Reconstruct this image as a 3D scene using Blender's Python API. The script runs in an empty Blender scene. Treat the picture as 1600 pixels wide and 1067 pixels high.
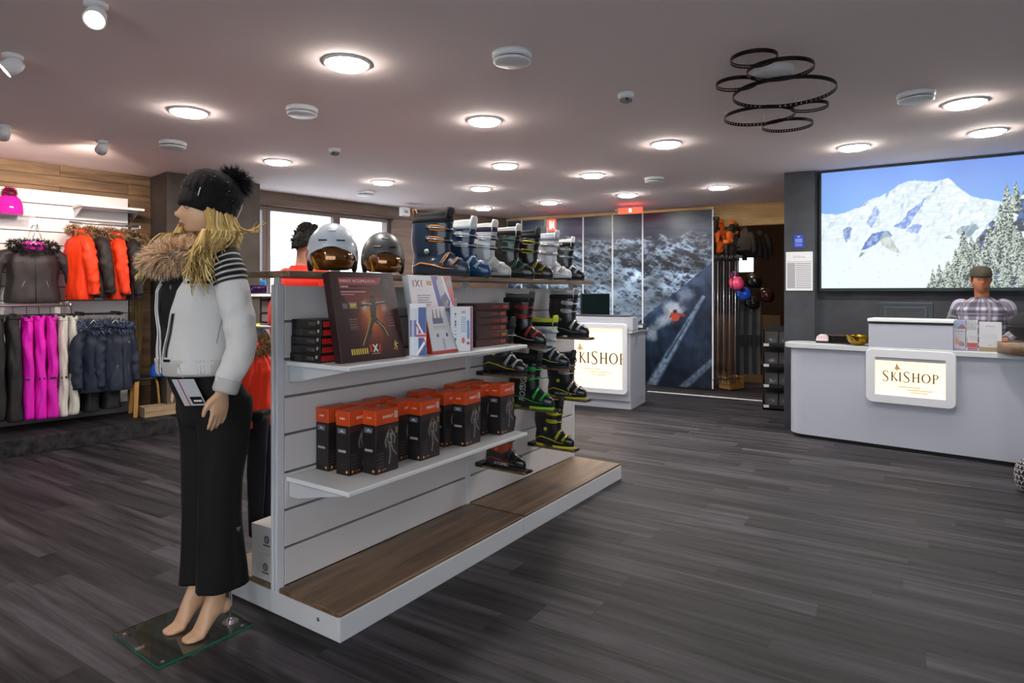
import bpy, bmesh, math, random
import numpy as np
from mathutils import Vector, Matrix, noise
random.seed(7)
C = bpy.context.scene.collection
sc = bpy.context.scene
R = math.radians
PI = math.pi
F, CX, HZ, H, CEIL = 984.0, 800.0, 458.0, 1.4, 2.66

# ---------------------------------------------------------------- camera, world, exposure
cd = bpy.data.cameras.new('camera'); cam = bpy.data.objects.new('camera', cd); C.objects.link(cam)
cam.location = (0, 0, H); cam.rotation_euler = (R(90), 0, 0)
cd.sensor_width = 36; cd.lens = F / 1600 * 36; cd.shift_y = -(533.5 - HZ) / 1600
cd.clip_start = 0.05; cd.clip_end = 200
sc.camera = cam
wd = bpy.data.worlds.new('winter_sky'); sc.world = wd; wd.use_nodes = True
nt = wd.node_tree; bg = nt.nodes['Background']
bg.inputs[0].default_value = (0.86, 0.93, 1.0, 1); bg.inputs[1].default_value = 3.4
sc.view_settings.view_transform = 'Standard'; sc.view_settings.look = 'None'
sc.view_settings.gamma = 1; sc.view_settings.use_curve_mapping = False
sc.view_settings.exposure = 0.52
LAMP_W, SPOT_W = 3.0, 16.0

def px(u, v, y):                      # pixel of the 1600 x 1067 frame at depth y -> world point
    return Vector(((u - CX) / F * y, y, H + (HZ - v) / F * y))
def onz(u, v, z):                     # pixel on a horizontal plane at height z
    y = (H - z) * F / (v - HZ)
    return Vector(((u - CX) / F * y, y, z))
class Plane:                          # vertical plane through p with direction d
    def __init__(s, p, d):
        s.p = Vector((p[0], p[1], 0)); s.d = Vector((d[0], d[1], 0)).normalized()
        s.rz = math.atan2(s.d.y, s.d.x); s.n = Vector((-s.d.y, s.d.x, 0))   # n = local +y
    def k(s, u):
        q = (u - CX) / F
        return (q * s.p.y - s.p.x) / (s.d.x - q * s.d.y)
    def hit(s, u, v):
        k = s.k(u); P = s.p + s.d * k
        return k, H + (HZ - v) / F * P.y
    def pt(s, k, off=0, z=0):
        P = s.p + s.d * k + s.n * off
        return Vector((P.x, P.y, z))
    def shift(s, off):
        return Plane((s.p + s.n * off)[:2], s.d[:2])
    def uv(s, k, z):
        x = s.p.x + s.d.x * k; y = s.p.y + s.d.y * k
        return CX + F * x / y, HZ + F * (H - z) / y

# ---------------------------------------------------------------- materials
def lin(c):
    if isinstance(c, str):
        c = c.lstrip('#'); c = [int(c[i:i + 2], 16) / 255 for i in (0, 2, 4)]
    return tuple(((x / 12.92) if x <= 0.04045 else ((x + 0.055) / 1.055) ** 2.4) for x in c[:3])
MATS = {}
def mat(name, col='#808080', rough=.5, metal=0, var=0, scale=4, bump=0, bscale=60, coat=0, emit=0, attr=None,
        trans=0, alpha=1, ior=1.45, stretch=None, col2=None, sheen=0, attr_emit=0):
    if name in MATS: return MATS[name]
    m = bpy.data.materials.new(name); m.use_nodes = True; MATS[name] = m
    N = m.node_tree.nodes; L = m.node_tree.links; b = N['Principled BSDF']
    c = lin(col); b.inputs['Base Color'].default_value = (*c, 1)
    b.inputs['Roughness'].default_value = rough; b.inputs['Metallic'].default_value = metal
    b.inputs['Coat Weight'].default_value = coat; b.inputs['Transmission Weight'].default_value = trans
    b.inputs['IOR'].default_value = ior; b.inputs['Alpha'].default_value = alpha
    b.inputs['Sheen Weight'].default_value = sheen
    if emit:
        b.inputs['Emission Color'].default_value = (*c, 1); b.inputs['Emission Strength'].default_value = emit
    tc = None
    def coords():
        t = N.new('ShaderNodeTexCoord'); mp = N.new('ShaderNodeMapping')
        L.new(t.outputs['Object'], mp.inputs[0])
        if stretch: mp.inputs['Scale'].default_value = stretch
        return mp.outputs[0]
    if attr:
        a = N.new('ShaderNodeAttribute'); a.attribute_name = attr
        L.new(a.outputs['Color'], b.inputs['Base Color'])
        if attr_emit:
            L.new(a.outputs['Color'], b.inputs['Emission Color']); b.inputs['Emission Strength'].default_value = attr_emit
            b.inputs['Base Color'].default_value = (.02, .02, .02, 1)
            L.remove(b.inputs['Base Color'].links[0])
    elif var or col2:
        tc = coords(); n = N.new('ShaderNodeTexNoise'); n.inputs['Scale'].default_value = scale
        n.inputs['Detail'].default_value = 6; n.inputs['Roughness'].default_value = .62
        L.new(tc, n.inputs['Vector']); r = N.new('ShaderNodeValToRGB'); L.new(n.outputs[0], r.inputs[0])
        r.color_ramp.elements[0].position = .3; r.color_ramp.elements[1].position = .7
        d = lin(col2) if col2 else tuple(x * (1 - var) for x in c)
        e = c if col2 else tuple(min(1, x * (1 + var)) for x in c)
        r.color_ramp.elements[0].color = (*d, 1); r.color_ramp.elements[1].color = (*e, 1)
        L.new(r.outputs[0], b.inputs['Base Color'])
    if bump:
        tc = tc or coords(); n = N.new('ShaderNodeTexNoise'); n.inputs['Scale'].default_value = bscale
        n.inputs['Detail'].default_value = 3; L.new(tc, n.inputs['Vector'])
        bp = N.new('ShaderNodeBump'); bp.inputs['Strength'].default_value = bump; bp.inputs['Distance'].default_value = .01
        L.new(n.outputs[0], bp.inputs['Height']); L.new(bp.outputs[0], b.inputs['Normal'])
    return m
def wood(name, c1, c2, rough=.45, ramp=(.32, .7), sx=1.2, sy=14, var_obj=.25, world_rot=None, bump=.05, spec=.5):
    """streaky grain along x; every plank object / island gets its own tone and its own grain offset"""
    if name in MATS: return MATS[name]
    m = bpy.data.materials.new(name); m.use_nodes = True; MATS[name] = m
    N = m.node_tree.nodes; L = m.node_tree.links; b = N['Principled BSDF']; b.inputs['Roughness'].default_value = rough
    b.inputs['Specular IOR Level'].default_value = spec
    oi = N.new('ShaderNodeObjectInfo'); ge = N.new('ShaderNodeNewGeometry')
    ad = N.new('ShaderNodeMath'); ad.operation = 'ADD'; L.new(oi.outputs['Random'], ad.inputs[0]); L.new(ge.outputs['Random Per Island'], ad.inputs[1])
    fr = N.new('ShaderNodeMath'); fr.operation = 'FRACT'; L.new(ad.outputs[0], fr.inputs[0])
    mu = N.new('ShaderNodeMath'); mu.operation = 'MULTIPLY'; mu.inputs[1].default_value = 57; L.new(fr.outputs[0], mu.inputs[0])
    mp = N.new('ShaderNodeMapping')
    if world_rot is None:
        t = N.new('ShaderNodeTexCoord'); L.new(t.outputs['Object'], mp.inputs[0])
    else:
        L.new(ge.outputs['Position'], mp.inputs[0]); mp.inputs['Rotation'].default_value = (0, 0, -world_rot)
    va = N.new('ShaderNodeVectorMath'); va.operation = 'ADD'; L.new(mp.outputs[0], va.inputs[0]); L.new(mu.outputs[0], va.inputs[1])
    m2 = N.new('ShaderNodeMapping'); m2.inputs['Scale'].default_value = (sx, sy, sy); L.new(va.outputs[0], m2.inputs[0])
    n = N.new('ShaderNodeTexNoise'); n.inputs['Scale'].default_value = 1.0; n.inputs['Detail'].default_value = 8; n.inputs['Roughness'].default_value = .65
    n.inputs['Distortion'].default_value = .35
    L.new(m2.outputs[0], n.inputs['Vector'])
    r = N.new('ShaderNodeValToRGB'); L.new(n.outputs[0], r.inputs[0])
    r.color_ramp.elements[0].position = ramp[0]; r.color_ramp.elements[1].position = ramp[1]
    r.color_ramp.elements[0].color = (*lin(c1), 1); r.color_ramp.elements[1].color = (*lin(c2), 1)
    hs = N.new('ShaderNodeHueSaturation'); L.new(r.outputs[0], hs.inputs['Color'])
    mr = N.new('ShaderNodeMapRange'); L.new(fr.outputs[0], mr.inputs[0]); mr.inputs[3].default_value = 1 - var_obj; mr.inputs[4].default_value = 1 + var_obj
    L.new(mr.outputs[0], hs.inputs['Value']); L.new(hs.outputs[0], b.inputs['Base Color'])
    bp = N.new('ShaderNodeBump'); bp.inputs['Strength'].default_value = bump; bp.inputs['Distance'].default_value = .01
    L.new(n.outputs[0], bp.inputs['Height']); L.new(bp.outputs[0], b.inputs['Normal'])
    return m

# ---------------------------------------------------------------- mesh builder
WARP = None
class MB:
    def __init__(s): s.v = []; s.f = []; s.m = []; s.T = Matrix(); s.sm = []; s.c = []; s.col = None
    def add(s, vs, fs, m=0, smooth=False):
        o = len(s.v)
        s.v += [tuple(s.T @ Vector(p)) for p in vs]; s.c += [s.col] * len(vs)
        for f in fs: s.f.append(tuple(o + i for i in f)); s.m.append(m); s.sm.append(smooth)
        return s
    def box(s, x0, x1, y0, y1, z0, z1, m=0):
        return s.add([(x0, y0, z0), (x1, y0, z0), (x1, y1, z0), (x0, y1, z0), (x0, y0, z1), (x1, y0, z1), (x1, y1, z1), (x0, y1, z1)],
              [(0, 3, 2, 1), (4, 5, 6, 7), (0, 1, 5, 4), (1, 2, 6, 5), (2, 3, 7, 6), (3, 0, 4, 7)], m)
    def prism(s, poly, z0, z1, m=0, ax='z'):
        n = len(poly)
        f = {'z': lambda a, b, c: (a, b, c), 'y': lambda a, b, c: (a, c, b), 'x': lambda a, b, c: (c, a, b)}[ax]
        vs = [f(a, b, z0) for a, b in poly] + [f(a, b, z1) for a, b in poly]
        fs = [tuple(range(n))[::-1], tuple(range(n, 2 * n))] + [(i, (i + 1) % n, n + (i + 1) % n, n + i) for i in range(n)]
        return s.add(vs, fs, m)
    def loft(s, rings, m=0, cap=True, closed=True, smooth=True, capc=None):
        n = len(rings[0]); vs = [p for r in rings for p in r]; fs = []
        for i in range(len(rings) - 1):
            for j in range(n if closed else n - 1):
                a = i * n + j; b = i * n + (j + 1) % n
                fs.append((a, b, b + n, a + n))
        if cap and closed:
            fs.append(tuple(range(n))[::-1]); fs.append(tuple((len(rings) - 1) * n + j for j in range(n)))
        return s.add(vs, fs, m, smooth)
    def tube(s, pts, rad, n=8, m=0, cap=True, flat=None, up=None):
        pts = [Vector(p) for p in pts]; k = len(pts)
        if not isinstance(rad, (list, tuple)): rad = [rad] * k
        rings = []; t0 = (pts[1] - pts[0]).normalized()
        ref = Vector(up) if up else (Vector((0, 0, 1)) if abs(t0.z) < .9 else Vector((1, 0, 0)))
        a = t0.cross(ref).normalized()
        for i, p in enumerate(pts):
            t = (pts[min(i + 1, k - 1)] - pts[max(i - 1, 0)])
            if t.length < 1e-9: t = t0
            t.normalize(); a = (a - t * a.dot(t)); a.normalize(); b = t.cross(a)
            ra = rad[i]; rb = ra * (flat if flat else 1)
            rings.append([p + a * (ra * math.cos(2 * PI * j / n)) + b * (rb * math.sin(2 * PI * j / n)) for j in range(n)])
        return s.loft(rings, m, cap)
    def cyl(s, p, r, h, n=20, m=0, r2=None):
        r2 = r if r2 is None else r2; x, y, z = p
        rings = [[(x + q * math.cos(2 * PI * j / n), y + q * math.sin(2 * PI * j / n), z + d) for j in range(n)] for q, d in ((r, 0), (r2, h))]
        vs = rings[0] + rings[1]; o = len(s.v)
        s.add(vs, [(j, (j + 1) % n, n + (j + 1) % n, n + j) for j in range(n)], m, True)
        s.add(rings[0], [tuple(range(n))[::-1]], m); s.add(rings[1], [tuple(range(n))], m)
        return s
    def lathe(s, prof, n=24, m=0, c=(0, 0, 0), cap=True):
        return s.loft([[(c[0] + r * math.cos(2 * PI * j / n), c[1] + r * math.sin(2 * PI * j / n), c[2] + z) for j in range(n)] for r, z in prof], m, cap)
    def ell(s, c, r, n=16, k=10, m=0, z0=-1, z1=1):
        rings = []
        for i in range(k + 1):
            t = math.asin(max(-1, min(1, z0))) + (math.asin(z1) - math.asin(z0)) * i / k
            q = max(math.cos(t), .001)
            rings.append([(c[0] + r[0] * q * math.cos(2 * PI * j / n), c[1] + r[1] * q * math.sin(2 * PI * j / n), c[2] + r[2] * math.sin(t)) for j in range(n)])
        return s.loft(rings, m)
    def build(s, name, mats, parent=None, bevel=0, colors=None, mods=None, loc=None, rz=None, segs=1):
        if WARP: s.v = [WARP(*p) for p in s.v]
        me = bpy.data.meshes.new(name); me.from_pydata(s.v, [], s.f)
        for q in (mats if isinstance(mats, (list, tuple)) else [mats]): me.materials.append(q)
        me.polygons.foreach_set('material_index', s.m); me.polygons.foreach_set('use_smooth', s.sm)
        if any(c is not None for c in s.c) or colors is not None:
            at = me.color_attributes.new('Col', 'FLOAT_COLOR', 'POINT')
            cs = colors if colors is not None else [(c or (1, 1, 1)) for c in s.c]
            at.data.foreach_set('color', [w for c in cs for w in (*c, 1)])
        me.update()
        o = bpy.data.objects.new(name, me); C.objects.link(o)
        if parent: o.parent = parent
        if loc: o.location = loc
        if rz is not None: o.rotation_euler = (0, 0, rz)
        if bevel:
            b = o.modifiers.new('b', 'BEVEL'); b.width = bevel; b.segments = segs; b.limit_method = 'ANGLE'; b.angle_limit = R(40)
        return o
def tag(o, label=None, cat=None, group=None, kind=None):
    if label: o['label'] = label
    if cat: o['category'] = cat
    if group: o['group'] = group
    if kind: o['kind'] = kind
    return o
def thing(name, label, cat, loc=(0, 0, 0), rz=0, group=None):
    o = bpy.data.objects.new(name, None); C.objects.link(o); o.location = loc; o.rotation_euler = (0, 0, rz); o.empty_display_size = .05
    return tag(o, label, cat, group)
def root(name, loc=(0, 0, 0), rz=0):
    o = bpy.data.objects.new(name, None); C.objects.link(o); o.location = loc; o.rotation_euler = (0, 0, rz)
    o['kind'] = 'structure'; return o
def dup(o, loc=None, rz=None, label=None, group=None, parent=None):
    kids = KIDS(o); r = o.copy(); C.objects.link(r); r.parent = parent
    if loc is not None: r.location = loc
    if rz is not None: r.rotation_euler = (0, 0, rz)
    if label: r['label'] = label
    if group: r['group'] = group
    for ch in kids: 
        c = dup(ch, parent=r); c.matrix_parent_inverse = ch.matrix_parent_inverse
    REG.setdefault(r.name, [])
    return r
REG = {}
def KIDS(o): return [c for c in list(o.children)]
def struct(o): o['kind'] = 'structure'; return o
def smoothstep(a, b, x):
    t = np.clip((x - a) / (b - a), 0, 1); return t * t * (3 - 2 * t)

# ---------------------------------------------------------------- painted prints (flat things): colour grid with one vertex per dot
def _hash(ix, iy, seed):
    h = (ix.astype(np.int64) * 374761393 + iy.astype(np.int64) * 668265263 + seed * 982451653) & 0xffffffff
    h = ((h ^ (h >> 13)) * 1274126177) & 0xffffffff
    return ((h ^ (h >> 16)) & 0xffff) / 65535.0
def vn(x, y, seed=0):
    x0 = np.floor(x); y0 = np.floor(y); fx = x - x0; fy = y - y0; fx = fx * fx * (3 - 2 * fx); fy = fy * fy * (3 - 2 * fy)
    a = _hash(x0, y0, seed); b = _hash(x0 + 1, y0, seed); c = _hash(x0, y0 + 1, seed); d = _hash(x0 + 1, y0 + 1, seed)
    return (a * (1 - fx) + b * fx) * (1 - fy) + (c * (1 - fx) + d * fx) * fy
def fbm(x, y, o=5, seed=0, ridge=False):
    s = 0; a = .5; t = 0
    for i in range(o):
        n = vn(x, y, seed + i)
        if ridge: n = 1 - np.abs(2 * n - 1)
        s = s + a * n; t += a; a *= .5; x = x * 2.03 + 7.1; y = y * 2.03 + 3.7
    return s / t
def hexa(c): c = c.lstrip('#'); return np.array([int(c[i:i + 2], 16) / 255 for i in (0, 2, 4)])
class Cv:
    """canvas over x in [0,w], y in [0,h] (y up), colours are display colours"""
    def __init__(s, w, h, nx, ny, col='#ffffff', X=None, Y=None):
        s.w, s.h, s.nx, s.ny = w, h, nx, ny
        gx, gy = np.meshgrid(np.linspace(0, w, nx), np.linspace(0, h, ny)); s.gx, s.gy = gx, gy
        s.X = gx if X is None else X; s.Y = gy if Y is None else Y
        s.im = np.ones((ny, nx, 3)) * (hexa(col) if isinstance(col, str) else np.array(col))
    def mix(s, mask, col):
        c = hexa(col) if isinstance(col, str) else np.asarray(col)
        s.im = s.im * (1 - mask[..., None]) + c * mask[..., None]; return s
    def rect(s, x0, x1, y0, y1, col, a=1): return s.mix(((s.X >= x0) & (s.X <= x1) & (s.Y >= y0) & (s.Y <= y1)) * a, col)
    def ell(s, cx, cy, rx, ry, col, a=1, soft=0):
        d = np.sqrt(((s.X - cx) / rx) ** 2 + ((s.Y - cy) / ry) ** 2)
        return s.mix((1 - smoothstep(1 - soft, 1 + 1e-6, d)) * a if soft else (d <= 1) * a, col)
    def poly(s, pts, col, a=1):
        ins = np.zeros(s.X.shape, bool); n = len(pts)
        for i in range(n):
            (x1, y1), (x2, y2) = pts[i], pts[(i + 1) % n]
            if y1 == y2: continue
            c = ((y1 > s.Y) != (y2 > s.Y)) & (s.X < (x2 - x1) * (s.Y - y1) / (y2 - y1) + x1); ins ^= c
        return s.mix(ins * a, col)
    def line(s, pts, w, col, a=1, w2=None):
        for i in range(len(pts) - 1):
            (x1, y1), (x2, y2) = pts[i], pts[i + 1]; dx, dy = x2 - x1, y2 - y1; L2 = dx * dx + dy * dy + 1e-12
            t = np.clip(((s.X - x1) * dx + (s.Y - y1) * dy) / L2, 0, 1)
            d = np.hypot(s.X - x1 - t * dx, s.Y - y1 - t * dy)
            ww = w if w2 is None else w + (w2 - w) * t
            s.mix((d <= ww / 2) * a, col)
        return s
    def build(s, name, material, parent=None, place=None):
        """place(gx, gy) -> arrays of x, y, z; default an upright sheet in x-z facing -y"""
        P = place(s.gx, s.gy) if place else (s.gx, s.gx * 0, s.gy)
        co = np.stack([np.broadcast_to(a, s.gx.shape) for a in P], -1).reshape(-1, 3)
        nx, ny = s.nx, s.ny
        i = np.arange(nx - 1)[None, :] + np.arange(ny - 1)[:, None] * nx; i = i.reshape(-1)
        f = np.stack([i, i + 1, i + 1 + nx, i + nx], -1)
        me = bpy.data.meshes.new(name); me.vertices.add(len(co)); me.vertices.foreach_set('co', co.reshape(-1).astype(np.float32))
        me.loops.add(f.size); me.loops.foreach_set('vertex_index', f.reshape(-1).astype(np.int32))
        me.polygons.add(len(f)); me.polygons.foreach_set('loop_start', np.arange(0, f.size, 4, dtype=np.int32))
        me.update(calc_edges=True)
        im = np.clip(s.im, 0, 1).reshape(-1, 3); l = np.where(im <= .04045, im / 12.92, ((im + .055) / 1.055) ** 2.4)
        at = me.color_attributes.new('Col', 'FLOAT_COLOR', 'POINT')
        at.data.foreach_set('color', np.concatenate([l, np.ones((len(l), 1))], 1).reshape(-1).astype(np.float32))
        me.materials.append(material); me.validate()
        o = bpy.data.objects.new(name, me); C.objects.link(o)
        if parent: o.parent = parent
        return o
def text(name, body, size, material, parent, M, align='CENTER', ext=.0004, sx=1.0):
    cu = bpy.data.curves.new(name, 'FONT'); cu.body = body; cu.size = size; cu.align_x = align; cu.align_y = 'CENTER'; cu.extrude = ext
    cu.resolution_u = 2
    t = bpy.data.objects.new(name, cu); me = bpy.data.meshes.new_from_object(t); bpy.data.objects.remove(t); me.name = name
    me.materials.clear(); me.materials.append(material)
    o = bpy.data.objects.new(name, me); C.objects.link(o); o.parent = parent
    o.matrix_local = M @ Matrix.Diagonal((sx, 1, 1, 1)); return o
def face_M(x, y, z, rz=0, roll=0, tilt=0):   # upright lettering facing local -y
    return Matrix.Translation((x, y, z)) @ Matrix.Rotation(rz, 4, 'Z') @ Matrix.Rotation(R(90) + tilt, 4, 'X') @ Matrix.Rotation(roll, 4, 'Z')
PRINT = mat('printed_card', rough=.45, attr='Col')
PRINTG = mat('glossy_print', rough=.3, attr='Col')
PAINTED = mat('dyed_cloth', rough=.9, attr='Col', bump=.25, bscale=220, sheen=.2)
# ================================================================ THE SETTING
WL = Plane((-4.8, 5.85), (.667, .745))                 # left wall, n points out of the room
MU = Plane((2.87, 9.0), (.885, -.465))                 # wall of sliding mural panels
SW = Plane((3.18, 6.51), (.839, -.543))                # wall with the big picture
M_CEIL = mat('ceiling_paint', '#f6e6e2', .9, var=.015, scale=.6)
M_CONC = mat('grey_concrete_panel', '#383b40', .7, var=.28, scale=3.2, bump=.12, bscale=20)
M_CONCD = mat('dark_concrete_panel', '#4d453f', .75, var=.3, scale=3.0, bump=.12, bscale=20)
M_WALL = mat('wall_paint_off_white', '#b9b4b0', .85, var=.03, scale=1)
M_DARKW = mat('dark_stained_boards', '#3a291e', .75, var=.3, scale=3)
M_WHITE = mat('white_melamine', '#ebe8e6', .35, var=.015, scale=2)
M_WHITEP = mat('white_plastic', '#dddddd', .4)
M_STEEL = mat('brushed_steel', '#b9bcc0', .32, metal=.9)
M_CHROME = mat('chrome', '#e0e0e0', .12, metal=1)
M_BLACK = mat('black_plastic', '#141416', .4)
M_BLKM = mat('matt_black', '#0d0d0e', .8)
M_GROOVE = mat('shadow_gap_grey', '#5b5857', .7)
W_WALL = wood('oak_cladding', '#4e3a24', '#8b7150', rough=.7, sx=1.4, sy=16, var_obj=.12, bump=.1)
W_BASE = wood('brown_oak_board', '#4d3a2a', '#8a6f55', rough=.42, sx=1.6, sy=18, var_obj=.1, bump=.03)
W_LIGHT = wood('light_pine_beam', '#a07c46', '#d8b67a', rough=.6, sx=1.2, sy=12, var_obj=.08)
W_FRAME = wood('brown_window_timber', '#54433a', '#7d675b', rough=.6, sx=1.2, sy=15, var_obj=.06)
PLK = math.atan2(-.533, .846)
W_FLOOR = wood('charcoal_vinyl_plank', '#100f11', '#434045', rough=.6, ramp=(.37, .66), sx=.9, sy=15, var_obj=.5, world_rot=PLK, bump=.03, spec=.28)

# floor: nearest planks one by one, the rest as one stuff part
fl = MB()
OUT = [(-9, -3.5), (9, -3.5), (9, 2.75), tuple(Plane(MU.pt(0, 3.3)[:2], MU.d[:2]).pt(3.7, .1)[:2]), tuple(Plane(MU.pt(0, 3.3)[:2], MU.d[:2]).pt(-2.6, .1)[:2]), tuple(MU.pt(-3.6, .3)[:2]), tuple(WL.pt(WL.k(640) + .15, .25)[:2]), tuple(WL.pt(-5.3, .25)[:2]), (-9, 2)]
fl.prism(OUT, -.06, -.003)
floor = struct(fl.build('floor', mat('floor_joint_dark', '#2c2a2c', .8)))
pd = Vector((math.cos(PLK), math.sin(PLK), 0)); qd = Vector((-pd.y, pd.x, 0))
PL, PW = 1.22, .165
pmb = MB(); g = .0004; h = .003
pmb.add([(g, g, -h), (PL - g, g, -h), (PL - g, PW - g, -h), (g, PW - g, -h), (g, g, 0), (PL - g, g, 0), (PL - g, PW - g, 0), (g, PW - g, 0)],
        [(0, 3, 2, 1), (4, 5, 6, 7), (0, 1, 5, 4), (1, 2, 6, 5), (2, 3, 7, 6), (3, 0, 4, 7)], 0)
cells = []
rr = random.Random(3)
for j in range(-60, 100):
    off = rr.random() * PL
    for i in range(-11, 12):
        o = pd * (i * PL + off) + qd * (j * PW); c = o + pd * PL / 2 + qd * PW / 2
        if not (-9 < c.x < 9 and -3.4 < c.y < 13.0) or (c - WL.p).dot(WL.n) > .35 or (c - MU.p).dot(MU.n) > 3.6: continue
        if c.y > 5 and (c - SW.p).dot(SW.n) > 3.0: continue
        inside = 0; area = 0
        if c.y > 1.2:
            u = CX + F * c.x / c.y; v = HZ + F * H / c.y
            if -120 < u < 1720 and v < 1120: area = 1 / c.y ** 3; inside = 1
        cells.append((area, o, inside))
cells.sort(key=lambda t: -t[0])
pm = None; stuff = MB(); n = 0
for area, o, ins in cells:
    if area > 0 and n < 300:
        if pm is None: pl = pmb.build('plank', W_FLOOR, floor); pm = pl.data
        else: pl = bpy.data.objects.new('plank', pm); C.objects.link(pl); pl.parent = floor
        pl.location = o; pl.rotation_euler = (0, 0, PLK); n += 1
    else:
        stuff.T = Matrix.Translation(o) @ Matrix.Rotation(PLK, 4, 'Z')
        stuff.add(pmb.v, pmb.f)
tag(stuff.build('distant_planks', W_FLOOR, floor), kind='stuff')

b = MB(); b.prism(OUT, CEIL, CEIL + .1); ceiling = struct(b.build('ceiling', M_CEIL))

# left wall: white behind, oak cladding rows on top, windows further on
def wl_obj(name, mb, m, par=None, **k): 
    o = mb.build(name, m, par, **k)
    return o
wall_left = root('wall_left', WL.pt(0), WL.rz)
KP0 = WL.k(232); KP1 = WL.k(345)        # pillar
b = MB(); b.box(-5.2, KP1, .03, .2, 0, CEIL); b.build('wall_core', M_WALL, wall_left)
zt = 2.395
nrow = 3; rh = (CEIL - zt + .06) / nrow
for r_ in range(nrow):
    x = -5.2 + (r_ % 2) * .6
    while x < KP0:
        x1 = min(x + 1.9, KP0 + .02)
        b = MB(); b.box(x, x1 - .002, -.005 - .002 * (r_ % 2), .03, zt - .06 + r_ * rh + .002, zt - .06 + (r_ + 1) * rh - .001)
        b.build('plank', W_WALL, wall_left, bevel=.002); x = x1
# oak strip between slat wall and pillar
KS = WL.k(199)
for i in range(12):
    b = MB(); b.box(KS + .02, KP0 + .1, -.004, .03, .0 + i * .2 + .002, .2 + i * .2 - .002 if i < 11 else zt - .06)
    if i * .2 < zt - .1: b.build('plank', W_WALL, wall_left, bevel=.002)
# slat wall (things hang from it)
slat_wall = thing('slat_wall_panel', 'white slatted wall panel under oak cladding on the left wall', 'display panel', WL.pt(0, 0, 0), WL.rz)
b = MB(); b.box(-3.2, KS, .004, .03, .12, zt, 0); b.build('back_board', M_GROOVE, slat_wall)
pit = .134; z = zt; k0 = -3.2
while z > .30:
    for xa, xb in ((k0, k0 + 1.9), (k0 + 1.902, min(k0 + 3.1, KS) - .001), (k0 + 3.102, KS)):
        if xb > xa + .05:
            b = MB(); b.box(xa, xb, -.018, .003, z - pit + .009, z); b.build('slat', M_WHITE, slat_wall, bevel=.002)
    z -= pit
# raised step in front of the slat wall, covered like the floor
b = MB(); b.box(-5.0, KP0 + .02, -.72, .0, 0, .15); stp = struct(b.build('trim_3', W_FLOOR, bevel=.004)); stp.location = WL.pt(0); stp.rotation_euler = (0, 0, WL.rz)
# concrete pillar on the left
b = MB()
k1 = KP0; b.box(KP0 + .02, KP1 + .25, -.46, .03, 0, CEIL)
pillar = struct(b.build('pillar', M_CONCD, bevel=.004)); pillar.location = WL.pt(0); pillar.rotation_euler = (0, 0, WL.rz)
# window wall
ZS = 1.36                                              # sill
KE = WL.k(640)
kA = KP1 + .2
b = MB(); b.box(kA, KE + .1, .04, .25, 0, ZS - .03); b.build('sill_wall', M_WALL, wall_left)
b = MB(); b.box(kA, KE + .02, -.05, .25, 2.49, CEIL); b.build('lintel_beam', W_FRAME, wall_left, bevel=.004)
b = MB(); b.box(WL.k(612), KE + .05, -.05, .25, 0, 2.49); b.build('corner_post', W_FRAME, wall_left, bevel=.004)
b = MB(); b.box(kA, KE, -.09, .1, ZS - .03, ZS); b.build('window_ledge', W_FRAME, wall_left, bevel=.004)
def window(n, u0, u1, zb, ztp, deep=.1):
    k0, k1 = (kA if u0 is None else WL.k(u0)), WL.k(u1)
    w = root('window_%d' % n, WL.pt(0), WL.rz)
    fr = .055
    for nm, bb in (('frame_post', (k0, k0 + fr, zb, ztp)), ('frame_post', (k1 - fr, k1, zb, ztp)), ('frame_rail', (k0 + fr, k1 - fr, ztp - fr, ztp)), ('frame_rail', (k0 + fr, k1 - fr, zb, zb + fr * .8))):
        q = MB(); q.box(bb[0], bb[1], .04, .12, bb[2], bb[3]); q.build(nm, mat('taupe_window_frame', '#6c5c55', .5), w, bevel=.004)
    q = MB(); q.box(k0 + fr, k1 - fr, .075, .085, zb + fr * .8, ztp - fr); q.build('pane', mat('window_glass', '#ffffff', .0, alpha=.06), w)
window(1, None, 419, ZS, 2.49)
window(2, 419, 529, ZS, 2.49)
window(3, 529, 612, ZS, 2.49)
# snowy outside: ground and a far slope
b = MB(); o0 = WL.pt(-6, 30)
b.add([(-70, -70, -.3), (70, -70, -.3), (70, 70, -.3), (-70, 70, -.3)], [(0, 1, 2, 3)])
struct(b.build('snow_ground', mat('snow', '#eef3fb', .9, var=.04, scale=.3)))
b = MB(); rows = []
for i in range(41):
    x = -60 + 3 * i; hh = 3 + 5 * noise.noise(Vector((x * .05, 3, 0))) + 2 * noise.noise(Vector((x * .2, 1, 0)))
    rows.append([WL.pt(x, 30, -.3), WL.pt(x, 42, hh + 1), WL.pt(x, 60, hh + 4)])
b.loft(rows, cap=False, closed=False); struct(b.build('snow_slope', mat('snow_far', '#e6edf7', .9, var=.06, scale=.2)))

# far wall behind the boots, joining window wall and mural line
pe = WL.pt(KE + .1); KM0 = MU.k(792)
pm0 = MU.pt(KM0, .12)
def wallseg(name, a, c, z0, z1, m, th=.12):
    a = Vector((a[0], a[1], 0)); c = Vector((c[0], c[1], 0)); d = (c - a).normalized(); nn = Vector((-d.y, d.x, 0)) * th
    q = MB(); q.add([a + Vector((0, 0, z0)), c + Vector((0, 0, z0)), c + nn + Vector((0, 0, z0)), a + nn + Vector((0, 0, z0)), a + Vector((0, 0, z1)), c + Vector((0, 0, z1)), c + nn + Vector((0, 0, z1)), a + nn + Vector((0, 0, z1))],
        [(0, 3, 2, 1), (4, 5, 6, 7), (0, 1, 5, 4), (1, 2, 6, 5), (2, 3, 7, 6), (3, 0, 4, 7)])
    return struct(q.build(name, m))
wallseg('wall_back', pe, pm0, 0, CEIL, mat('brown_wall', '#5b4a40', .8, var=.15, scale=3))
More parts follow.
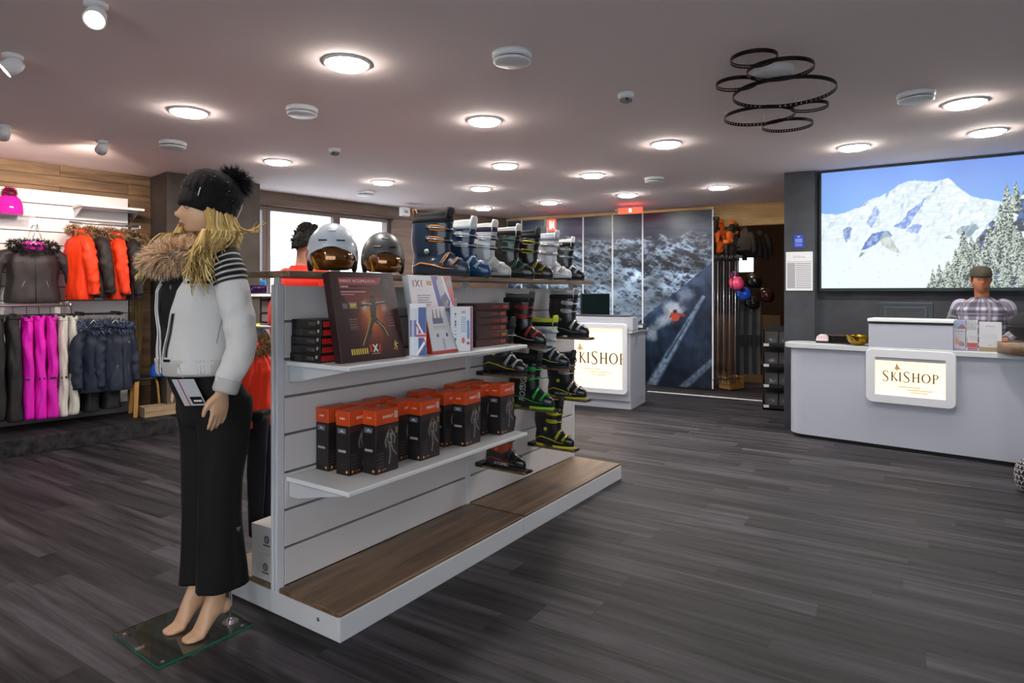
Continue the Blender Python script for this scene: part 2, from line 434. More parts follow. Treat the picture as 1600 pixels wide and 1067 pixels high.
# walls behind the camera
wallseg('wall_west', (-8.9, -3.4), (-8.9, 3.2), 0, CEIL, M_WALL, .1)
a_ = WL.pt(-5.2); wallseg('wall_rear_left', (-9, 2.0), (a_.x, a_.y), 0, CEIL, M_WALL, .1)
for a_, b_, c_, d_ in ((8.9, -8.9, 0, .25), (8.9, -8.9, 2.5, CEIL), (8.9, 3.25, .25, 2.5), (-3.25, -8.9, .25, 2.5)): wallseg('wall_rear', (a_, -3.4), (b_, -3.4), c_, d_, M_WALL, .1)
for i in range(3):                                          # unseen glazing added behind the camera to let in fill daylight
    x0 = -3.25 + i * 2.1667; w = root('window_%d' % (i + 4))
    for bb in ((x0, x0 + .05, .25, 2.5), (x0 + 2.11, x0 + 2.16, .25, 2.5), (x0 + .05, x0 + 2.11, .25, .3), (x0 + .05, x0 + 2.11, 2.45, 2.5)): q = MB(); q.box(bb[0], bb[1], -3.5, -3.42, bb[2], bb[3]); q.build('frame_rail', MATS['taupe_window_frame'], w)
    q = MB(); q.box(x0 + .05, x0 + 2.11, -3.47, -3.46, .3, 2.45); q.build('pane', MATS['window_glass'], w)
wallseg('wall_east', (8.9, 3.0), (8.9, -3.4), 0, CEIL, M_WALL, .1)

# right: concrete wall and pillar
wall_right = root('wall_right', SW.pt(0), SW.rz)
b = MB(); b.box(-.12, 7.4, .06, .25, 0, CEIL); b.build('wall_core', M_CONC, wall_right)
PR = Plane((2.85, 6.595), (.893, -.45))
b = MB(); b.box(0, PR.k(1273.4), 0, .42, 0, CEIL)
p2 = struct(b.build('pillar', M_CONC, bevel=.003)); p2.location = PR.pt(0); p2.rotation_euler = (0, 0, PR.rz)

# header beam and ski room behind the mural
KO0, KO1 = 0.0, 1.1
b = MB(); b.box(-4, KO1, .16, .30, 2.36, CEIL); beam = struct(b.build('trim_1', W_LIGHT, bevel=.003)); beam.location = MU.pt(0); beam.rotation_euler = (0, 0, MU.rz)
SR = Plane(MU.pt(0, 3.3)[:2], MU.d[:2])                # back wall of the ski room
wall_skiroom = root('wall_ski_room', SR.pt(0), SR.rz)
kw0, wz0 = SR.hit(1152, 425); kw1, wz1 = SR.hit(1177, 393); wz1 += .25
M_DR = mat('dark_room_boards', '#4a3627', .8, var=.25, scale=2)
for bb in ((-2.5, kw0, 0, CEIL), (kw1, 3.6, 0, CEIL), (kw0, kw1, 0, wz0), (kw0, kw1, wz1, CEIL)):
    q = MB(); q.box(bb[0], bb[1], 0, .1, bb[2], bb[3]); q.build('wall_board', M_DR, wall_skiroom)
q = MB(); q.box(kw0, kw1, .02, .03, wz0, wz1); q.build('pane', MATS['window_glass'], wall_skiroom)
a1 = MU.pt(-1.2, .35); a2 = SR.pt(-1.2); wallseg('wall_ski_room_side', a1, a2, 0, CEIL, M_DR)
a1 = SR.pt(2.6); a2 = PR.pt(.1, .42); wallseg('wall_ski_room_side', a1, a2, 0, CEIL, M_DR)
# floor track in the opening
T0 = onz(1012, 611.5, 0); T1 = onz(1192, 626.6, 0); TR = Plane(T0[:2], (T1 - T0)[:2])
q = MB(); q.box(0, (T1 - T0).length, -.03, .03, -.002, .006); t = struct(q.build('trim_2', mat('aluminium_threshold', '#e8e8ea', .35, metal=.3), bevel=.002)); t.location = T0; t.rotation_euler = (0, 0, TR.rz)

# ---------------------------------------------------------------- mural on sliding panels
seams = [792, 815, 855, 911, 957, 1004, 1115]
km0 = MU.k(792); km1 = 0.0
MZ0, MZ1 = .03, 2.60
def mural_canvas(k0, k1):
    nx = int((k1 - k0) * 150) + 2; ny = 380
    c = Cv(k1 - k0, MZ1 - MZ0, nx, ny)
    kk = c.gx + k0; x = MU.p.x + MU.d.x * kk; y = MU.p.y + MU.d.y * kk
    c.X = CX + F * x / y; c.Y = HZ + F * (H - (c.gy + MZ0)) / y     # reference-print coordinates (y down)
    X, Y = c.X, c.Y
    sky = np.array([.17, .22, .31]) + (fbm(X / 60, Y / 9, 4, 3)[..., None] - .4) * np.array([.28, .3, .32])
    sky *= (1.0 - .25 * smoothstep(352, 335, Y))[..., None]
    c.im = sky
    hz = 372 + 9 * (fbm(X / 22, X * 0 + 2, 4, 9) - .5) * 2 - 8 * smoothstep(1000, 1115, X)
    wx = 10 * (fbm(X / 30, Y / 30, 3, 66) - .5); rg = fbm((X + Y * .9 + wx) / 24, (Y - X * .42 + wx) / 9, 6, 21, True); rg2 = fbm((X + Y) / 8, (Y - X * .5) / 3.2, 5, 5, True)
    sn = smoothstep(.52, .86, rg * .55 + rg2 * .45 + .10 * smoothstep(380, 500, Y) + .10 * np.exp(-((X - 980) / 70) ** 2 - ((Y - 440) / 60) ** 2))
    dark = np.array([.10, .135, .20]); lightc = np.array([.60, .70, .80])
    mt = dark * (1 - sn[..., None]) + lightc * sn[..., None]
    mt = mt * (.30 + 1.15 * fbm((X + Y) / 34, (Y - X * .3) / 22, 3, 77))[..., None]
    m = smoothstep(hz - 1.5, hz + 1.5, Y); c.im = c.im * (1 - m[..., None]) + mt * m[..., None]
    haze = np.exp(-((Y - hz - 4) / 9) ** 2) * .3 * fbm(X / 30, Y / 10, 3, 4); c.mix(haze, '#b8c6d6')
    # big snow field low left
    m = smoothstep(470, 520, Y) * smoothstep(1015, 985, X) * .35; c.mix(m, '#9fb2c6')
    # the near slope
    ed = 504 + (X - 997) * (408 - 504) / (1115 - 997) + 3 * (fbm(X / 8, Y / 8, 3, 8) - .5)
    m = smoothstep(-1.2, 1.2, Y - ed)
    sl = np.array([.085, .135, .21]) + (fbm(X / 14 - Y / 20, Y / 30 + X / 16, 5, 31)[..., None] - .45) * np.array([.22, .26, .32])
    sl *= (1 - .35 * smoothstep(520, 600, Y))[..., None] * (1 + .5 * np.exp(-((Y - ed) / 25) ** 2))[..., None]
    c.im = c.im * (1 - m[..., None]) + sl * m[..., None]
    def band(x0, y0, x1, y1, w0, w1, a, col='#8fa7c0'):
        dx, dy = x1 - x0, y1 - y0; L = math.hypot(dx, dy); t = ((X - x0) * dx + (Y - y0) * dy) / L / L; d = np.abs((X - x0) * dy - (Y - y0) * dx) / L
        w = w0 + (w1 - w0) * np.clip(t, 0, 1)
        c.mix(m * (t > 0) * (t < 1) * smoothstep(w, w * .3, d) * a * (.35 + .9 * fbm(X / 4, Y / 4, 4, 51)), col)
    band(1016, 604, 1100, 462, 11, 4, .8); band(1040, 560, 1078, 498, 2.5, 1, .9, '#10182a')
    band(1060, 612, 1118, 560, 9, 7, .6); band(1012, 520, 1062, 480, 10, 12, .55, '#aebdcb')
    for (x, y, rx, ry, a) in ((1052, 482, 26, 17, .75), (1040, 500, 22, 15, .45), (1070, 460, 20, 16, .4), (1018, 525, 16, 12, .5), (1090, 440, 16, 10, .22)):
        d = np.sqrt(((X - x) / rx) ** 2 + ((Y - y) / ry) ** 2) + .7 * (fbm(X / 7, Y / 7, 4, 61) - .5); c.mix(m * smoothstep(1, .2, d) * a, '#c3ced8')
    # skier
    c.poly([(1048, 489), (1054, 487), (1060, 488), (1062, 494), (1060, 501), (1052, 502), (1049, 496)], '#a8432f')
    c.poly([(1046, 494), (1050, 489), (1051, 492), (1047, 499)], '#8d3425'); c.poly([(1061, 489), (1071, 492), (1070, 495), (1061, 493)], '#8d3425')
    c.ell(1054.5, 486.5, 3.2, 3.2, '#2c2e38'); c.line([(1051, 502), (1048, 506)], 1.3, '#1c1f2a'); c.line([(1068, 500), (1058, 520), (1046, 545)], 1.2, '#162033')
    return c
mur = thing('mural_partition', 'blue grey photo mural of snowy ridges with a red skier on tall sliding panels', 'mural', MU.pt(0), MU.rz)
for i in range(len(seams) - 1):
    k0, k1 = MU.k(seams[i]), MU.k(seams[i + 1])
    if i == len(seams) - 2: k1 = 0
    pb = MB(); pb.box(k0 + .006, k1 - .006, .004, .035, MZ0, MZ1); pan = pb.build('panel', M_WHITEP, mur)
    cvs = mural_canvas(k0 + .012, k1 - .012)
    o = cvs.build('mural_print', PRINTG, pan, lambda gx, gy, k0=k0: (gx + k0 + .012, gx * 0 + .001, gy + MZ0))
    e = MB(); e.box(k1 - .008, k1 + .008, -.004, .03, MZ0, MZ1); e.build('edge_strip', mat('white_edge_strip', '#d9dde2', .4), pan)
tb = MB(); tb.box(km0, .02, -.02, .05, MZ1 + .0, MZ1 + .035); tb.build('top_track', W_LIGHT, mur)

# ---------------------------------------------------------------- ceiling fixtures
def on_ceiling(u, v, z=CEIL): return px(u, v, (z - H) * F / (HZ - v))
M_GLOW = mat('lamp_diffuser', '#fff8f0', .5, emit=85)
LM = [(542, 98), (295, 174), (434, 252), (757, 188), (598, 284), (789, 258), (751, 294), (755, 325), (926, 273), (858, 316), (980, 304), (1041, 224), (1123, 292), (1334, 229), (1508, 160), (1543, 205)]
lname = ['nearest of the round ceiling lamps, left of the big vent', 'round ceiling lamp nearest the slat wall hats', 'round ceiling lamp above the mannequin beanie right side', 'round ceiling lamp in the middle between vent and boots',
         'round ceiling lamp over the white helmet', 'middle round ceiling lamp above the boot row', 'round ceiling lamp above the second ski boot', 'farthest small round ceiling lamp over the white cuffed boots',
         'round ceiling lamp above the mural centre', 'round ceiling lamp next to the left exit sign', 'round ceiling lamp just above the right exit sign', 'round ceiling lamp below left of the ring chandelier',
         'round ceiling lamp before the ski room beam', 'round ceiling lamp above the concrete pillar', 'largest round ceiling lamp over the counter picture', 'right hand round ceiling lamp touching the picture top']
dl = None
for (u, v), lb in zip(LM, lname):
    p = on_ceiling(u, v)
    if dl is None:
        dl = thing('ceiling_lamp', lb, 'lamp', p, 0, 'round ceiling lamps'); first = dl
        q = MB(); q.lathe([(.128, 0), (.128, -.008), (.118, -.012), (.112, -.008), (.112, 0)], 40, cap=False); q.build('rim', M_WHITEP, dl)
        q = MB(); q.lathe([(.001, -.030), (.06, -.029), (.096, -.025), (.108, -.017), (.112, -.006)][::-1], 40); q.build('diffuser', M_GLOW, dl)
    else: dup(first, p, 0, lb)
    ld = bpy.data.lights.new('lamp_light', 'AREA'); ld.shape = 'DISK'; ld.size = .22; ld.energy = LAMP_W; ld.color = (1, .91, .85) if u < 700 else (1, .975, .95)
    lo = bpy.data.objects.new('lamp_light', ld); C.objects.link(lo); lo.location = p + Vector((0, 0, -.055)); lo.parent = None
for i, (x_, y_) in enumerate(((-4.2, 1.6), (-1.9, .6), (-5.5, -1.2), (-2.5, -1.6), (6.2, -1.0), (6.4, 2.0))):  # unseen lamps added behind the camera to brighten the near side
    dup(first, (x_, y_, CEIL), 0, 'added fill lamp, unseen behind the camera, ' + ['first', 'second', 'third', 'fourth', 'fifth', 'sixth', 'seventh', 'eighth', 'ninth', 'tenth'][i] + ' from the slat wall corner')
    ld = bpy.data.lights.new('lamp_light', 'AREA'); ld.shape = 'DISK'; ld.size = .22; ld.energy = LAMP_W; ld.color = (1, .955, .90)
    lo = bpy.data.objects.new('lamp_light', ld); C.objects.link(lo); lo.location = (x_, y_, CEIL - .045)
VT = [((800, 88), 'largest round ceiling vent near the picture centre'), ((472, 173), 'round ceiling vent above the mannequin and window'), ((270, 226), 'round ceiling vent nearest the left concrete pillar'),
      ((571, 304), 'small far round ceiling vent above the window beam'), ((1431, 150), 'round ceiling vent over the reception counter'), ((1022, 282), 'far round ceiling vent above the mural')]
fv = None
for (u, v), lb in VT:
    p = on_ceiling(u, v - 4)
    if fv is None:
        fv = thing('ceiling_vent', lb, 'vent', p, 0, 'round ceiling vents')
        q = MB(); q.lathe([(.001, 0), (.105, 0), (.105, -.018), (.098, -.03), (.075, -.028), (.07, -.018), (.001, -.018)], 36); q.build('collar', M_WHITEP, fv)
        q = MB(); q.cyl((0, 0, -.05), .012, .04, 10); q.build('stem', M_BLACK, fv)
        q = MB(); q.lathe([(.001, -.055), (.085, -.053), (.1, -.046), (.1, -.040), (.09, -.036), (.001, -.036)], 36); q.build('disc', M_WHITEP, fv)
    else: dup(fv, p, 0, lb)
fd = None
for (u, v), lb in [((978, 146), 'small dome smoke detector left of the ring chandelier'), ((523, 232), 'small dome smoke detector above the mannequin')]:
    p = on_ceiling(u, v)
    if fd is None:
        fd = thing('smoke_detector', lb, 'detector', p, 0, 'ceiling smoke detectors')
        q = MB(); q.lathe([(.001, 0), (.052, 0), (.052, -.02), (.046, -.032), (.001, -.034)], 28); q.build('base', M_WHITEP, fd)
        q = MB(); q.lathe([(.001, -.034), (.03, -.034), (.034, -.048), (.022, -.062), (.001, -.064)], 20); q.build('sensor_head', mat('grey_plastic', '#77716f', .5), fd)
        for a in range(4): q = MB(); q.T = Matrix.Rotation(a * PI / 2, 4, 'Z'); q.box(.030, .036, -.006, .006, -.054, -.036); q.build('slot', M_BLACK, fd)
    else: dup(fd, p, 0, lb)
# swivel spots on the left
def spot(u, v, lb, aim, glow):
    p = on_ceiling(u, v - 12)
    t = thing('ceiling_spotlight', lb, 'spotlight', p, 0, 'white swivel spotlights'); t.scale = (.78,) * 3
    q = MB(); q.lathe([(.001, 0), (.06, 0), (.06, -.02), (.055, -.026), (.001, -.026)], 28); q.build('rose', M_WHITEP, t)
    q = MB(); q.tube([(0, 0, -.02), (0, 0, -.06)], .012, 10); q.build('arm', M_WHITEP, t)
    d = Vector(aim).normalized(); M = Matrix.Translation((0, 0, -.075)) @ d.to_track_quat('Z', 'Y').to_matrix().to_4x4()
    q = MB(); q.T = M; q.lathe([(.001, -.06), (.035, -.06), (.05, -.03), (.058, .06), (.052, .06), (.045, .05), (.001, .05)], 28); q.build('head', M_WHITEP, t)
    q = MB(); q.T = M; q.lathe([(.001, .052), (.051, .053), (.051, .056), (.001, .058)], 24); q.build('lens', mat('spot_lens', '#ffe9c4', .4, emit=14), t)
    ld = bpy.data.lights.new('spot_light', 'SPOT'); ld.energy = glow; ld.color = (1, .80, .70); ld.spot_size = R(100); ld.spot_blend = .8; ld.shadow_soft_size = .05
    lo = bpy.data.objects.new('spot_light', ld); C.objects.link(lo); lo.location = p + Vector((0, 0, -.075)) + d * .08; lo.rotation_euler = (-d).to_track_quat('Z', 'Y').to_euler()
spot(150, 16, 'bright swivel spotlight at the top left glaring into the room', (.25, -.6, -.6), SPOT_W * 2.5)
spot(20, 98, 'swivel spotlight cut by the left edge of the frame', (-.45, -.35, -.5), SPOT_W * 2.5)
spot(160, 232, 'swivel spotlight turned to the orange jackets', (-.745, .667, -.35), SPOT_W * 2.6)
spot(6, 208, 'swivel spotlight turned to the pink beanie wall', (-.745, .667, -.35), SPOT_W * 2.6)

# ring chandelier
ch = thing('ring_chandelier', 'black chandelier of eight overlapping strip rings under the ceiling', 'chandelier', on_ceiling(1208, 108), 0)
M_BRZ = mat('dark_bronze_strip', '#1d1512', .4, metal=.6)
q = MB(); q.lathe([(.001, 0), (.11, 0), (.11, -.03), (.10, -.04), (.001, -.04)], 36); q.build('canopy', M_WHITEP, ch)
rings = [(1178, 95, 35, 2.62), (1219, 112, 49, 2.60), (1151, 134, 31, 2.60), (1224, 148, 75, 2.585), (1265, 169, 27, 2.585), (1186, 184, 52, 2.585), (1230, 198, 37, 2.58)]
c0 = on_ceiling(1208, 108)
for i, (u, v, r_, zz) in enumerate(rings):
    p = px(u, v, (zz - H) * F / (HZ - v)); rad = r_ / F * p.y
    rg_ = MB(); n = 56
    rg_.loft([[(rad * a * math.cos(2 * PI * j / n), rad * a * math.sin(2 * PI * j / n), h_) for j in range(n)] for a, h_ in ((1, 0), (1, .022), (.985, .022), (.985, 0), (1, 0))], cap=False, smooth=False)
    o = rg_.build('ring', M_BRZ, ch); o.location = p - c0
    q = MB()
    for j in range(n): q.T = Matrix.Translation(p - c0) @ Matrix.Rotation(2 * PI * j / n, 4, 'Z'); q.box(rad * .98, rad * .9855, -.004, .004, .007, .015)
    tag(q.build('led_chips', mat('pale_led_chip', '#b8a99a', .4), ch), kind='stuff')
    q = MB(); zt_ = CEIL - p.z
    for a in (0, PI): q.tube([(rad * math.cos(a), 0, .02), (rad * math.cos(a), 0, zt_)], .0012, 4)
    o = q.build('suspension_wires', M_STEEL, ch); o.location = p - c0; o['kind'] = 'stuff'

# exit signs
def exit_sign(u, v, w, hh, lb, dep):
    p = px(u, v, dep); ww = w / F * dep; h2 = hh / F * dep
    t = thing('exit_sign', lb, 'sign', p, MU.rz, 'red exit signs')
    q = MB(); q.box(-ww / 2, ww / 2, -.02, .02, -h2 / 2, h2 / 2); q.build('light_case', mat('red_lit_sign', '#ff3a28', .4, emit=2.4), t, bevel=.004)
    wm = mat('white_lit_sign', '#ffffff', .4, emit=1.5)
    q = MB(); q.T = Matrix.Translation((0, -.022, 0)) @ Matrix.Scale(h2, 4)
    q.box(-.16, .02, -.001, .001, -.34, .34); q.build('door_symbol', wm, t)
    q = MB(); q.T = Matrix.Translation((0, -.022, 0)) @ Matrix.Scale(h2, 4)
    q.ell((.22, 0, .25), (.07, .002, .07), 10, 6); q.prism([(.14, .18), (.3, .14), (.24, -.04), (.34, -.34), (.27, -.34), (.17, -.08), (.05, -.3), (.0, -.26), (.1, -.02)], -.001, .001, ax='y'); q.build('running_figure_symbol', wm, t)
    q = MB(); q.box(-ww / 2 - .05, -ww / 2, -.02, .03, -h2 * .1, h2 / 2 + .02); q.build('bracket', mat('grey_plastic'), t)
exit_sign(985, 329, 38, 9, 'wide red exit sign above the mural top edge', 8.9)
exit_sign(862, 352, 13, 18, 'small upright red exit sign behind the white ski boot', 9.6)
# ================================================================ GONDOLA
G0 = Vector((-.687, 2.516, 0)); GS = Vector((.559, .829, 0)); GT = Vector((-.829, .559, 0)); GRZ = math.atan2(.829, .559)
def gp(s, t, z=0): return G0 + GS * s + GT * t + Vector((0, 0, z))
def gs(u, t):
    k = (u - CX) / F
    return (k * (2.516 + .559 * t) + .687 + .829 * t) / (.559 - .829 * k)
LEN, DEP, TM = 2.705, .86, .43
gon = thing('gondola_display', 'white double sided shop shelving island with brown base boards and slatted back', 'display shelf', G0, GRZ)
M_GW = mat('white_gondola_panel', '#c9c4c3', .4, var=.02, scale=2)
M_GM = mat('white_powder_coat_metal', '#c6c8cb', .35)
for s0, s1 in ((0, 1.352), (1.358, LEN)):
    q = MB()
    q.box(s0, s1, 0, .018, .0, .098); q.build('plinth_front', M_GM, gon, bevel=.002)
    q = MB(); q.box(s0, s1, DEP - .018, DEP, 0, .098); q.build('plinth_rear', M_GM, gon, bevel=.002)
    for t0, t1 in ((.006, TM - .03), (TM + .03, DEP - .006)):
        q = MB(); q.box(s0 + .006, s1 - .004, t0, t1, .088, .112); q.build('base_board', W_BASE, gon, bevel=.002)
for s0 in (0, LEN - .018):
    q = MB(); q.box(s0, s0 + .018, .018, DEP - .018, 0, .094); q.build('plinth_end', M_GM, gon, bevel=.002)
for t_ in (.13, DEP - .13):
    q = MB(); q.T = Matrix.Translation((-.001, t_, .06)) @ Matrix.Rotation(R(-90), 4, 'Y'); q.cyl((0, 0, 0), .008, .003, 14); q.build('screw', M_STEEL, gon)
for s_ in (0, 1.355, LEN):
    for t_ in (TM - .022, TM + .004):
        q = MB(); a = s_ - .02 if s_ else 0; q.box(a + (.0 if s_ else .0), a + .04, t_, t_ + .018, .09, 1.438); q.build('upright', M_GM, gon, bevel=.003)
    q = MB(); a = s_ - .02 if s_ else 0; q.box(a + .012, a + .028, TM - .0045, TM + .0045, .1, 1.43); q.build('upright_channel', M_STEEL, gon)
    q = MB(); a = s_ - .004 if s_ else .016; q.box(a, a + .008, TM - .02, TM + .02, 1.43, 1.47); q.build('shelf_bracket', M_GM, gon)
zs = [.112, .275, .4417, .6083, .775, .9417, 1.1083, 1.275, 1.438]
for s0, s1 in ((.042, 1.334), (1.376, LEN - .022)):
    q = MB(); q.box(s0, s1, TM - .008, TM + .008, .11, 1.43); q.build('back_core', mat('slat_channel_grey', '#8a8889', .35, metal=.5), gon)
    for i in range(8):
        q = MB(); q.box(s0, s1, TM - .022, TM - .008, zs[i] + (.0055 if i else 0), zs[i + 1] - .0055); q.build('slat', M_GW, gon, bevel=.0015)
        q = MB(); q.box(s0, s1, TM + .008, TM + .022, zs[i] + (.0055 if i else 0), zs[i + 1] - .0055); q.build('slat', M_GW, gon, bevel=.0015)
for s0, s1 in ((-.05, 1.352), (1.356, LEN + .05)):
    q = MB(); q.box(s0, s1, .255, .605, 1.47, 1.495); q.build('top_shelf', W_BASE, gon, bevel=.002)
for z_ in (1.10, .59):
    q = MB(); q.box(.045, 1.392, 0.0, TM - .025, z_ - .02, z_); q.build('shelf', mat('white_shelf', '#dcdedf', .35), gon, bevel=.003)
    for s_ in (.06, 1.36):
        q = MB(); q.prism([(.02, z_ - .021), (TM - .03, z_ - .021), (TM - .03, z_ - .09), (TM - .08, z_ - .09)], s_, s_ + .004, ax='x'); q.build('shelf_bracket', M_GM, gon)
GR = GRZ                                                 # things on it: local +y = towards the back

# ---------------------------------------------------------------- orange and black boxes
def run_fig(c, x, y, s, col, a=1.0, thick=.055):
    L = lambda p, w, w2=None: c.line([(x + px_ * s, y + py_ * s) for px_, py_ in p], w * s, col, a, w2 and w2 * s)
    c.ell(x + .02 * s, y + .92 * s, .055 * s, .07 * s, col, a)
    L([(0, .82), (.0, .5)], .16); L([(-.02, .78), (-.2, .62), (-.12, .45)], thick * 1.1); L([(.04, .78), (.22, .66), (.34, .74)], thick * 1.1)
    L([(0, .5), (.13, .3), (.02, .1)], thick * 1.7); L([(-.02, .5), (-.12, .28), (-.3, .2)], thick * 1.6)
def underwear_box():
    t = thing('underwear_box', 'orange and black carton', 'box', (0, 0, 0), GR, 'orange and black sportswear boxes')
    w, d, h_ = .142, .083, .285
    q = MB(); q.box(0, w, 0, d, 0, h_ - .066); q.build('carton', mat('black_card', '#1c191a', .45), t, bevel=.0015)
    q = MB(); q.box(-.001, w + .001, -.001, d + .001, h_ - .066, h_); q.build('lid_band', mat('orange_card', '#cc4a1a', .42, var=.08, scale=20), t, bevel=.002)
    c = Cv(w - .004, h_ - .07, 60, 90, '#1e1a1b')
    c.rect(0, .14, .19, .22, '#3a2420'); c.mix(np.exp(-(((c.X - .09) / .04) ** 2 + ((c.Y - .11) / .08) ** 2)) * .25, '#6a625e')
    c.line([(.085, .178), (.083, .14)], .028, '#8d8682'); c.line([(.085, .178), (.083, .14)], .018, '#2a2626')
    for pts in ([(.07, .175), (.055, .14), (.06, .115)], [(.1, .175), (.118, .15), (.112, .125)], [(.08, .125), (.088, .08), (.08, .035)], [(.09, .125), (.105, .09), (.125, .07)], [(.086, .17), (.094, .13)]):
        c.line(pts, .007, '#a89f9a'); c.line(pts, .003, '#3a3434')
    c.ell(.087, .192, .009, .011, '#4a4542')
    for i in range(5): c.rect(.008, .045, .03 + i * .014, .035 + i * .014, '#4a4443')
    c.rect(.118, .135, .165, .195, '#7d6a3a'); c.ell(.018, .014, .006, .006, '#d98a3a'); c.ell(.04, .014, .005, .005, '#b03a28'); c.ell(.055, .014, .004, .004, '#8a8380')
    c.build('front_print', PRINT, t, lambda gx, gy: (gx + .002, gx * 0 - .0008, gy + .002))
    c = Cv(d - .004, h_ - .07, 40, 90, '#201c1d')
    c.rect(.01, .06, .182, .205, '#6c6f78'); c.poly([(.02, .186), (.035, .2), (.05, .186), (.035, .192)], '#d8dadf'); c.rect(.012, .062, .098, .11, '#8b8885'); c.rect(.016, .058, .102, .106, '#d5d2cf')
    for i in range(4): c.rect(.012, .07, .03 + i * .013, .033 + i * .013, '#35302f')
    c.ell(.066, .014, .006, .006, '#e39a4a')
    c.build('side_print', PRINT, t, lambda gx, gy: (gx * 0 - .0008, (d - .002) - gx, gy + .002))
    m = mat('white_ink', '#e8e2dc', .5)
    text('lettering', 'INVENT', .019, m, t, face_M(.075, -.0014, h_ - .034)); text('lettering', 'X-BIO', .012, m, t, face_M(-.0014, d / 2, h_ - .034, R(-90)))
    q = MB(); q.box(w - .028, w - .008, -.0016, -.001, h_ - .045, h_ - .014); q.build('sticker', mat('pale_sticker', '#b9a59a', .5), t)
    return t
spots = [(.20, .312, 0, 'rearmost of the two at the left shelf end'), (.203, .176, .03, 'second box from the left end of the lower shelf, half hidden'), (.278, .088, 0, 'nearest box on the lower shelf with full front showing'),
         (.345, .27, 0, 'back row box behind the nearest box of the lower shelf'), (.50, .166, 0, 'box tucked behind the second front row box'), (.567, .083, .02, 'second box of the front row on the lower shelf'),
         (.47, .30, -.03, 'back row box behind the gap after the nearest box'), (.84, .166, 0, 'box tucked behind the third front row box'), (.909, .084, .02, 'third box of the front row on the lower shelf'),
         (.78, .29, .02, 'back row box between second and third front boxes'), (1.165, .168, 0, 'box tucked behind the last front row box'), (1.235, .083, 0, 'last front row box, next to the green lettered boot'),
         (1.08, .29, -.02, 'back row box behind the last two boxes of the lower shelf'), (1.23, .30, .02, 'rearmost box at the far end of the lower shelf')]
ub = underwear_box()
for i, (s_, t_, dr, lb) in enumerate(spots):
    o = ub if i == 0 else dup(ub); o.location = gp(s_, t_, .59); o.rotation_euler = (0, 0, GR + dr); o['label'] = 'orange and black carton: ' + lb

# ---------------------------------------------------------------- things on the middle shelf
def flat_carton(name, lb, cat, loc, rz, size, spine, face, group, words, ink):
    t = thing(name, lb, cat, loc, rz, group); w, d, h_ = size
    q = MB(); q.box(0, w, 0, d, 0, h_); q.build('carton', face, t, bevel=.0015)
    q = MB(); q.box(w * .02, w * .98, -.0008, 0, h_ * .12, h_ * .88); q.build('front_label', spine, t)
    if words: text('lettering', words, h_ * .5, ink, t, face_M(w * .62, -.0014, h_ * .5))
    return t
M_BC = mat('black_card_dark', '#151415', .4); M_GREYINK = mat('grey_ink', '#77726f', .5); M_REDINK = mat('red_ink', '#b0201c', .5)
ord5 = ['bottom', 'second from bottom', 'middle', 'second from top', 'top']
for i in range(5):
    t = thing('garment_box', ord5[i] + ' flat black box in the stack left of the dark poster box', 'box', gp(.066 + .002 * (i % 2), .405 - .003 * i, 1.10 + i * .0372), GR - R(90), 'flat black garment boxes'); t.scale = (.84, 1, 1)
    q = MB(); q.box(0, .235, 0, .19, 0, .0366); q.build('carton', M_BC, t, bevel=.001)
    q = MB(); q.box(.004, .225, -.0007, 0, .003, .0335); q.build('side_label', mat('black_gloss_label', '#1d1c1d', .25), t)
    text('lettering', 'CYCLE', .019, M_GREYINK, t, face_M(.165, -.0012, .018))
    q = MB(); q.box(.2352, .2358, .01, .1, .006, .03); q.build('red_mark', M_REDINK, t)
    text('lettering', '///', .02, mat('white_ink'), t, face_M(.215, -.0012, .025))
ord6 = ['bottom', 'second from bottom', 'third from bottom', 'third from top', 'second from top', 'top']
for i in range(6):
    t = thing('garment_box', ord6[i] + ' flat dark red box in the stack before the red buckled boot', 'box', gp(1.065 + .004 * (i % 2) - (.01 if i == 5 else 0), .128, 1.10 + i * .0405), GR + (R(-4) if i == 5 else R(1 - i % 2)), 'flat dark red garment boxes')
    q = MB(); q.box(0, .305, 0, .24, 0, .0398); q.build('carton', mat('maroon_card', '#2c1d1c', .4, var=.2, scale=20), t, bevel=.001)
    q = MB(); q.box(.02, .295, -.0007, 0, .007, .033); q.build('side_label', mat('dark_red_label', '#4c2422', .4, var=.4, scale=60), t)
    text('lettering', 'ENERGY', .022, mat('dull_red_ink', '#a4423a', .5), t, face_M(.19, -.0012, .02))
    q = MB(); q.box(.24, .29, -.0012, -.0006, .01, .03); q.build('colour_patch', mat('orange_patch', '#a8642c', .5) if i == 1 else mat('dull_red_ink'), t)

def lean_box(name, lb, loc, rz, lean, w, d, h_, cv, group=None, side='#2b1718'):
    t = thing(name, lb, 'box', loc, rz, group); t.rotation_euler = (-lean, 0, rz)
    q = MB(); q.box(0, w, 0, d, 0, h_); q.build('carton', mat('card_' + side.strip('#'), side, .4), t, bevel=.0015)
    cv.build('front_print', PRINTG, t, lambda gx, gy: (gx + (w - cv.w) / 2, gx * 0 - .0008, gy + (h_ - cv.h) / 2)); return t
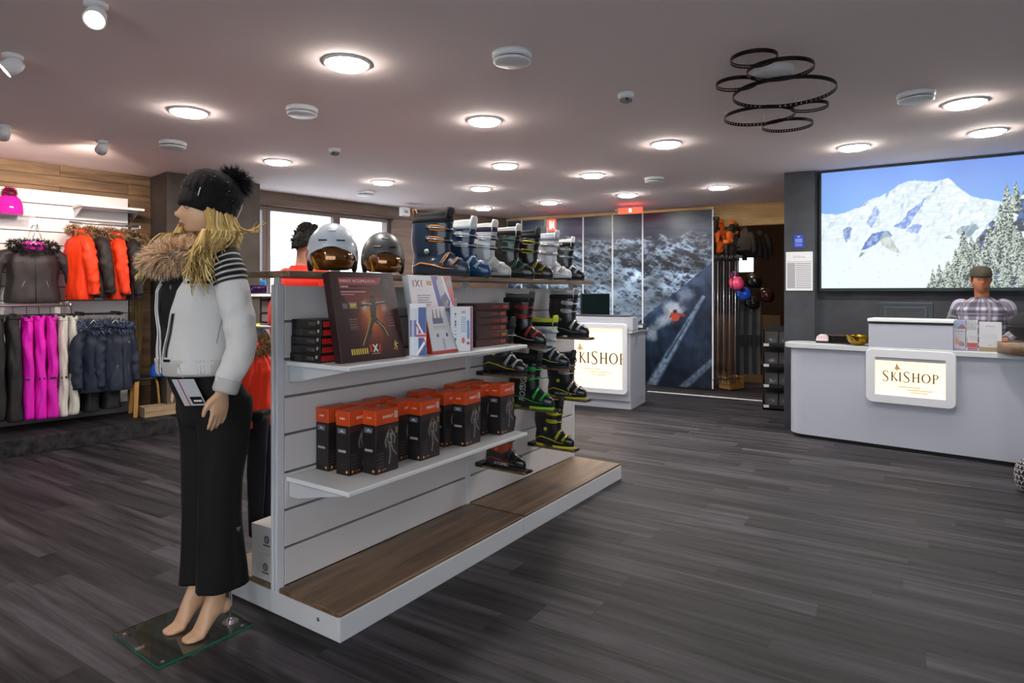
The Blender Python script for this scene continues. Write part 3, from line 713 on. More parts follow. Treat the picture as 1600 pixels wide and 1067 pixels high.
# big dark poster box
W, HH = .385, .405
c = Cv(W - .004, HH - .004, 300, 315, '#32161a')
X, Y = c.X, c.Y
c.mix(smoothstep(.0, .3, X + (Y - .2) * .3) * smoothstep(.42, .1, X - Y * .3) * .5, '#4a2322')
c.mix(np.exp(-(((X - .215) / .085) ** 2 + ((Y - .19) / .11) ** 2)) * 1.0, '#d0521e')
c.mix(np.exp(-(((X - .215) / .045) ** 2 + ((Y - .20) / .06) ** 2)) * .8, '#f59a4c')
c.mix(np.exp(-(((X - .17) / .02) ** 2 + ((Y - .245) / .03) ** 2)) * .8, '#f4d8b8'); c.mix(np.exp(-(((X - .29) / .02) ** 2 + ((Y - .235) / .025) ** 2)) * .6, '#f0cfae')
c.mix(fbm(X * 40, Y * 30, 4, 3) * .18, '#140a0b')
c.poly([(.04, .375), (.3, .378), (.275, .345), (.04, .342)], '#a8383a'); c.rect(.04, .21, .325, .331, '#8d3a3c'); c.poly([(.04, .318), (.205, .32), (.17, .27), (.08, .255)], '#7c3233', .8)
for i, (a, b_) in enumerate(((.05, .19), (.05, .12))): c.rect(.045, b_, .309 - i * .012, .313 - i * .012, '#c9908c')
c.ell(.325, .345, .04, .04, '#1c1213'); c.ell(.325, .345, .022, .03, '#3a2424')
c.rect(.045, .073, .235, .258, '#6c6a66'); c.rect(.083, .128, .235, .262, '#9a9053'); c.rect(.09, .12, .243, .256, '#c9bf63')
ath = '#3c3a36'
c.ell(.225, .28, .014, .017, '#1d1717'); c.line([(.225, .262), (.215, .19)], .042, ath, w2=.032)
c.line([(.215, .255), (.16, .25), (.125, .245)], .016, ath, w2=.009); c.line([(.24, .255), (.29, .26), (.33, .262)], .016, ath, w2=.008)
c.line([(.212, .19), (.18, .13), (.135, .07)], .032, '#38352c', w2=.014); c.line([(.222, .185), (.262, .15), (.285, .11)], .03, '#3a372f', w2=.014)
for p_ in ([(.2, .19), (.168, .13), (.13, .07)], [(.235, .175), (.27, .145), (.29, .105)]): c.line(p_, .0035, '#d9b64e')
for p_ in ([(.215, .255), (.16, .257)], [(.24, .26), (.3, .265)]): c.line(p_, .003, '#cfc2a8')
for i in range(5):
    c.rect(.07, .115, .185 - i * .011, .188 - i * .011, '#8a7068'); c.rect(.3, .345, .2 - i * .013, .203 - i * .013, '#8a7068')
c.rect(.075, .12, .14, .152, '#5b4642'); c.rect(.295, .35, .2, .215, '#5b4642')
for i in range(8): c.rect(.058 + i * .0125, .0655 + i * .0125, .03, .056, '#d8c24e')
def xlogo(c, x, y, s, red='#c43a2c', w='#f2eee8'):
    for sg in (-1, 1):
        c.line([(x - sg * .3 * s, y + .4 * s), (x + sg * .3 * s, y - .4 * s)], .2 * s, w)
        c.line([(x + sg * .62 * s, y + .4 * s), (x + sg * .9 * s, y), (x + sg * .62 * s, y - .4 * s)], .15 * s, red)
        c.line([(x + sg * .95 * s, y + .4 * s), (x + sg * .62 * s, y), (x + sg * .95 * s, y - .4 * s)], .15 * s, red)
xlogo(c, .2, .052, .036); c.rect(.175, .225, .026, .029, '#b5aaa4'); run_fig(c, .33, .03, .05, '#c9a640')
tb_ = lean_box('poster_box', 'large dark red carton with glowing runner, leaning on the black stack', gp(.108, .112, 1.10), GR, math.atan2(.085, .395), W, .045, HH, c)
text('lettering', 'ENERGY ACCUMULATOR', .0185, mat('white_ink'), tb_, face_M(.048, -.0014, .362), 'LEFT')
text('lettering', 'X-BIONIC', .011, mat('white_ink'), tb_, face_M(.048, -.0014, .336), 'LEFT')
# white leaning carton
c = Cv(.336, .396, 200, 230, '#dfe0e4'); X, Y = c.X, c.Y
xlogo(c, .06, .355, .038, w='#221e1f'); c.rect(.03, .09, .322, .325, '#9a979a'); c.rect(.13, .17, .345, .37, '#b8803a')
for i in range(6): c.rect(.045, .15 - .01 * (i % 3), .29 - i * .012, .296 - i * .012, '#9b9da6')
c.poly([(.17, .4), (.23, .4), (.25, .2), (.3, 0), (.24, 0), (.2, .2)], '#3c34a4'); c.poly([(.27, .4), (.34, .4), (.34, .22), (.31, .24)], '#b93a38')
c.line([(.235, .36), (.25, .27)], .05, '#b7bac4'); c.line([(.25, .27), (.25, .18), (.27, .06)], .05, '#5a5f70', w2=.03); c.line([(.265, .3), (.29, .26), (.27, .22)], .016, '#3c34a4'); c.ell(.24, .385, .017, .02, '#c2b6ae'); c.ell(.31, .36, .022, .026, '#7d7f86')
c.line([(.26, .25), (.3, .1), (.305, .02)], .02, '#8a90a6', w2=.012)
lean_box('poster_box', 'white carton with grey figure on a blue diagonal, leaning in the middle of the shelf', gp(.612, .132, 1.10), GR, math.atan2(.08, .38), .34, .04, .40, c, side='#c9cacd')
c = Cv(.196, .236, 110, 130, '#d8dade'); X, Y = c.X, c.Y
c.rect(0, .2, 0, .014, '#b8322a'); c.rect(.04, .12, .15, .178, '#3c4a86')
for i in range(3): c.line([(.05 + i * .028, .18), (.054 + i * .028, .222)], .012, '#7a4a58', w2=.006)
for i in range(3): c.rect(.04, .13, .135 - i * .008, .138 - i * .008, '#a0a2aa')
c.ell(.06, .09, .009, .01, '#3b4a52'); c.ell(.13, .09, .009, .01, '#3b4a52'); c.line([(.095, .02), (.095, .07)], .006, '#5a6a80'); c.line([(.105, .02), (.105, .07)], .004, '#8a96a6')
c.poly([(.15, .24), (.2, .24), (.2, .1), (.175, .06)], '#5d6484'); c.line([(.165, .2), (.18, .1), (.19, .03)], .022, '#9da1b4')
lean_box('legwear_box', 'small white carton with three figures and red foot, in front of the white poster box', gp(.63, .062, 1.10), GR, .24, .20, .03, .24, c, side='#b33128')
# flag box and slim white box
c = Cv(.076, .246, 50, 150, '#cfd3da'); X, Y = c.X, c.Y
c.rect(.0, .08, .246 - .02, .25, '#e6e8ea'); c.rect(.04, .076, 0, .23, '#2c4a94'); c.line([(.03, .0), (.08, .08)], .012, '#e8e8ea'); c.line([(.03, .16), (.08, .06)], .014, '#e8e8ea'); c.line([(.03, .15), (.08, .05)], .006, '#c2303a')
c.rect(.03, .08, .085, .105, '#e8e8ea'); c.rect(.03, .08, .089, .101, '#c2303a'); c.rect(.0, .03, .09, .17, '#4c4290', .8); c.rect(.008, .02, .0, .22, '#d7d9de', .7)
fb = thing('flag_box', 'slim white carton with union flag pattern right of the dark poster box', 'box', gp(.512, .105, 1.10), GR - R(42))
q = MB(); q.box(0, .08, 0, .06, 0, .25); q.build('carton', mat('white_card', '#cfd1d4', .4), fb, bevel=.001)
c.build('front_print', PRINTG, fb, lambda gx, gy: (gx + .002, gx * 0 - .0008, gy + .002))
c = Cv(.11, .226, 90, 135, '#d9dce1', ); c.X = c.X * .15 / .11; X, Y = c.X, c.Y
for i, q_ in enumerate((.19, .15, .135, .06, .02)): c.ell(.03, q_, .006, .006, '#454a4e')
for i in range(9): c.rect(.022, .038, .03 + i * .018, .034 + i * .018, '#8f9196')
xlogo(c, .088, .2, .015, w='#8c2c30'); 
for i in range(7): c.rect(.07, .105, .17 - i * .012, .175 - i * .012, '#7aa0c6')
c.line([(.12, .15), (.122, .07)], .018, '#5a86b8'); c.rect(.113, .131, .07, .08, '#c84a6a'); c.ell(.085, .055, .011, .016, '#c4564c'); c.ell(.12, .04, .012, .008, '#b33a52')
c.rect(.136, .142, 0, .226, '#3157a4'); c.rect(.142, .15, 0, .226, '#c8443a')
sb = thing('sock_box', 'white carton with blue bottle motif left of the dark red stack', 'box', gp(.80, .09, 1.10), GR - R(42))
q = MB(); q.box(0, .115, 0, .06, 0, .23); q.build('carton', MATS['white_card'], sb, bevel=.001)
c.build('front_print', PRINTG, sb, lambda gx, gy: (gx + .0025, gx * 0 - .0008, gy + .002))
bk = thing('plain_box', 'plain white carton behind the white poster box', 'box', gp(.90, .25, 1.10), GR)
q = MB(); q.box(0, .15, 0, .1, 0, .27); q.build('carton', MATS['white_card'], bk, bevel=.001); q = MB(); q.box(.005, .145, -.0008, 0, .2, .26); q.build('label_strip', mat('pale_grey_card', '#a9abb0', .5), bk)
# two white boxes on the rear base board
for i, (z_, dr) in enumerate(((.112, 0), (.232, .06))):
    t = thing('shoe_box', ('lower' if i == 0 else 'upper') + ' white box stacked on the base board behind the mannequin', 'box', gp(.02, .62, z_), GR - R(90) + dr, 'stacked white boxes')
    q = MB(); q.box(0, .165, 0, .3, 0, .118); q.build('carton', mat('white_box_card', '#c5c3c1', .5), t, bevel=.0015)
    q = MB(); q.box(-.001, .166, -.001, .301, .085, .1195); q.build('lid', mat('white_box_card'), t, bevel=.0015)
    q = MB(); q.T = Matrix.Translation((.105, -.0022, .062)) @ Matrix.Rotation(R(90), 4, 'X'); q.lathe([(.012, 0), (.017, 0), (.017, .001), (.012, .001)], 20, cap=False); q.build('round_logo', M_BLACK, t)
    text('lettering', 'B', .018, M_BLACK, t, face_M(.105, -.0028, .062)); q = MB(); q.box(.082, .128, -.0028, -.0022, .033, .038); q.build('text_line', M_BLACK, t)

# ---------------------------------------------------------------- helmets
def helmet(lb, loc, rz, shell, sc_=1.0, lens='#7a4a16'):
    t = thing('ski_helmet', lb, 'helmet', loc, rz, 'ski helmets on the top shelf'); t.scale = (sc_,) * 3
    n = 48; rings = []
    for i in range(22):                                   # shell: deeper at the back and the sides than at the front
        ph = i / 21; r_ = []
        for j in range(n):
            a = 2 * PI * j / n; front = max(0, math.cos(a)) ** 1.5
            zb = .045 + .085 * front; zt_ = .255
            th = math.asin(min(1, ph)) if ph < 1 else PI / 2
            th = ph * PI / 2; z_ = zb + (zt_ - zb) * math.sin(th); hq = (z_ - .07) / (.255 - .07)
            rr_ = math.sqrt(max(0.0004, 1 - max(0, hq) ** 2.4)) * (1 - .12 * max(0, -hq * 2))
            r_.append((.145 * rr_ * math.cos(a), .122 * rr_ * math.sin(a), z_))
        rings.append(r_)
    q = MB(); q.loft(rings, 0, cap=True)
    o = q.build('shell', shell, t); o.modifiers.new('s', 'SOLIDIFY').thickness = -.012; 
    # rim line over the visor
    q = MB(); q.tube([(.148 * math.cos(a), .125 * math.sin(a), .045 + .085 * max(0, math.cos(a)) ** 1.5) for a in [2 * PI * k / 40 for k in range(41)]], .005, 6); q.build('rim', M_BLACK, t)
    # goggle visor
    rows = []
    for i in range(9):
        z_ = .012 + i * .0145; b_ = 1 - .12 * ((i - 4.5) / 4.5) ** 2
        rows.append([((.158 * b_ + .004) * math.cos(R(-78 + 156 * j / 28)), (.128 * b_ + .004) * math.sin(R(-78 + 156 * j / 28)), z_ + .022 * (abs(j - 14) / 14) ** 2 * (1 - i / 8)) for j in range(29)])
    q = MB(); q.loft(rows, closed=False, cap=False); o = q.build('visor', mat('amber_mirror_lens', lens, .08, metal=.75, coat=1), t); o.modifiers.new('s', 'SOLIDIFY').thickness = .004
    q = MB(); q.tube([rows[0][j] for j in range(29)], .004, 6); q.tube([rows[i][0] for i in range(9)], .004, 6); q.tube([rows[i][28] for i in range(9)], .004, 6); q.build('visor_frame', M_BLACK, t)
    # liner + ear pads + vents + clips
    q = MB(); q.ell((-.005, 0, .09), (.122, .105, .12), 24, 8, z0=-.6, z1=.8); q.build('liner', M_BLKM, t)
    for sg in (-1, 1):
        q = MB(); q.T = Matrix.Translation((.02, sg * .112, .05)); q.ell((0, 0, 0), (.05, .018, .05), 16, 8); q.build('ear_pad', M_BLKM, t)
        q = MB(); q.T = Matrix.Translation((.045, sg * .122, .105)); q.ell((0, 0, 0), (.02, .008, .02), 16, 6); q.build('visor_pivot', mat('grey_plastic'), t)
        q = MB(); q.T = Matrix.Translation((.136, sg * .045, .165)) @ Matrix.Rotation(sg * R(22), 4, 'Z'); q.box(-.012, .006, -.022, .022, -.003, .004); q.build('vent_slot', M_BLACK, t, bevel=.002)
    q = MB(); q.T = Matrix.Translation((.108, 0, .218)) @ Matrix.Rotation(R(35), 4, 'Y'); q.box(-.004, .004, -.018, .018, -.003, .003); q.build('badge', mat('grey_plastic'), t)
    q = MB(); q.T = Matrix.Translation((.158, -.075, .02)) @ Matrix.Rotation(R(-25), 4, 'Z'); q.prism([(-.02, -.01), (.022, .03), (.026, .03), (.01, 0), (.018, -.012)], -.0008, .0008, ax='y'); q.v = [(.158 + (x - .158) * 1.6, -.075 + (y + .075) * 1.6, .02 + (z - .02) * 1.5 + .012) for x, y, z in q.v]; q.build('hang_tag', mat('yellow_tag', '#e6a516', .5), t)
    return t
hz_ = math.atan2(-.96, -.02)
helmet('white ski helmet with amber mirror visor at the shelf end', gp(.325, .43, 1.496), R(-76), mat('white_gloss_shell', '#c3ccd6', .25, coat=.4), .90)
helmet('grey ski helmet with amber visor between white helmet and boots', gp(.655, .43, 1.496), R(-72), mat('graphite_shell', '#4a4b4e', .4), .84)
# ================================================================ SKI BOOTS
def interp(tab, z):
    if z <= tab[0][0]: return tab[0][1:]
    for a, b_ in zip(tab, tab[1:]):
        if z <= b_[0]:
            t = (z - a[0]) / (b_[0] - a[0]); t = t * t * (3 - 2 * t) * .5 + t * .5
            return [x + (y - x) * t for x, y in zip(a[1:], b_[1:])]
    return tab[-1][1:]
SHELL = [(.012, -.108, .200, .040), (.022, -.112, .208, .047), (.05, -.113, .208, .051), (.068, -.112, .200, .050), (.082, -.110, .178, .047), (.10, -.107, .140, .045), (.125, -.103, .108, .044), (.16, -.098, .088, .044), (.20, -.092, .085, .046)]
CUFF = [(.115, -.106, .098, .050), (.15, -.112, .098, .055), (.19, -.116, .098, .057), (.24, -.112, .104, .059), (.285, -.108, .112, .060), (.315, -.106, .116, .059)]
def bring(tab, z, n=30, grow=0, tilt=0, e=2.5, z0=0):
    xb, xf, hw = interp(tab, z); xc, hx = (xb + xf) / 2, (xf - xb) / 2 + grow; out = []
    for j in range(n):
        a = 2 * PI * j / n; ca, sa = math.cos(a), math.sin(a)
        x = hx * math.copysign(abs(ca) ** (2 / e), ca); y = (hw + grow) * math.copysign(abs(sa) ** (2 / e), sa)
        if x > .3 * hx: y *= 1 - .22 * ((x / hx - .3) / .7) ** 2
        out.append((xc + x, y, z + tilt * x))
    return out
def ski_boot(lb, loc, rz, shell, cuff, liner, buckle, accent, sole='#1a1a1c', words=None, wcol='#d8d8d8', wpos='shell', sc_=1.0, strap='#151517', scatter=0, band=None, xs_=1.0):
    t = thing('ski_boot', lb, 'ski boot', loc, rz, 'ski boots on the display island'); t.scale = (sc_ * xs_, sc_, sc_)
    ms = mat('boot_shell_' + shell.strip('#'), shell, .3, coat=.25); mc = mat('boot_shell_' + cuff.strip('#'), cuff, .3, coat=.25)
    ml = mat('boot_liner_' + liner.strip('#'), liner, .8, bump=.2, bscale=150); mbk = mat('buckle_' + buckle.strip('#'), buckle, .3, metal=.5); ma = mat('accent_' + accent.strip('#'), accent, .4)
    mso = mat('boot_sole_' + sole.strip('#'), sole, .6); mst = mat('strap_' + strap.strip('#'), strap, .85)
    mlev = mat('accent_' + accent.strip('#'), accent, .4) if scatter else mbk; mband = mat('strap_' + (band or cuff).strip('#'), band or cuff, .5)
    q = MB()
    for a, b_ in ((-.112, -.028), (.055, .206)):
        q.loft([[(x, y * .96, z_) for x, y, _ in [(min(max(p[0], a), b_), p[1], 0) for p in bring(SHELL, .022)]] for z_ in (0, .016)], smooth=False)
    q.build('sole', mso, t)
    q = MB(); q.loft([bring(SHELL, z) for z in [.012, .02, .032, .045, .058, .068, .075, .082, .09, .10, .112, .125, .14, .16, .18, .20]]); q.build('shell', ms, t)
    q = MB(); zz = [.115, .13, .15, .17, .19, .21, .235, .26, .285, .30]
    rr_ = [bring(CUFF, z, tilt=-.18 * (1 - (z - .115) / .185)) for z in zz]
    rr_ += [bring(CUFF, .30, grow=-.006), bring(CUFF, .28, grow=-.010)]; q.loft(rr_, cap=False); q.build('cuff', mc, t)
    q = MB(); zz = [.24, .28, .31, .335, .345]
    q.loft([bring(CUFF, min(z, .315), grow=-.011 - (.003 if z > .34 else 0)) for z in zz[:2]] + [[(x, y, z + .06 * max(0, (x - .0)) * (1 if z > .3 else 0) + .12 * max(0, -x - .03) * (z > .3)) for x, y, _ in bring(CUFF, .315, grow=-.010 - .002 * k)] for k, z in enumerate(zz[2:])]
           + [[(x, y, .335 + .12 * max(0, -x - .03)) for x, y, _ in bring(CUFF, .315, grow=-.020)], [(x, y, .26) for x, y, _ in bring(CUFF, .3, grow=-.024)]], cap=False)
    q.build('liner', ml, t)
    q = MB(); q.loft([[(x0 + dz * .12, y * w, z_) for y in (-1, -.5, 0, .5, 1)] + [(x0 - .012 + dz * .12, y * w, z_) for y in (1, .5, 0, -.5, -1)] for dz, z_, w, x0 in ((0, .28, .034, .098), (.03, .32, .036, .10), (.07, .355, .034, .102), (.09, .372, .022, .10))]); q.build('tongue', ml, t)
    # spoiler at the back, pull loop
    q = MB(); q.tube([(-.095, -.02, .335), (-.108, -.012, .372), (-.108, .012, .372), (-.095, .02, .335)], .005, 6, flat=.5); q.build('pull_loop', ma, t)
    # power strap
    q = MB(); n = 30; a0 = bring(CUFF, .292, grow=.002); a1 = bring(CUFF, .315, grow=.001); q.loft([a0, [(x * 1.0, y, .322) for x, y, _ in a1]], cap=False); o = q.build('power_strap', mst, t); o.modifiers.new('s', 'SOLIDIFY').thickness = .0035
    # cuff buckles
    for kz in (.265, .205):
        rg = bring(CUFF, kz, 40, grow=.0035, tilt=-.12)
        idx = [j % 40 for j in range(-9, 11)]
        q = MB(); q.tube([rg[j] for j in idx], .0105, 6, flat=.32, up=(0, 0, 1)); 
        p = Vector(rg[(-8) % 40]); pn = Vector(rg[(-4) % 40])
        for sg in (-1, 1):
            P0 = Vector(rg[(-9 * 1) % 40 if sg < 0 else 9]); P1 = Vector(rg[(-3) % 40 if sg < 0 else 3]); d = P1 - P0
            if sg < 0:
                q.tube([P0 + Vector((-.008, sg * .004, 0)), P0 + d * .5 + Vector((.0, sg * .010, .0)), P1 + Vector((.006, sg * .010, 0))], [.013, .012, .008], 6, flat=.5, up=(0, 0, 1))
                q.tube([P0 + Vector((0, -.007, .010)), P0 + d * .9 + Vector((0, -.008, .012))], .0022, 5); q.tube([P0 + Vector((0, -.007, -.010)), P0 + d * .9 + Vector((0, -.008, -.012))], .0022, 5)
        q.build('buckle', mbk, t)
        q = MB(); up_ = Vector((0, 0, 1))                       # lever frame and ladder on the outer side
        A = Vector(rg[-9 % 40]) + Vector((0, -.006, 0)); B = Vector(rg[-4 % 40]) + Vector((.004, -.008, 0)); hh = .011
        q.tube([A - up_ * hh, A + up_ * hh, A.lerp(B, .5) + up_ * hh * 1.1 + Vector((0, -.006, 0)), B + up_ * hh * .6, B - up_ * hh * .6, A.lerp(B, .5) - up_ * hh * 1.1 + Vector((0, -.006, 0)), A - up_ * hh], .0034, 6); q.build('buckle_frame', mlev, t)
        lo_, hi_ = bring(CUFF, kz - .014, 40, grow=.002, tilt=-.12), bring(CUFF, kz + .014, 40, grow=.002, tilt=-.12)
        q = MB(); ids = [j % 40 for j in range(-10, 11)]; q.loft([[lo_[j] for j in ids], [hi_[j] for j in ids]], closed=False, cap=False); o = q.build('cuff_strap', mband, t); o.modifiers.new('s', 'SOLIDIFY').thickness = .003
    # instep buckles
    for xs, tip in ((.115, .03), (.165, .02)):
        zt_ = [z for z in [i * .001 for i in range(60, 200)] if interp(SHELL, z)[1] > xs][-1]
        hw = .049
        q = MB(); pts = [(xs - .012 + tip * (1 - math.cos(a)) * -.6, (hw + .004) * math.sin(a), .045 + (zt_ + .004 - .045) * math.cos(a) ** .8 if math.cos(a) > 0 else .045) for a in [R(-84 + 168 * k / 16) for k in range(17)]]
        q.tube(pts, .0095, 6, flat=.4, up=(1, 0, 0))
        P = Vector(pts[1]); Q = Vector(pts[6]); q.tube([P + Vector((-.006, -.006, 0)), P.lerp(Q, .5) + Vector((.004, -.013, .006)), Q + Vector((.004, -.004, .012))], [.011, .009, .005], 6, flat=.4, up=(1, 0, 0))
        q.build('buckle', mbk, t)
        q = MB(); A = P + Vector((-.002, -.007, .004)); B = Q + Vector((.002, -.008, .006)); s1_ = Vector((.011, 0, .003))
        q.tube([A - s1_, A + s1_, B + s1_ * .6, B - s1_ * .6, A - s1_], .0032, 6); q.build('buckle_frame', mlev, t)
    # pivots, accent lines, lettering on the visible side
    for sg in (-1, 1):
        q = MB(); q.T = Matrix.Translation((.0, sg * .0545, .135)) @ Matrix.Rotation(R(90 * sg), 4, 'X'); q.lathe([(.001, -.004), (.014, -.004), (.014, .0), (.007, .001), (.006, -.002), (.001, -.002)], 16); q.build('pivot', mbk if scatter else ma, t)
        q = MB(); q.tube([(-.09, sg * .047, .055), (-.04, sg * .0515, .075), (.03, sg * .052, .062), (.09, sg * .052, .045), (.15, sg * .049, .04)], [.002, .004, .004, .003, .001], 5); q.build('accent_line', ma, t)
    if words:
        m = mat('lettering_' + wcol.strip('#'), wcol, .45)
        if wpos == 'shell': text('lettering', words, .028, m, t, face_M(.045, -.0545, .035), sx=1.1)
        elif wpos == 'cuff': text('lettering', words, .062, m, t, face_M(.030, -.073, .170, roll=R(84)), sx=.72)
        else: text('lettering', words, .022, m, t, face_M(.0, -.064, .306))
    return t
BR = GRZ - R(90)                                        # boots face the front edge (-t)
def boot_top(u, *a, t=.262, rot=R(7), **k):
    s_ = gs(u, t); sc_ = k.get('sc_', 1)
    return ski_boot(a[0], gp(s_, t + .205 * sc_, 1.496), BR + rot, *a[1:], **k)
boot_top(722, 'navy ski boot with orange buckles, nearest on the top shelf', '#1a3046', '#1b2c3e', '#17191d', '#8c969e', '#d8822c', sc_=1.08, xs_=1.12, scatter=1, band='#141c28')
boot_top(757, 'blue toed ski boot with white cuff top, second in the top row', '#164a78', '#1c3350', '#d9dadb', '#c9d3da', '#2a9aa8', strap='#c9cdd0', xs_=1.12, band='#151a26')
boot_top(790, 'light grey ski boot with dark cuff straps, third in the top row', '#b9bbb2', '#b4b7b9', '#dcdcda', '#e2e4e8', '#33324a', strap='#2c2b3c', xs_=1.1, band='#2b2a3c')
boot_top(827, 'black ski boot with pale tongue, fourth in the top row', '#1e2022', '#1b1c1d', '#c9c9c4', '#33383a', '#4f8a6e', xs_=1.1, scatter=1)
boot_top(857, 'black ski boot with yellow buckle edges, fifth in the top row', '#232224', '#1c1c1e', '#202124', '#3a3a34', '#c9c23a', xs_=1.1, scatter=1)
boot_top(886, 'white ski boot, the only all white one in the top row', '#c9cdd6', '#c8ccd4', '#b9bcc4', '#a8a29c', '#8a8f98', strap='#8d929c', xs_=1.1)
boot_top(911, 'small black ski boot with white tongue, last in the top row', '#16181b', '#18191c', '#d2d3d4', '#8e9396', '#3f7f78', sc_=.92, words='LANGE', wpos='strap')
def bracket(s_, z_, lb):
    t = thing('boot_bracket', 'bracket carrying the ' + lb, 'shelf bracket', gp(s_, TM - .022, z_), GRZ, 'boot brackets on the slatted back')
    q = MB(); q.box(-.05, .05, -.37, -.06, -.014, -.001); q.build('ledge', W_BASE, t, bevel=.002)
    q = MB(); q.box(-.03, .03, -.37, -.362, -.014, .004); q.build('lip', M_BLACK, t)
    q = MB(); q.box(-.045, .045, -.06, -.001, -.016, .01); q.build('hook_plate', M_BLACK, t, bevel=.002)
def boot_wall(s_, z_, lb, *a, **k):
    k.setdefault('xs_', 1.05)
    bracket(s_, z_, lb); sc_ = k.get('sc_', .95); k['sc_'] = sc_
    ski_boot(lb + ' hung on the slatted back', gp(s_, .052 + .205 * sc_ + .02, z_), BR, *a, **k)
boot_wall(1.70, 1.066, 'black ski boot with red buckles', '#1a1819', '#1b1a1b', '#4a4747', '#b03a3c', '#c4b8b4', words=None)
boot_wall(2.0, .898, 'white cuffed ski boot with lime edge', '#20262e', '#c9ccce', '#c3cc3a', '#9aa0a4', '#c2cc34', sc_=.95)
boot_wall(2.29, 1.085, 'black ski boot with silver buckles', '#191a1d', '#1a1b1e', '#8f9292', '#d0d3d6', '#5e8a74')
boot_wall(1.475, .905, 'dark ski boot with yellow trim half behind shelf end', '#1b1b1d', '#202023', '#262628', '#a9adb0', '#d2c82e')
boot_wall(1.80, .652, 'black and green ski boot with big white lettering', '#1a2322', '#17191b', '#1c1f1e', '#2fb24a', '#35c24c', sole='#84c828', words='ROSSIGNOL', wpos='cuff', sc_=1.0)
boot_wall(2.25, .655, 'black ski boot with blue and yellow piping', '#17181b', '#1a1b20', '#22232a', '#b9a9a6', '#c8cc2e', sole='#c2bd34', words='NORDICA', sc_=.92)
boot_wall(2.07, .345, 'black ski boot with yellow sole and straps', '#1a1a1b', '#18181a', '#1f1f20', '#c4c430', '#cfd02e', sole='#d2d22a', sc_=.9)
boot_wall(1.465, .338, 'black and orange ski boot at the lower shelf end', '#19191b', '#8f3416', '#1a1a1b', '#3a3536', '#c9461c', words='ATOMIC', sc_=.86)

# ================================================================ FUR, HAIR, CLOTH HELPERS
def fur(name, surf, n, length, mats, parent, rnd, width=.0035, droop=.3, spread=.5, back=None):
    """surf(rng) -> point, normal : tufts of fine tapered blades"""
    q = MB(); rg = random.Random(rnd)
    for i in range(n):
        p, nn = surf(rg); p = Vector(p); nn = Vector(nn).normalized()
        d = (nn + Vector((rg.gauss(0, spread), rg.gauss(0, spread), rg.gauss(0, spread) - droop))).normalized()
        L_ = length * rg.uniform(.55, 1.2); sd = d.cross(Vector((rg.random() - .5, rg.random() - .5, rg.random() - .5))).normalized() * width * rg.uniform(.6, 1.2)
        m1 = p + d * L_ * .55; d2 = (d + Vector((0, 0, -droop * .7))).normalized(); e = m1 + d2 * L_ * .45
        q.add([p - sd, p + sd, m1 + sd * .6, e, m1 - sd * .6], [(0, 1, 2, 3, 4)], rg.randrange(len(mats)))
    o = q.build(name, mats, parent); return tag(o, kind='stuff') if False else o
def hexm(cols, pre='fur'): return [mat(pre + '_' + c.strip('#'), c, .85) for c in cols]
def torus_surf(c, ra, rb, tube, tilt=(0, 0), a0=0, a1=2 * PI, drop=0):
    def f(rg):
        a = rg.uniform(a0, a1); b_ = rg.uniform(0, 2 * PI)
        ctr = Vector((ra * math.cos(a), rb * math.sin(a), tilt[0] * math.cos(a) + tilt[1] * math.sin(a)))
        rad = Vector((math.cos(a), math.sin(a), 0)); nn = rad * math.cos(b_) + Vector((0, 0, 1)) * math.sin(b_)
        return Vector(c) + ctr + nn * tube, nn
    return f
def cloth(tab, z0, z1, nz, n, fn=None, amp=.004, freq=(9, 14), seed=0, e=2.2, gap=None, colfn=None, mb=None, m=0, vert=.25):
    """stack of rounded rings; tab rows z, cx, cy, rx, ry; folds from noise; gap(z)->half angle left open at the front (+x)"""
    q = mb or MB(); rings = []; cols = []
    for i in range(nz + 1):
        z = z0 + (z1 - z0) * i / nz; cx_, cy_, rx, ry = interp(tab, z); g_ = gap(z) if gap else 0
        rg = []
        for j in range(n + (1 if gap else 0)):
            a = g_ + (2 * PI - 2 * g_) * j / n if gap else 2 * PI * j / n
            ca, sa = math.cos(a), math.sin(a)
            w = 1 / (abs(ca) ** e + abs(sa) ** e) ** (1 / e)
            d = amp * (noise.noise(Vector((math.cos(a) * freq[0] * .3, math.sin(a) * freq[0] * .3, z * freq[1] * vert + seed))) * 2 + noise.noise(Vector((math.cos(a) * freq[0], math.sin(a) * freq[0], z * freq[1] + seed * 3))))
            x, y = cx_ + (rx + d) * ca * w, cy_ + (ry + d) * sa * w
            rg.append((x, y, z))
            if colfn: cols.append(colfn(x, y, z, a))
        rings.append(rg)
    o = len(q.v); q.loft(rings, m, cap=not gap, closed=not gap)
    if colfn:
        for k, cc in enumerate(cols): q.c[o + k] = cc
    return q
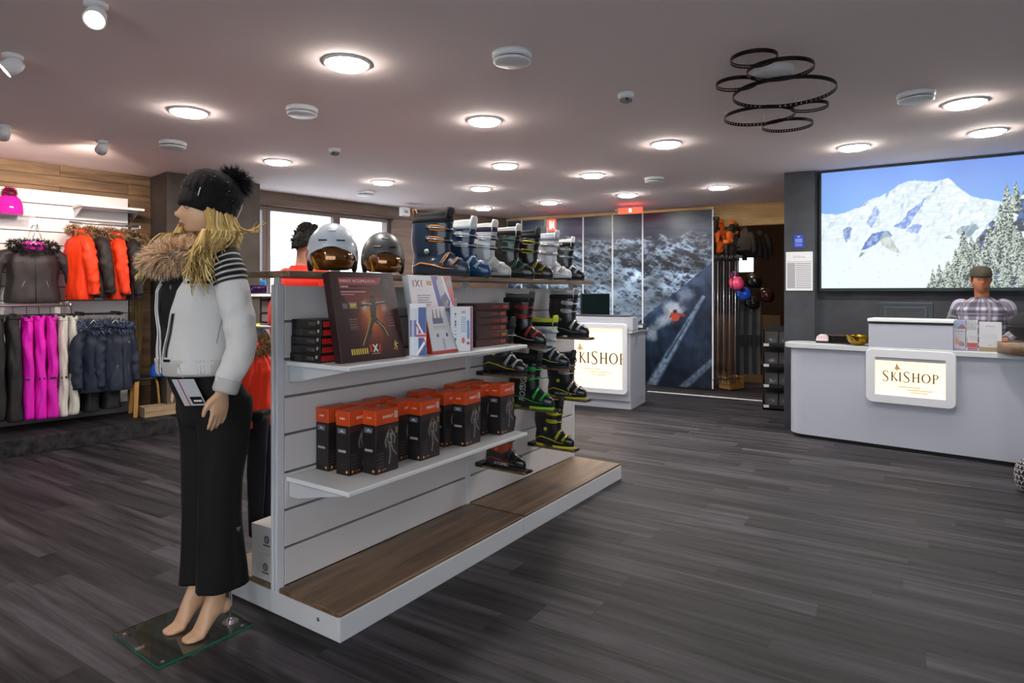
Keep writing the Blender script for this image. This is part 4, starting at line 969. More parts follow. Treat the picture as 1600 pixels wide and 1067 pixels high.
def limb(pts, rad, n=20, sub=6, amp=.003, seed=0, colfn=None, flat=1.0, mb=None, m=0, cap=True, freq=22):
    """smooth tapering tube with creases; colfn(t 0..1, angle)"""
    P = [Vector(p) for p in pts]; K = len(P); out = []; rr_ = []
    for i in range(K - 1):
        for s_ in range(sub):
            t = s_ / sub; p0, p1, p2, p3 = P[max(i - 1, 0)], P[i], P[i + 1], P[min(i + 2, K - 1)]
            out.append(.5 * ((2 * p1) + (p2 - p0) * t + (2 * p0 - 5 * p1 + 4 * p2 - p3) * t * t + (3 * p1 - p0 - 3 * p2 + p3) * t ** 3)); rr_.append(rad[i] + (rad[i + 1] - rad[i]) * t)
    out.append(P[-1]); rr_.append(rad[-1]); q = mb or MB(); rings = []; cols = []
    a = None
    for i, p in enumerate(out):
        t = (out[min(i + 1, len(out) - 1)] - out[max(i - 1, 0)]).normalized()
        if a is None: a = t.cross(Vector((0, 1, 0)) if abs(t.y) < .9 else Vector((1, 0, 0))).normalized()
        a = (a - t * a.dot(t)).normalized(); b_ = t.cross(a); rg = []
        for j in range(n):
            an = 2 * PI * j / n; d = rr_[i] + amp * (noise.noise(Vector((p.x * freq + math.cos(an) * 1.2, p.y * freq + math.sin(an) * 1.2, p.z * freq + seed))) * 2)
            rg.append(p + a * d * math.cos(an) + b_ * d * flat * math.sin(an))
            if colfn: cols.append(colfn(i / (len(out) - 1), an, p))
        rings.append(rg)
    o = len(q.v); q.loft(rings, m, cap)
    if colfn:
        for k, cc in enumerate(cols): q.c[o + k] = cc
    return q
# ---------------------------------------------------------------- bodies
def head_pts(q, T, s=1.0):
    """head looking along +x, centre of the skull at the origin; about 0.23 s tall"""
    q.T = T; rings = []; n = 56; K = 44
    for i in range(K + 1):
        ph = -PI / 2 + PI * i / K; rg = []
        for j in range(n):
            a = 2 * PI * j / n; x, y, z = math.cos(ph) * math.cos(a), math.cos(ph) * math.sin(a), math.sin(ph)
            X, Y, Z = .098 * x, .075 * y, .118 * z
            if z < 0: X -= .0; Y *= 1 - .30 * z * z; X += .012 * -z * (1 if x > 0 else .2); X -= (x < 0) * z * .035 * -x * -1 * -1 if False else 0
            if z < 0 and x < 0: X *= 1 + .35 * z
            fr = max(0, x) ** 2
            G = lambda cy, cz, sy, sz: math.exp(-((Y - cy) / sy) ** 2 - ((Z - cz) / sz) ** 2)
            X += fr * (.026 * G(0, -.022, .010, .016) + .016 * G(0, -.002, .008, .02) + .006 * G(0, .03, .05, .012) - .010 * (G(.03, .012, .014, .010) + G(-.03, .012, .014, .010))
                       + .008 * G(0, -.052, .018, .006) + .007 * G(0, -.064, .016, .006) - .004 * G(0, -.058, .02, .003) + .012 * G(0, -.094, .02, .016) - .006 * G(0, -.038, .02, .006) + .004 * (G(.04, -.02, .02, .02) + G(-.04, -.02, .02, .02)))
            rg.append((X * s, Y * s, Z * s))
        rings.append(rg)
    q.loft(rings); 
    for sg in (-1, 1):                                    # ears
        q.tube([(.0 * s, sg * .072 * s, .02 * s), (-.012 * s, sg * .083 * s, .028 * s), (-.02 * s, sg * .086 * s, .01 * s), (-.012 * s, sg * .08 * s, -.015 * s), (0, sg * .073 * s, -.025 * s)], [.005 * s, .007 * s, .008 * s, .007 * s, .005 * s], 8)
    q.T = Matrix()
def hand_pts(q, wrist, dirv, palm_n, thumb_side, s=1.0, curl=.25):
    """palm, four fingers of different length and a thumb; dirv = along the fingers, palm_n = out of the palm"""
    w = Vector(wrist); d = Vector(dirv).normalized(); nn = Vector(palm_n); nn = (nn - d * nn.dot(d)).normalized(); sd = Vector(thumb_side); sd = (sd - d * sd.dot(d) - nn * sd.dot(nn)).normalized()
    rings = []
    for t, hw, th in ((-.03, .024, .019), (0, .027, .018), (.03, .036, .016), (.06, .041, .014), (.088, .040, .012), (.096, .034, .009)):
        rings.append([w + d * t * s + sd * (hw * s * math.cos(2 * PI * j / 16)) + nn * (th * s * math.sin(2 * PI * j / 16)) for j in range(16)])
    q.loft(rings)
    for k, (L_, off) in enumerate(((.070, .030), (.079, .0105), (.073, -.0095), (.056, -.029))):
        b0 = w + (d * .084 + sd * off) * s; c1 = curl * (.7 + .35 * k); fan = sd * (off * .9)
        def pt(t): 
            an = c1 * t * 2.2; return b0 + (d * math.cos(an * .5) + nn * math.sin(an * .5) + fan) * (L_ * t * s)
        q.tube([b0 - d * .02 * s, pt(0), pt(.28), pt(.36), pt(.62), pt(.70), pt(.92), pt(1)], [.0085 * s, .0088 * s, .0078 * s, .0084 * s, .0072 * s, .0076 * s, .0062 * s, .003 * s], 10)
    b0 = w + (d * .02 + sd * .022) * s
    q.tube([b0, b0 + (d * .022 + sd * .022 + nn * .006) * s, b0 + (d * .05 + sd * .032 + nn * .012) * s, b0 + (d * .074 + sd * .033 + nn * .017) * s, b0 + (d * .085 + sd * .031 + nn * .018) * s], [.015 * s, .013 * s, .0105 * s, .0088 * s, .004 * s], 10)
def foot_pts(q, ankle, toe, s=1.0):
    """tiptoe mannequin foot: ankle point to toe point"""
    a = Vector(ankle); t = Vector(toe); fx = Vector((t.x - a.x, t.y - a.y, 0)).normalized(); sd = Vector((-fx.y, fx.x, 0))
    ball = t - fx * .055 + Vector((0, 0, .010)); heel = a - fx * .045 + Vector((0, 0, -.03))
    path = [(a + Vector((0, 0, .10)), .034, .036), (a + Vector((0, 0, .03)), .031, .037), (a + fx * .01 + Vector((0, 0, -.025)), .031, .052), (a.lerp(ball, .35) + Vector((0, 0, .004)), .033, .040), (a.lerp(ball, .7), .038, .027), (ball, .042, .020), (t - fx * .02 + Vector((0, 0, .006)), .036, .014), (t + Vector((0, 0, .004)), .018, .008)]
    rings = []
    for i, (p, hw, hh) in enumerate(path):
        tt = (path[min(i + 1, len(path) - 1)][0] - path[max(i - 1, 0)][0]).normalized(); up = sd.cross(tt).normalized()
        rings.append([p + sd * hw * math.cos(2 * PI * j / 18) + up * hh * math.sin(2 * PI * j / 18) for j in range(18)])
    q.loft(rings)
    hp = [(heel + Vector((0, 0, .05)), .018), (heel, .026), (heel + fx * .02 + Vector((0, 0, -.012)), .02)]
    q.ell(tuple(heel + fx * .012), (.03, .028, .032), 14, 8)
    for k in range(5):                                    # toes
        o = (-.028 + .014 * k) ; q.tube([t - fx * .035 + sd * o + Vector((0, 0, .008)), t - fx * (.006 + .004 * abs(k - 1)) + sd * o * .9 + Vector((0, 0, .005)), t + fx * (.004 - .005 * abs(k - 1)) + sd * o * .85 + Vector((0, 0, .004))], [.0095, .008, .004], 8)
def remesh(q, name, m, parent, vox=.005, sm=3):
    o = q.build(name, m, parent); md = o.modifiers.new('r', 'REMESH'); md.mode = 'VOXEL'; md.voxel_size = vox; md.use_smooth_shade = True
    if sm: s_ = o.modifiers.new('s', 'SMOOTH'); s_.iterations = sm; s_.factor = .5
    return o
# ================================================================ MANNEQUIN
MX, MY = -1.265, 2.655
man = thing('mannequin', 'female shop mannequin in white knitted jacket, black trousers and black bobble hat, beside the shelving', 'mannequin', (MX, MY, 0), math.atan2(-.787, -.617))
def sst(a, b, x): t = min(1, max(0, (x - a) / (b - a))); return t * t * (3 - 2 * t)
def mannequin_pose(x, y, z):                               # torso pushed forward of the hips, head back over them
    arm = sst(.175, .195, abs(y)) if z < 1.30 else 0
    up = max(sst(.95, 1.05, z), arm); dx = up * .055 - .072 * sst(1.46, 1.64, z)
    if arm and y < 0: dx -= .07 * arm * (1 - sst(1.0, 1.3, z)); y += .03 * arm * (1 - sst(1.0, 1.3, z))
    return (x + dx, y, z + .048 * max(sst(.97, 1.05, z), arm) * (1 - sst(1.60, 1.66, z)) + .014 * arm * (1 - sst(1.0, 1.3, z)))
WARP = mannequin_pose
SKIN = mat('mannequin_skin', '#c79f7e', .42, var=.03, scale=8)
# local frame: +x the way she faces, +y her left (towards the camera), z up
hd = Matrix.Translation((.035, .0, 1.735)) @ Matrix.Rotation(R(-17), 4, 'Z') @ Matrix.Rotation(R(-3), 4, 'Y')
q = MB()
head_pts(q, hd, .98)
q.tube([(-.015, 0, 1.50), (.0, 0, 1.56), (.012, 0, 1.64), (.02, 0, 1.70)], [.07, .05, .047, .05], 18)
q.loft([[(cx_ + rx * math.cos(2 * PI * j / 24), ry * math.sin(2 * PI * j / 24), z) for j in range(24)] for z, cx_, rx, ry in ((.88, 0, .08, .11), (.95, -.005, .09, .13), (1.05, 0, .085, .125), (1.15, .005, .075, .11), (1.28, .02, .095, .13), (1.38, .015, .09, .145), (1.46, -.01, .07, .15), (1.52, -.012, .05, .07))])
for sg in (1, -1):
    q.tube([(-.01, sg * .135, 1.475), (-.02, sg * .178, 1.45), (-.035, sg * .215, 1.30), (-.045, sg * .235, 1.17), (-.02, sg * .24, 1.05), (.01, sg * .235, .985), (.022, sg * .235, .955)], [.04, .047, .040, .035, .031, .025, .023], 14)
    hand_pts(q, (.024, sg * .236, .955), (.12, -sg * .03, -.99), (.15, -sg * 1, 0), (1, sg * .15, 0), .96, .22)
    q.tube([(0, sg * .07, .92), (.01, sg * .075, .75), (.02, sg * .07, .50), (-.005, sg * .065, .34), (-.02 + (.05 if sg < 0 else -.015), sg * .06, .16)], [.070, .066, .050, .046, .034], 16)
foot_pts(q, (.035, -.062, .125), (.165, -.055, .012)); foot_pts(q, (.012, .062, .125), (.145, .07, .012))
body = remesh(q, 'body', SKIN, man, .0045, 2)
def hpart(name, fn, m): q = MB(); q.T = hd; fn(q); return q.build(name, m, man)
for sg in (-1, 1):
    hpart('eye', lambda q: q.ell((.083, sg * .031, .011), (.007, .014, .0075), 14, 8), mat('painted_eye_white', '#a79d94', .35))
    hpart('pupil', lambda q: q.ell((.0885, sg * .031, .011), (.003, .0055, .0058), 10, 6), mat('painted_pupil', '#2d2a26', .3))
    hpart('eyelash', lambda q: q.tube([(.086, sg * .017, .014), (.092, sg * .031, .0195), (.083, sg * .047, .015)], .002, 5), mat('dark_brown_paint', '#3a2418', .6))
    hpart('eyebrow', lambda q: q.tube([(.094, sg * .016, .033), (.094, sg * .032, .038), (.082, sg * .05, .034)], [.0015, .003, .001], 5), mat('brow_paint', '#8a6a44', .7))
hpart('lips', lambda q: (q.tube([(.088, -.022, -.058), (.103, -.008, -.0525), (.104, 0, -.0535), (.103, .008, -.0525), (.088, .022, -.058)], [.001, .0042, .0038, .0042, .001], 8), q.tube([(.088, -.02, -.0595), (.101, 0, -.0645), (.088, .02, -.0595)], [.001, .005, .001], 8)), mat('lip_paint', '#9a5f52', .4))
# beanie
q = MB(); q.T = Matrix.Translation((.030, 0, 1.772)) @ Matrix.Rotation(R(-17), 4, 'Z') @ Matrix.Rotation(R(-20), 4, 'Y')
prof = [(.098, -.045), (.113, -.04), (.118, -.02), (.119, .0), (.115, .02), (.121, .028), (.124, .05), (.118, .08), (.10, .108), (.07, .128), (.035, .138), (.002, .14)]
rings = []
for r_, z_ in prof:
    rings.append([((r_ * .96 + .0014 * math.cos(24 * 2 * PI * j / 96)) * math.cos(2 * PI * j / 96), (r_ * .93 + .0014 * math.cos(24 * 2 * PI * j / 96)) * math.sin(2 * PI * j / 96), z_ * 1.05) for j in range(96)])
q.loft(rings); hat = q.build('knitted_hat', mat('black_knit', '#08080a', .95, bump=.6, bscale=300), man)
q = MB(); HM = Matrix.Translation((.030, 0, 1.772)) @ Matrix.Rotation(R(-17), 4, 'Z') @ Matrix.Rotation(R(-20), 4, 'Y'); q.T = HM
rg = random.Random(5)
for i in range(70):
    a = rg.uniform(0, 2 * PI); z_ = rg.uniform(0, .1); r_ = interp([(z, r) for r, z in [(.119, .0), (.126, .03), (.126, .05), (.119, .08), (.101, .11)]], z_)[0]
    q.ell((r_ * .97 * math.cos(a), r_ * .94 * math.sin(a), z_ * 1.05), (.0016,) * 3, 5, 3)
tag(q.build('glitter_beads', mat('glitter', '#c9c9d2', .2, metal=.8), hat), kind='stuff')
q = MB(); q.T = HM; q.tube([(.06, .099, .0), (.063, .101, .035)], .0022, 5); q.build('white_stitch', mat('white_yarn', '#cfcfd0', .8), hat); q = MB(); q.T = HM; q.tube([(-.108, .03, .075), (-.118, .032, .03), (-.117, .028, -.02)], .0022, 5); q.build('white_stitch', mat('white_yarn'), hat)
pc = HM @ Vector((-.055, 0, .122))
def psurf(rg):
    n_ = Vector((rg.gauss(0, 1), rg.gauss(0, 1), rg.gauss(0, 1))).normalized(); return pc + n_ * .03, n_
fur('pompom', psurf, 3000, .058, hexm(['#101218', '#1b2028', '#0b0c10']), hat, 11, .0022, .12, .35)
# hair: long wavy locks under the hat down to the chest
GOLD = hexm(['#b89a5a', '#d2b674', '#94763e', '#dfc88c', '#bf9f5c'], 'hair')
q = MB(); rg = random.Random(21)
def lock(p0, p1, p2, p3, rad, wav, m, n=16, ph=0, fq=2.6):
    pts = []
    for i in range(n + 1):
        t = i / n; p = p0 * (1 - t) ** 3 + p1 * 3 * t * (1 - t) ** 2 + p2 * 3 * t * t * (1 - t) + p3 * t ** 3
        w = wav * t; pts.append(p + Vector((math.cos(fq * 2 * PI * t + ph) * w, math.sin(fq * 2 * PI * t + ph) * w, 0)))
    q.tube(pts, [rad * (1 - .75 * (i / n) ** 2) for i in range(n + 1)], 6, m, flat=.6)
for sd_, cnt in ((1, 240), (-1, 90)):
    for i in range(cnt):
        a = rg.uniform(R(76), R(172)) if sd_ > 0 else (rg.uniform(R(80), R(160)) if i % 3 else rg.uniform(R(48), R(64)))
        r_ = rg.uniform(.82, 1.0)
        p0 = HM @ Vector((.098 * r_ * math.cos(a), sd_ * .09 * r_ * math.sin(a), rg.uniform(-.04, .0)))
        back = (a - R(50)) / R(110); L_ = rg.uniform(.24, .38) if a < R(120) else rg.uniform(.16, .26)
        out = Vector((math.cos(a) * .01 + .075 * max(0, 1 - back), sd_ * (.085 + .03 * math.sin(a)), -L_))
        p1 = p0 + Vector((math.cos(a) * .02, sd_ * .045, -L_ * .30)); p2 = p0 + out * .72 + Vector((0, sd_ * rg.uniform(-.005, .03), 0)); p3 = p0 + out + Vector((rg.uniform(-.02, .03), sd_ * rg.uniform(-.012, .015), rg.uniform(-.02, .03)))
        gph = round(a * 5) * 1.7 + sd_; lock(p0, p1, p2, p3, rg.uniform(.006, .0105), rg.uniform(.012, .02), rg.randrange(5), ph=gph + rg.uniform(-.35, .35), fq=1.55 + .25 * math.sin(gph), n=22)
for i in range(16):                                        # loose curl standing off at the back
    p0 = HM @ Vector((-.08, .03 + .003 * i, -.03)); lock(p0, p0 + Vector((-.03, .02, -.06)), p0 + Vector((-.10, .02, -.07)), p0 + Vector((-.12 - rg.uniform(0, .03), .02, -.02 + rg.uniform(-.03, .02))), .004, .012, rg.randrange(5), ph=rg.uniform(0, 6), fq=1.4)
q.build('hair', GOLD, man)
SHX = .055
q = cloth([(1.05, .0, 0, .105, .15), (1.15, .0, 0, .098, .135), (1.28, .018, 0, .112, .145), (1.38, .012, 0, .105, .15), (1.46, -.005, 0, .085, .14), (1.50, -.005, 0, .066, .09), (1.56, .002, 0, .058, .062), (1.60, .008, 0, .058, .06)], 1.05, 1.60, 40, 48, amp=.002, seed=3)
q.build('black_top', mat('black_jersey', '#08080a', .85, bump=.1, bscale=200), man)
q = MB(); q.T = Matrix.Translation((.118, .02, 1.375)) @ Matrix.Rotation(R(12), 4, 'Y'); 
for a in range(5): q.T = Matrix.Translation((.121, .02, 1.375)) @ Matrix.Rotation(R(90), 4, 'Y') @ Matrix.Rotation(a * 2 * PI / 5, 4, 'Z'); q.prism([(0, -.003), (.012, 0), (0, .003)], 0, .001)
q.build('star_badge', M_STEEL, man)
# jacket, painted knit: white body, dark navy yoke with white pin stripes
NAVY, KW = lin('#0e0e14'), lin('#cdccca')
def jcol(z, y0=1.39):
    if z < y0: return KW
    d = (z - y0) / .0165
    if d < 5.3: return KW if (d % 1) > .68 else NAVY
    return NAVY
KNIT = mat('fine_knit', rough=.95, attr='Col', bump=.35, bscale=260)
JT = [(1.035, .0, 0, .150, .168), (1.06, .0, 0, .150, .169), (1.085, .0, 0, .147, .172), (1.12, .0, 0, .148, .172), (1.20, .0, 0, .143, .168), (1.28, .006, 0, .143, .172), (1.36, .006, 0, .138, .180), (1.42, -.01, 0, .125, .182), (1.46, -.018, 0, .105, .170), (1.495, -.015, 0, .084, .125), (1.53, -.008, 0, .074, .09), (1.58, .0, 0, .074, .082)]
gapf = lambda z: .10 + .52 * float(smoothstep(1.05, 1.46, z)) 
def jc(x, y, z, a): 
    edge = min(a, 2 * PI - a) - gapf(z)
    if z > 1.10 and edge < .13 and (edge % .065) > .035: return KW if z > 1.39 else NAVY if edge > .05 else KW
    return jcol(z)
q = cloth(JT, 1.035, 1.58, 150, 110, amp=.0028, freq=(6, 8), seed=8, gap=gapf, colfn=jc)
o = q.build('jacket', KNIT, man); o.modifiers.new('s', 'SOLIDIFY').thickness = .008
q = MB(); n = 150                                          # ribbed hem
q.loft([[((.151 + b_ + .0018 * (j % 2)) * math.cos(.10 + (2 * PI - .20) * j / (n - 1)), (.167 + b_ + .0018 * (j % 2)) * math.sin(.10 + (2 * PI - .20) * j / (n - 1)), z_) for j in range(n)] for b_, z_ in ((0, 1.03), (.004, 1.035), (.004, 1.075), (.006, 1.088))], cap=False, closed=False)
o = q.build('ribbed_hem', mat('white_rib_knit', '#b5b3ae', .95), man); o.modifiers.new('s', 'SOLIDIFY').thickness = .005
for sg in (1, -1):
    def sc_f(t, an, p): 
        return jcol(p.z) if p.z > 1.33 else KW
    pts = [(-.012, sg * .105, 1.495), (-.02, sg * .15, 1.478), (-.028, sg * .183, 1.43), (-.036, sg * .205, 1.36), (-.045, sg * .228, 1.27), (-.05, sg * .245, 1.17), (-.035, sg * .252, 1.09), (-.005, sg * .246, 1.02), (.008, sg * .242, .985)]
    q = limb(pts, [.052, .062, .068, .066, .062, .058, .055, .051, .044], 40, 14, .003, 4, sc_f)
    sl = q.build('sleeve', KNIT, man)
    q = MB(); n = 56; w = Vector((.014, sg * .24, .955)); ax = (Vector((-.005, sg * .246, 1.02)) - w).normalized(); a_ = ax.cross(Vector((0, 1, 0))).normalized(); b2 = ax.cross(a_)
    q.loft([[w + ax * h_ + a_ * (r_ + .0014 * (j % 2)) * math.cos(2 * PI * j / n) + b2 * (r_ + .0014 * (j % 2)) * math.sin(2 * PI * j / n) for j in range(n)] for r_, h_ in ((.030, -.004), (.043, -.004), (.047, .006), (.047, .04), (.050, .052))], cap=False)
    q.build('ribbed_cuff', mat('rib_knit_shade', '#b3b1ac', .95), sl)
q = MB(); q.tube([(.02, .187, 1.15), (.0, .192, 1.25), (-.01, .188, 1.34)], .002, 5); q.build('side_seam', mat('grey_seam', '#8b8a88', .9), man)
q = MB(); q.T = Matrix.Translation((.150, .055, 1.088)) @ Matrix.Rotation(R(20), 4, 'Z'); q.box(-.001, .004, -.016, .016, -.005, .005); q.build('zip_pull', M_BLACK, man, bevel=.001)
q = MB(); 
for sg in (-1, 1):
    q.tube([(interp(JT, z)[0] + (interp(JT, z)[2] + .004) * math.cos(gapf(z)), sg * (interp(JT, z)[3] + .004) * math.sin(gapf(z)), z) for z in [1.06 + .02 * i for i in range(26)]], .0028, 6)
q.build('zip_edge', mat('white_yarn'), man)
# fur collar
fc = fur('fur_collar', torus_surf((.062, .0, 1.515), .090, .112, .040, (-.02, 0), R(-118), R(118)), 6500, .055, hexm(['#cfa980', '#e6c9a4', '#a5825f', '#f0dcc0', '#b9956f']), man, 31, .0024, .25, .4)
q = MB(); q.tube([(.062 + .088 * math.cos(a), .11 * math.sin(a), 1.515 - .02 * math.cos(a)) for a in [R(-118 + 9.44 * k) for k in range(26)]], .038, 12); q.build('fur_base', mat('fur_7c6150'), fc)
# trousers
TRM = mat('black_trouser_cloth', '#040405', .85, bump=.1, bscale=150)
q = MB()
for sg, dx in ((-1, -.0), (1, .0)):
    cloth([(.17, dx - .012, sg * .075, .104, .072), (.20, dx - .012, sg * .075, .102, .07), (.45, dx, sg * .072, .088, .068), (.62, .0, sg * .07, .088, .073), (.80, -.01, sg * .075, .10, .085), (.92, -.01, sg * .068, .118, .092), (.97, -.01, sg * .062, .118, .09)], (.185 if sg > 0 else .18), .97, 60, 44, amp=.006, freq=(5, 5), seed=sg * 4, mb=q, vert=.4)
cloth([(.84, -.01, 0, .112, .13), (.90, -.012, 0, .126, .158), (.98, -.005, 0, .128, .165), (1.07, 0, 0, .11, .145)], .86, 1.07, 14, 60, amp=.002, mb=q)
q.build('trousers', TRM, man)
q = MB(); q.T = Matrix.Translation((-.035, .150, .43)) @ Matrix.Rotation(R(0), 4, 'Z'); q.prism([(-.01, .008), (.01, .008), (0, -.012)], -.0015, .0015, ax='y'); q.build('leg_badge', M_STEEL, man)
# price tag
q = MB(); q.T = Matrix.Translation((.125, .125, 1.0)) @ Matrix.Rotation(R(48), 4, 'Z') @ Matrix.Rotation(R(6), 4, 'Y'); q.box(-.001, .001, -.042, .038, -.043, .028); tg = q.build('price_tag', mat('pale_tag', '#b9bac0', .4), man)
q = MB(); q.T = Matrix.Translation((.125, .125, 1.0)) @ Matrix.Rotation(R(48), 4, 'Z') @ Matrix.Rotation(R(6), 4, 'Y'); q.box(.001, .0016, -.022, -.018, -.043, .028); q.build('red_stripe', mat('dull_red_ink'), tg)
q = MB(); q.T = Matrix.Translation((.125, .125, 1.0)) @ Matrix.Rotation(R(48), 4, 'Z') @ Matrix.Rotation(R(6), 4, 'Y'); q.box(.001, .0016, -.008, .034, -.036, -.012); q.build('dark_label', M_BLACK, tg)
q = MB(); q.T = Matrix.Translation((.125, .125, 1.0)) @ Matrix.Rotation(R(48), 4, 'Z') @ Matrix.Rotation(R(6), 4, 'Y'); q.box(.0016, .0022, .0, .03, -.027, -.021); q.build('label_text_line', mat('white_ink'), tg)
q = MB(); q.tube([(.125, .125, 1.03), (.13, .10, 1.07)], .001, 4); q.build('tag_string', mat('white_yarn'), tg)
# glass plate and calf rod
WARP = None
P1 = onz(247, 1046.4, 0); P0 = onz(176.8, 994, 0); P2 = onz(398, 980, 0)
q = MB(); d1 = (P0 - P1); d2 = (P2 - P1) * 1.0; W_ = d1.length; D_ = d2.length
q.box(0, W_, 0, D_, 0.0005, .0105); gl = thing('glass_base', 'square glass plate with green edge under the mannequin feet', 'display base', P1, math.atan2(d1.y, d1.x))
q = MB(); q.box(0, W_, -D_, 0, .0005, .0105); o = q.build('glass_plate', mat('clear_green_glass', '#e2f2ec', .02, trans=1, ior=1.45), gl, bevel=.001)
q = MB()
for bb in ((0, W_, .0003, .0012), (0, W_, -D_ - .0012, -D_ - .0003)): q.box(bb[0], bb[1], bb[2], bb[3], .001, .010)
for bb in ((-.0012, -.0003), (W_ + .0003, W_ + .0012)): q.box(bb[0], bb[1], -D_, 0, .001, .010)
q.build('green_edge', mat('green_glass_edge', '#1f6a50', .1, coat=.5), gl)
fw = onz(360, 972, .011) - P1; fw = Matrix.Rotation(-math.atan2(d1.y, d1.x), 3, 'Z') @ fw
q = MB(); q.cyl((fw.x, fw.y, .0108), .032, .005, 28); q.cyl((fw.x, fw.y, .0158), .013, .014, 20); q.cyl((fw.x, fw.y, .0298), .006, .16, 14); q.build('calf_rod', M_CHROME, gl)
for dx_, dy_ in ((.03, -.03), (W_ - .03, -.03), (.03, -D_ + .03), (W_ - .03, -D_ + .03)): q = MB(); q.cyl((dx_, dy_, .0002), .007, .0004, 12); q.build('foot_pad', M_STEEL, gl)

# ================================================================ LEFT WALL: shelves, rails and clothes
W0 = WL
def wloc(u, off, z=0):                                     # point at distance off in front of the left wall
    pl = WL.shift(-off); return pl.pt(pl.k(u), 0, z)
def wz(u, v, off): pl = WL.shift(-off); return pl.hit(u, v)[1]
RED_ = WL.rz
# pink beanie on a clear shelf
p = wloc(15, .14, wz(15, 335, .14))
t = thing('bobble_hat', 'magenta beanie with dark red pompom high on the slat wall', 'hat', p, RED_ + R(-90))
q = MB(); rings = []
for r_, z_ in ((.095, 0), (.10, .01), (.10, .05), (.095, .10), (.08, .145), (.05, .17), (.01, .18)): rings.append([((r_ + .001 * (j % 2)) * math.cos(2 * PI * j / 72) * .8, (r_ + .001 * (j % 2)) * math.sin(2 * PI * j / 72), z_) for j in range(72)])
q.loft(rings); q.build('knitted_crown', mat('magenta_knit', '#d012a0', .9, bump=.4, bscale=200), t)
fur('pompom', lambda rg: (lambda n_: (Vector((0, 0, .20)) + n_ * .03, n_))(Vector((rg.gauss(0, 1), rg.gauss(0, 1), rg.gauss(0, 1))).normalized()), 900, .045, hexm(['#8a1048', '#a51a5c', '#6c0c38']), t, 5, .003, .05, .3)
q = MB(); q.T = Matrix.Translation((.078, 0, .06)); q.ell((0, 0, 0), (.004, .02, .012), 12, 6); q.build('badge', M_STEEL, t)
t = thing('hat_shelf', 'clear acrylic shelf under the magenta beanie', 'shelf', wloc(15, 0, wz(15, 335, .14) - .008), RED_)
q = MB(); q.box(-.16, .16, -.25, -.018, -.004, .006); q.build('shelf_plate', mat('clear_acrylic', '#ffffff', .05, trans=.9, alpha=.5), t); q = MB(); q.box(-.15, .15, -.022, -.016, -.03, .004); q.build('shelf_hook', M_STEEL, t)

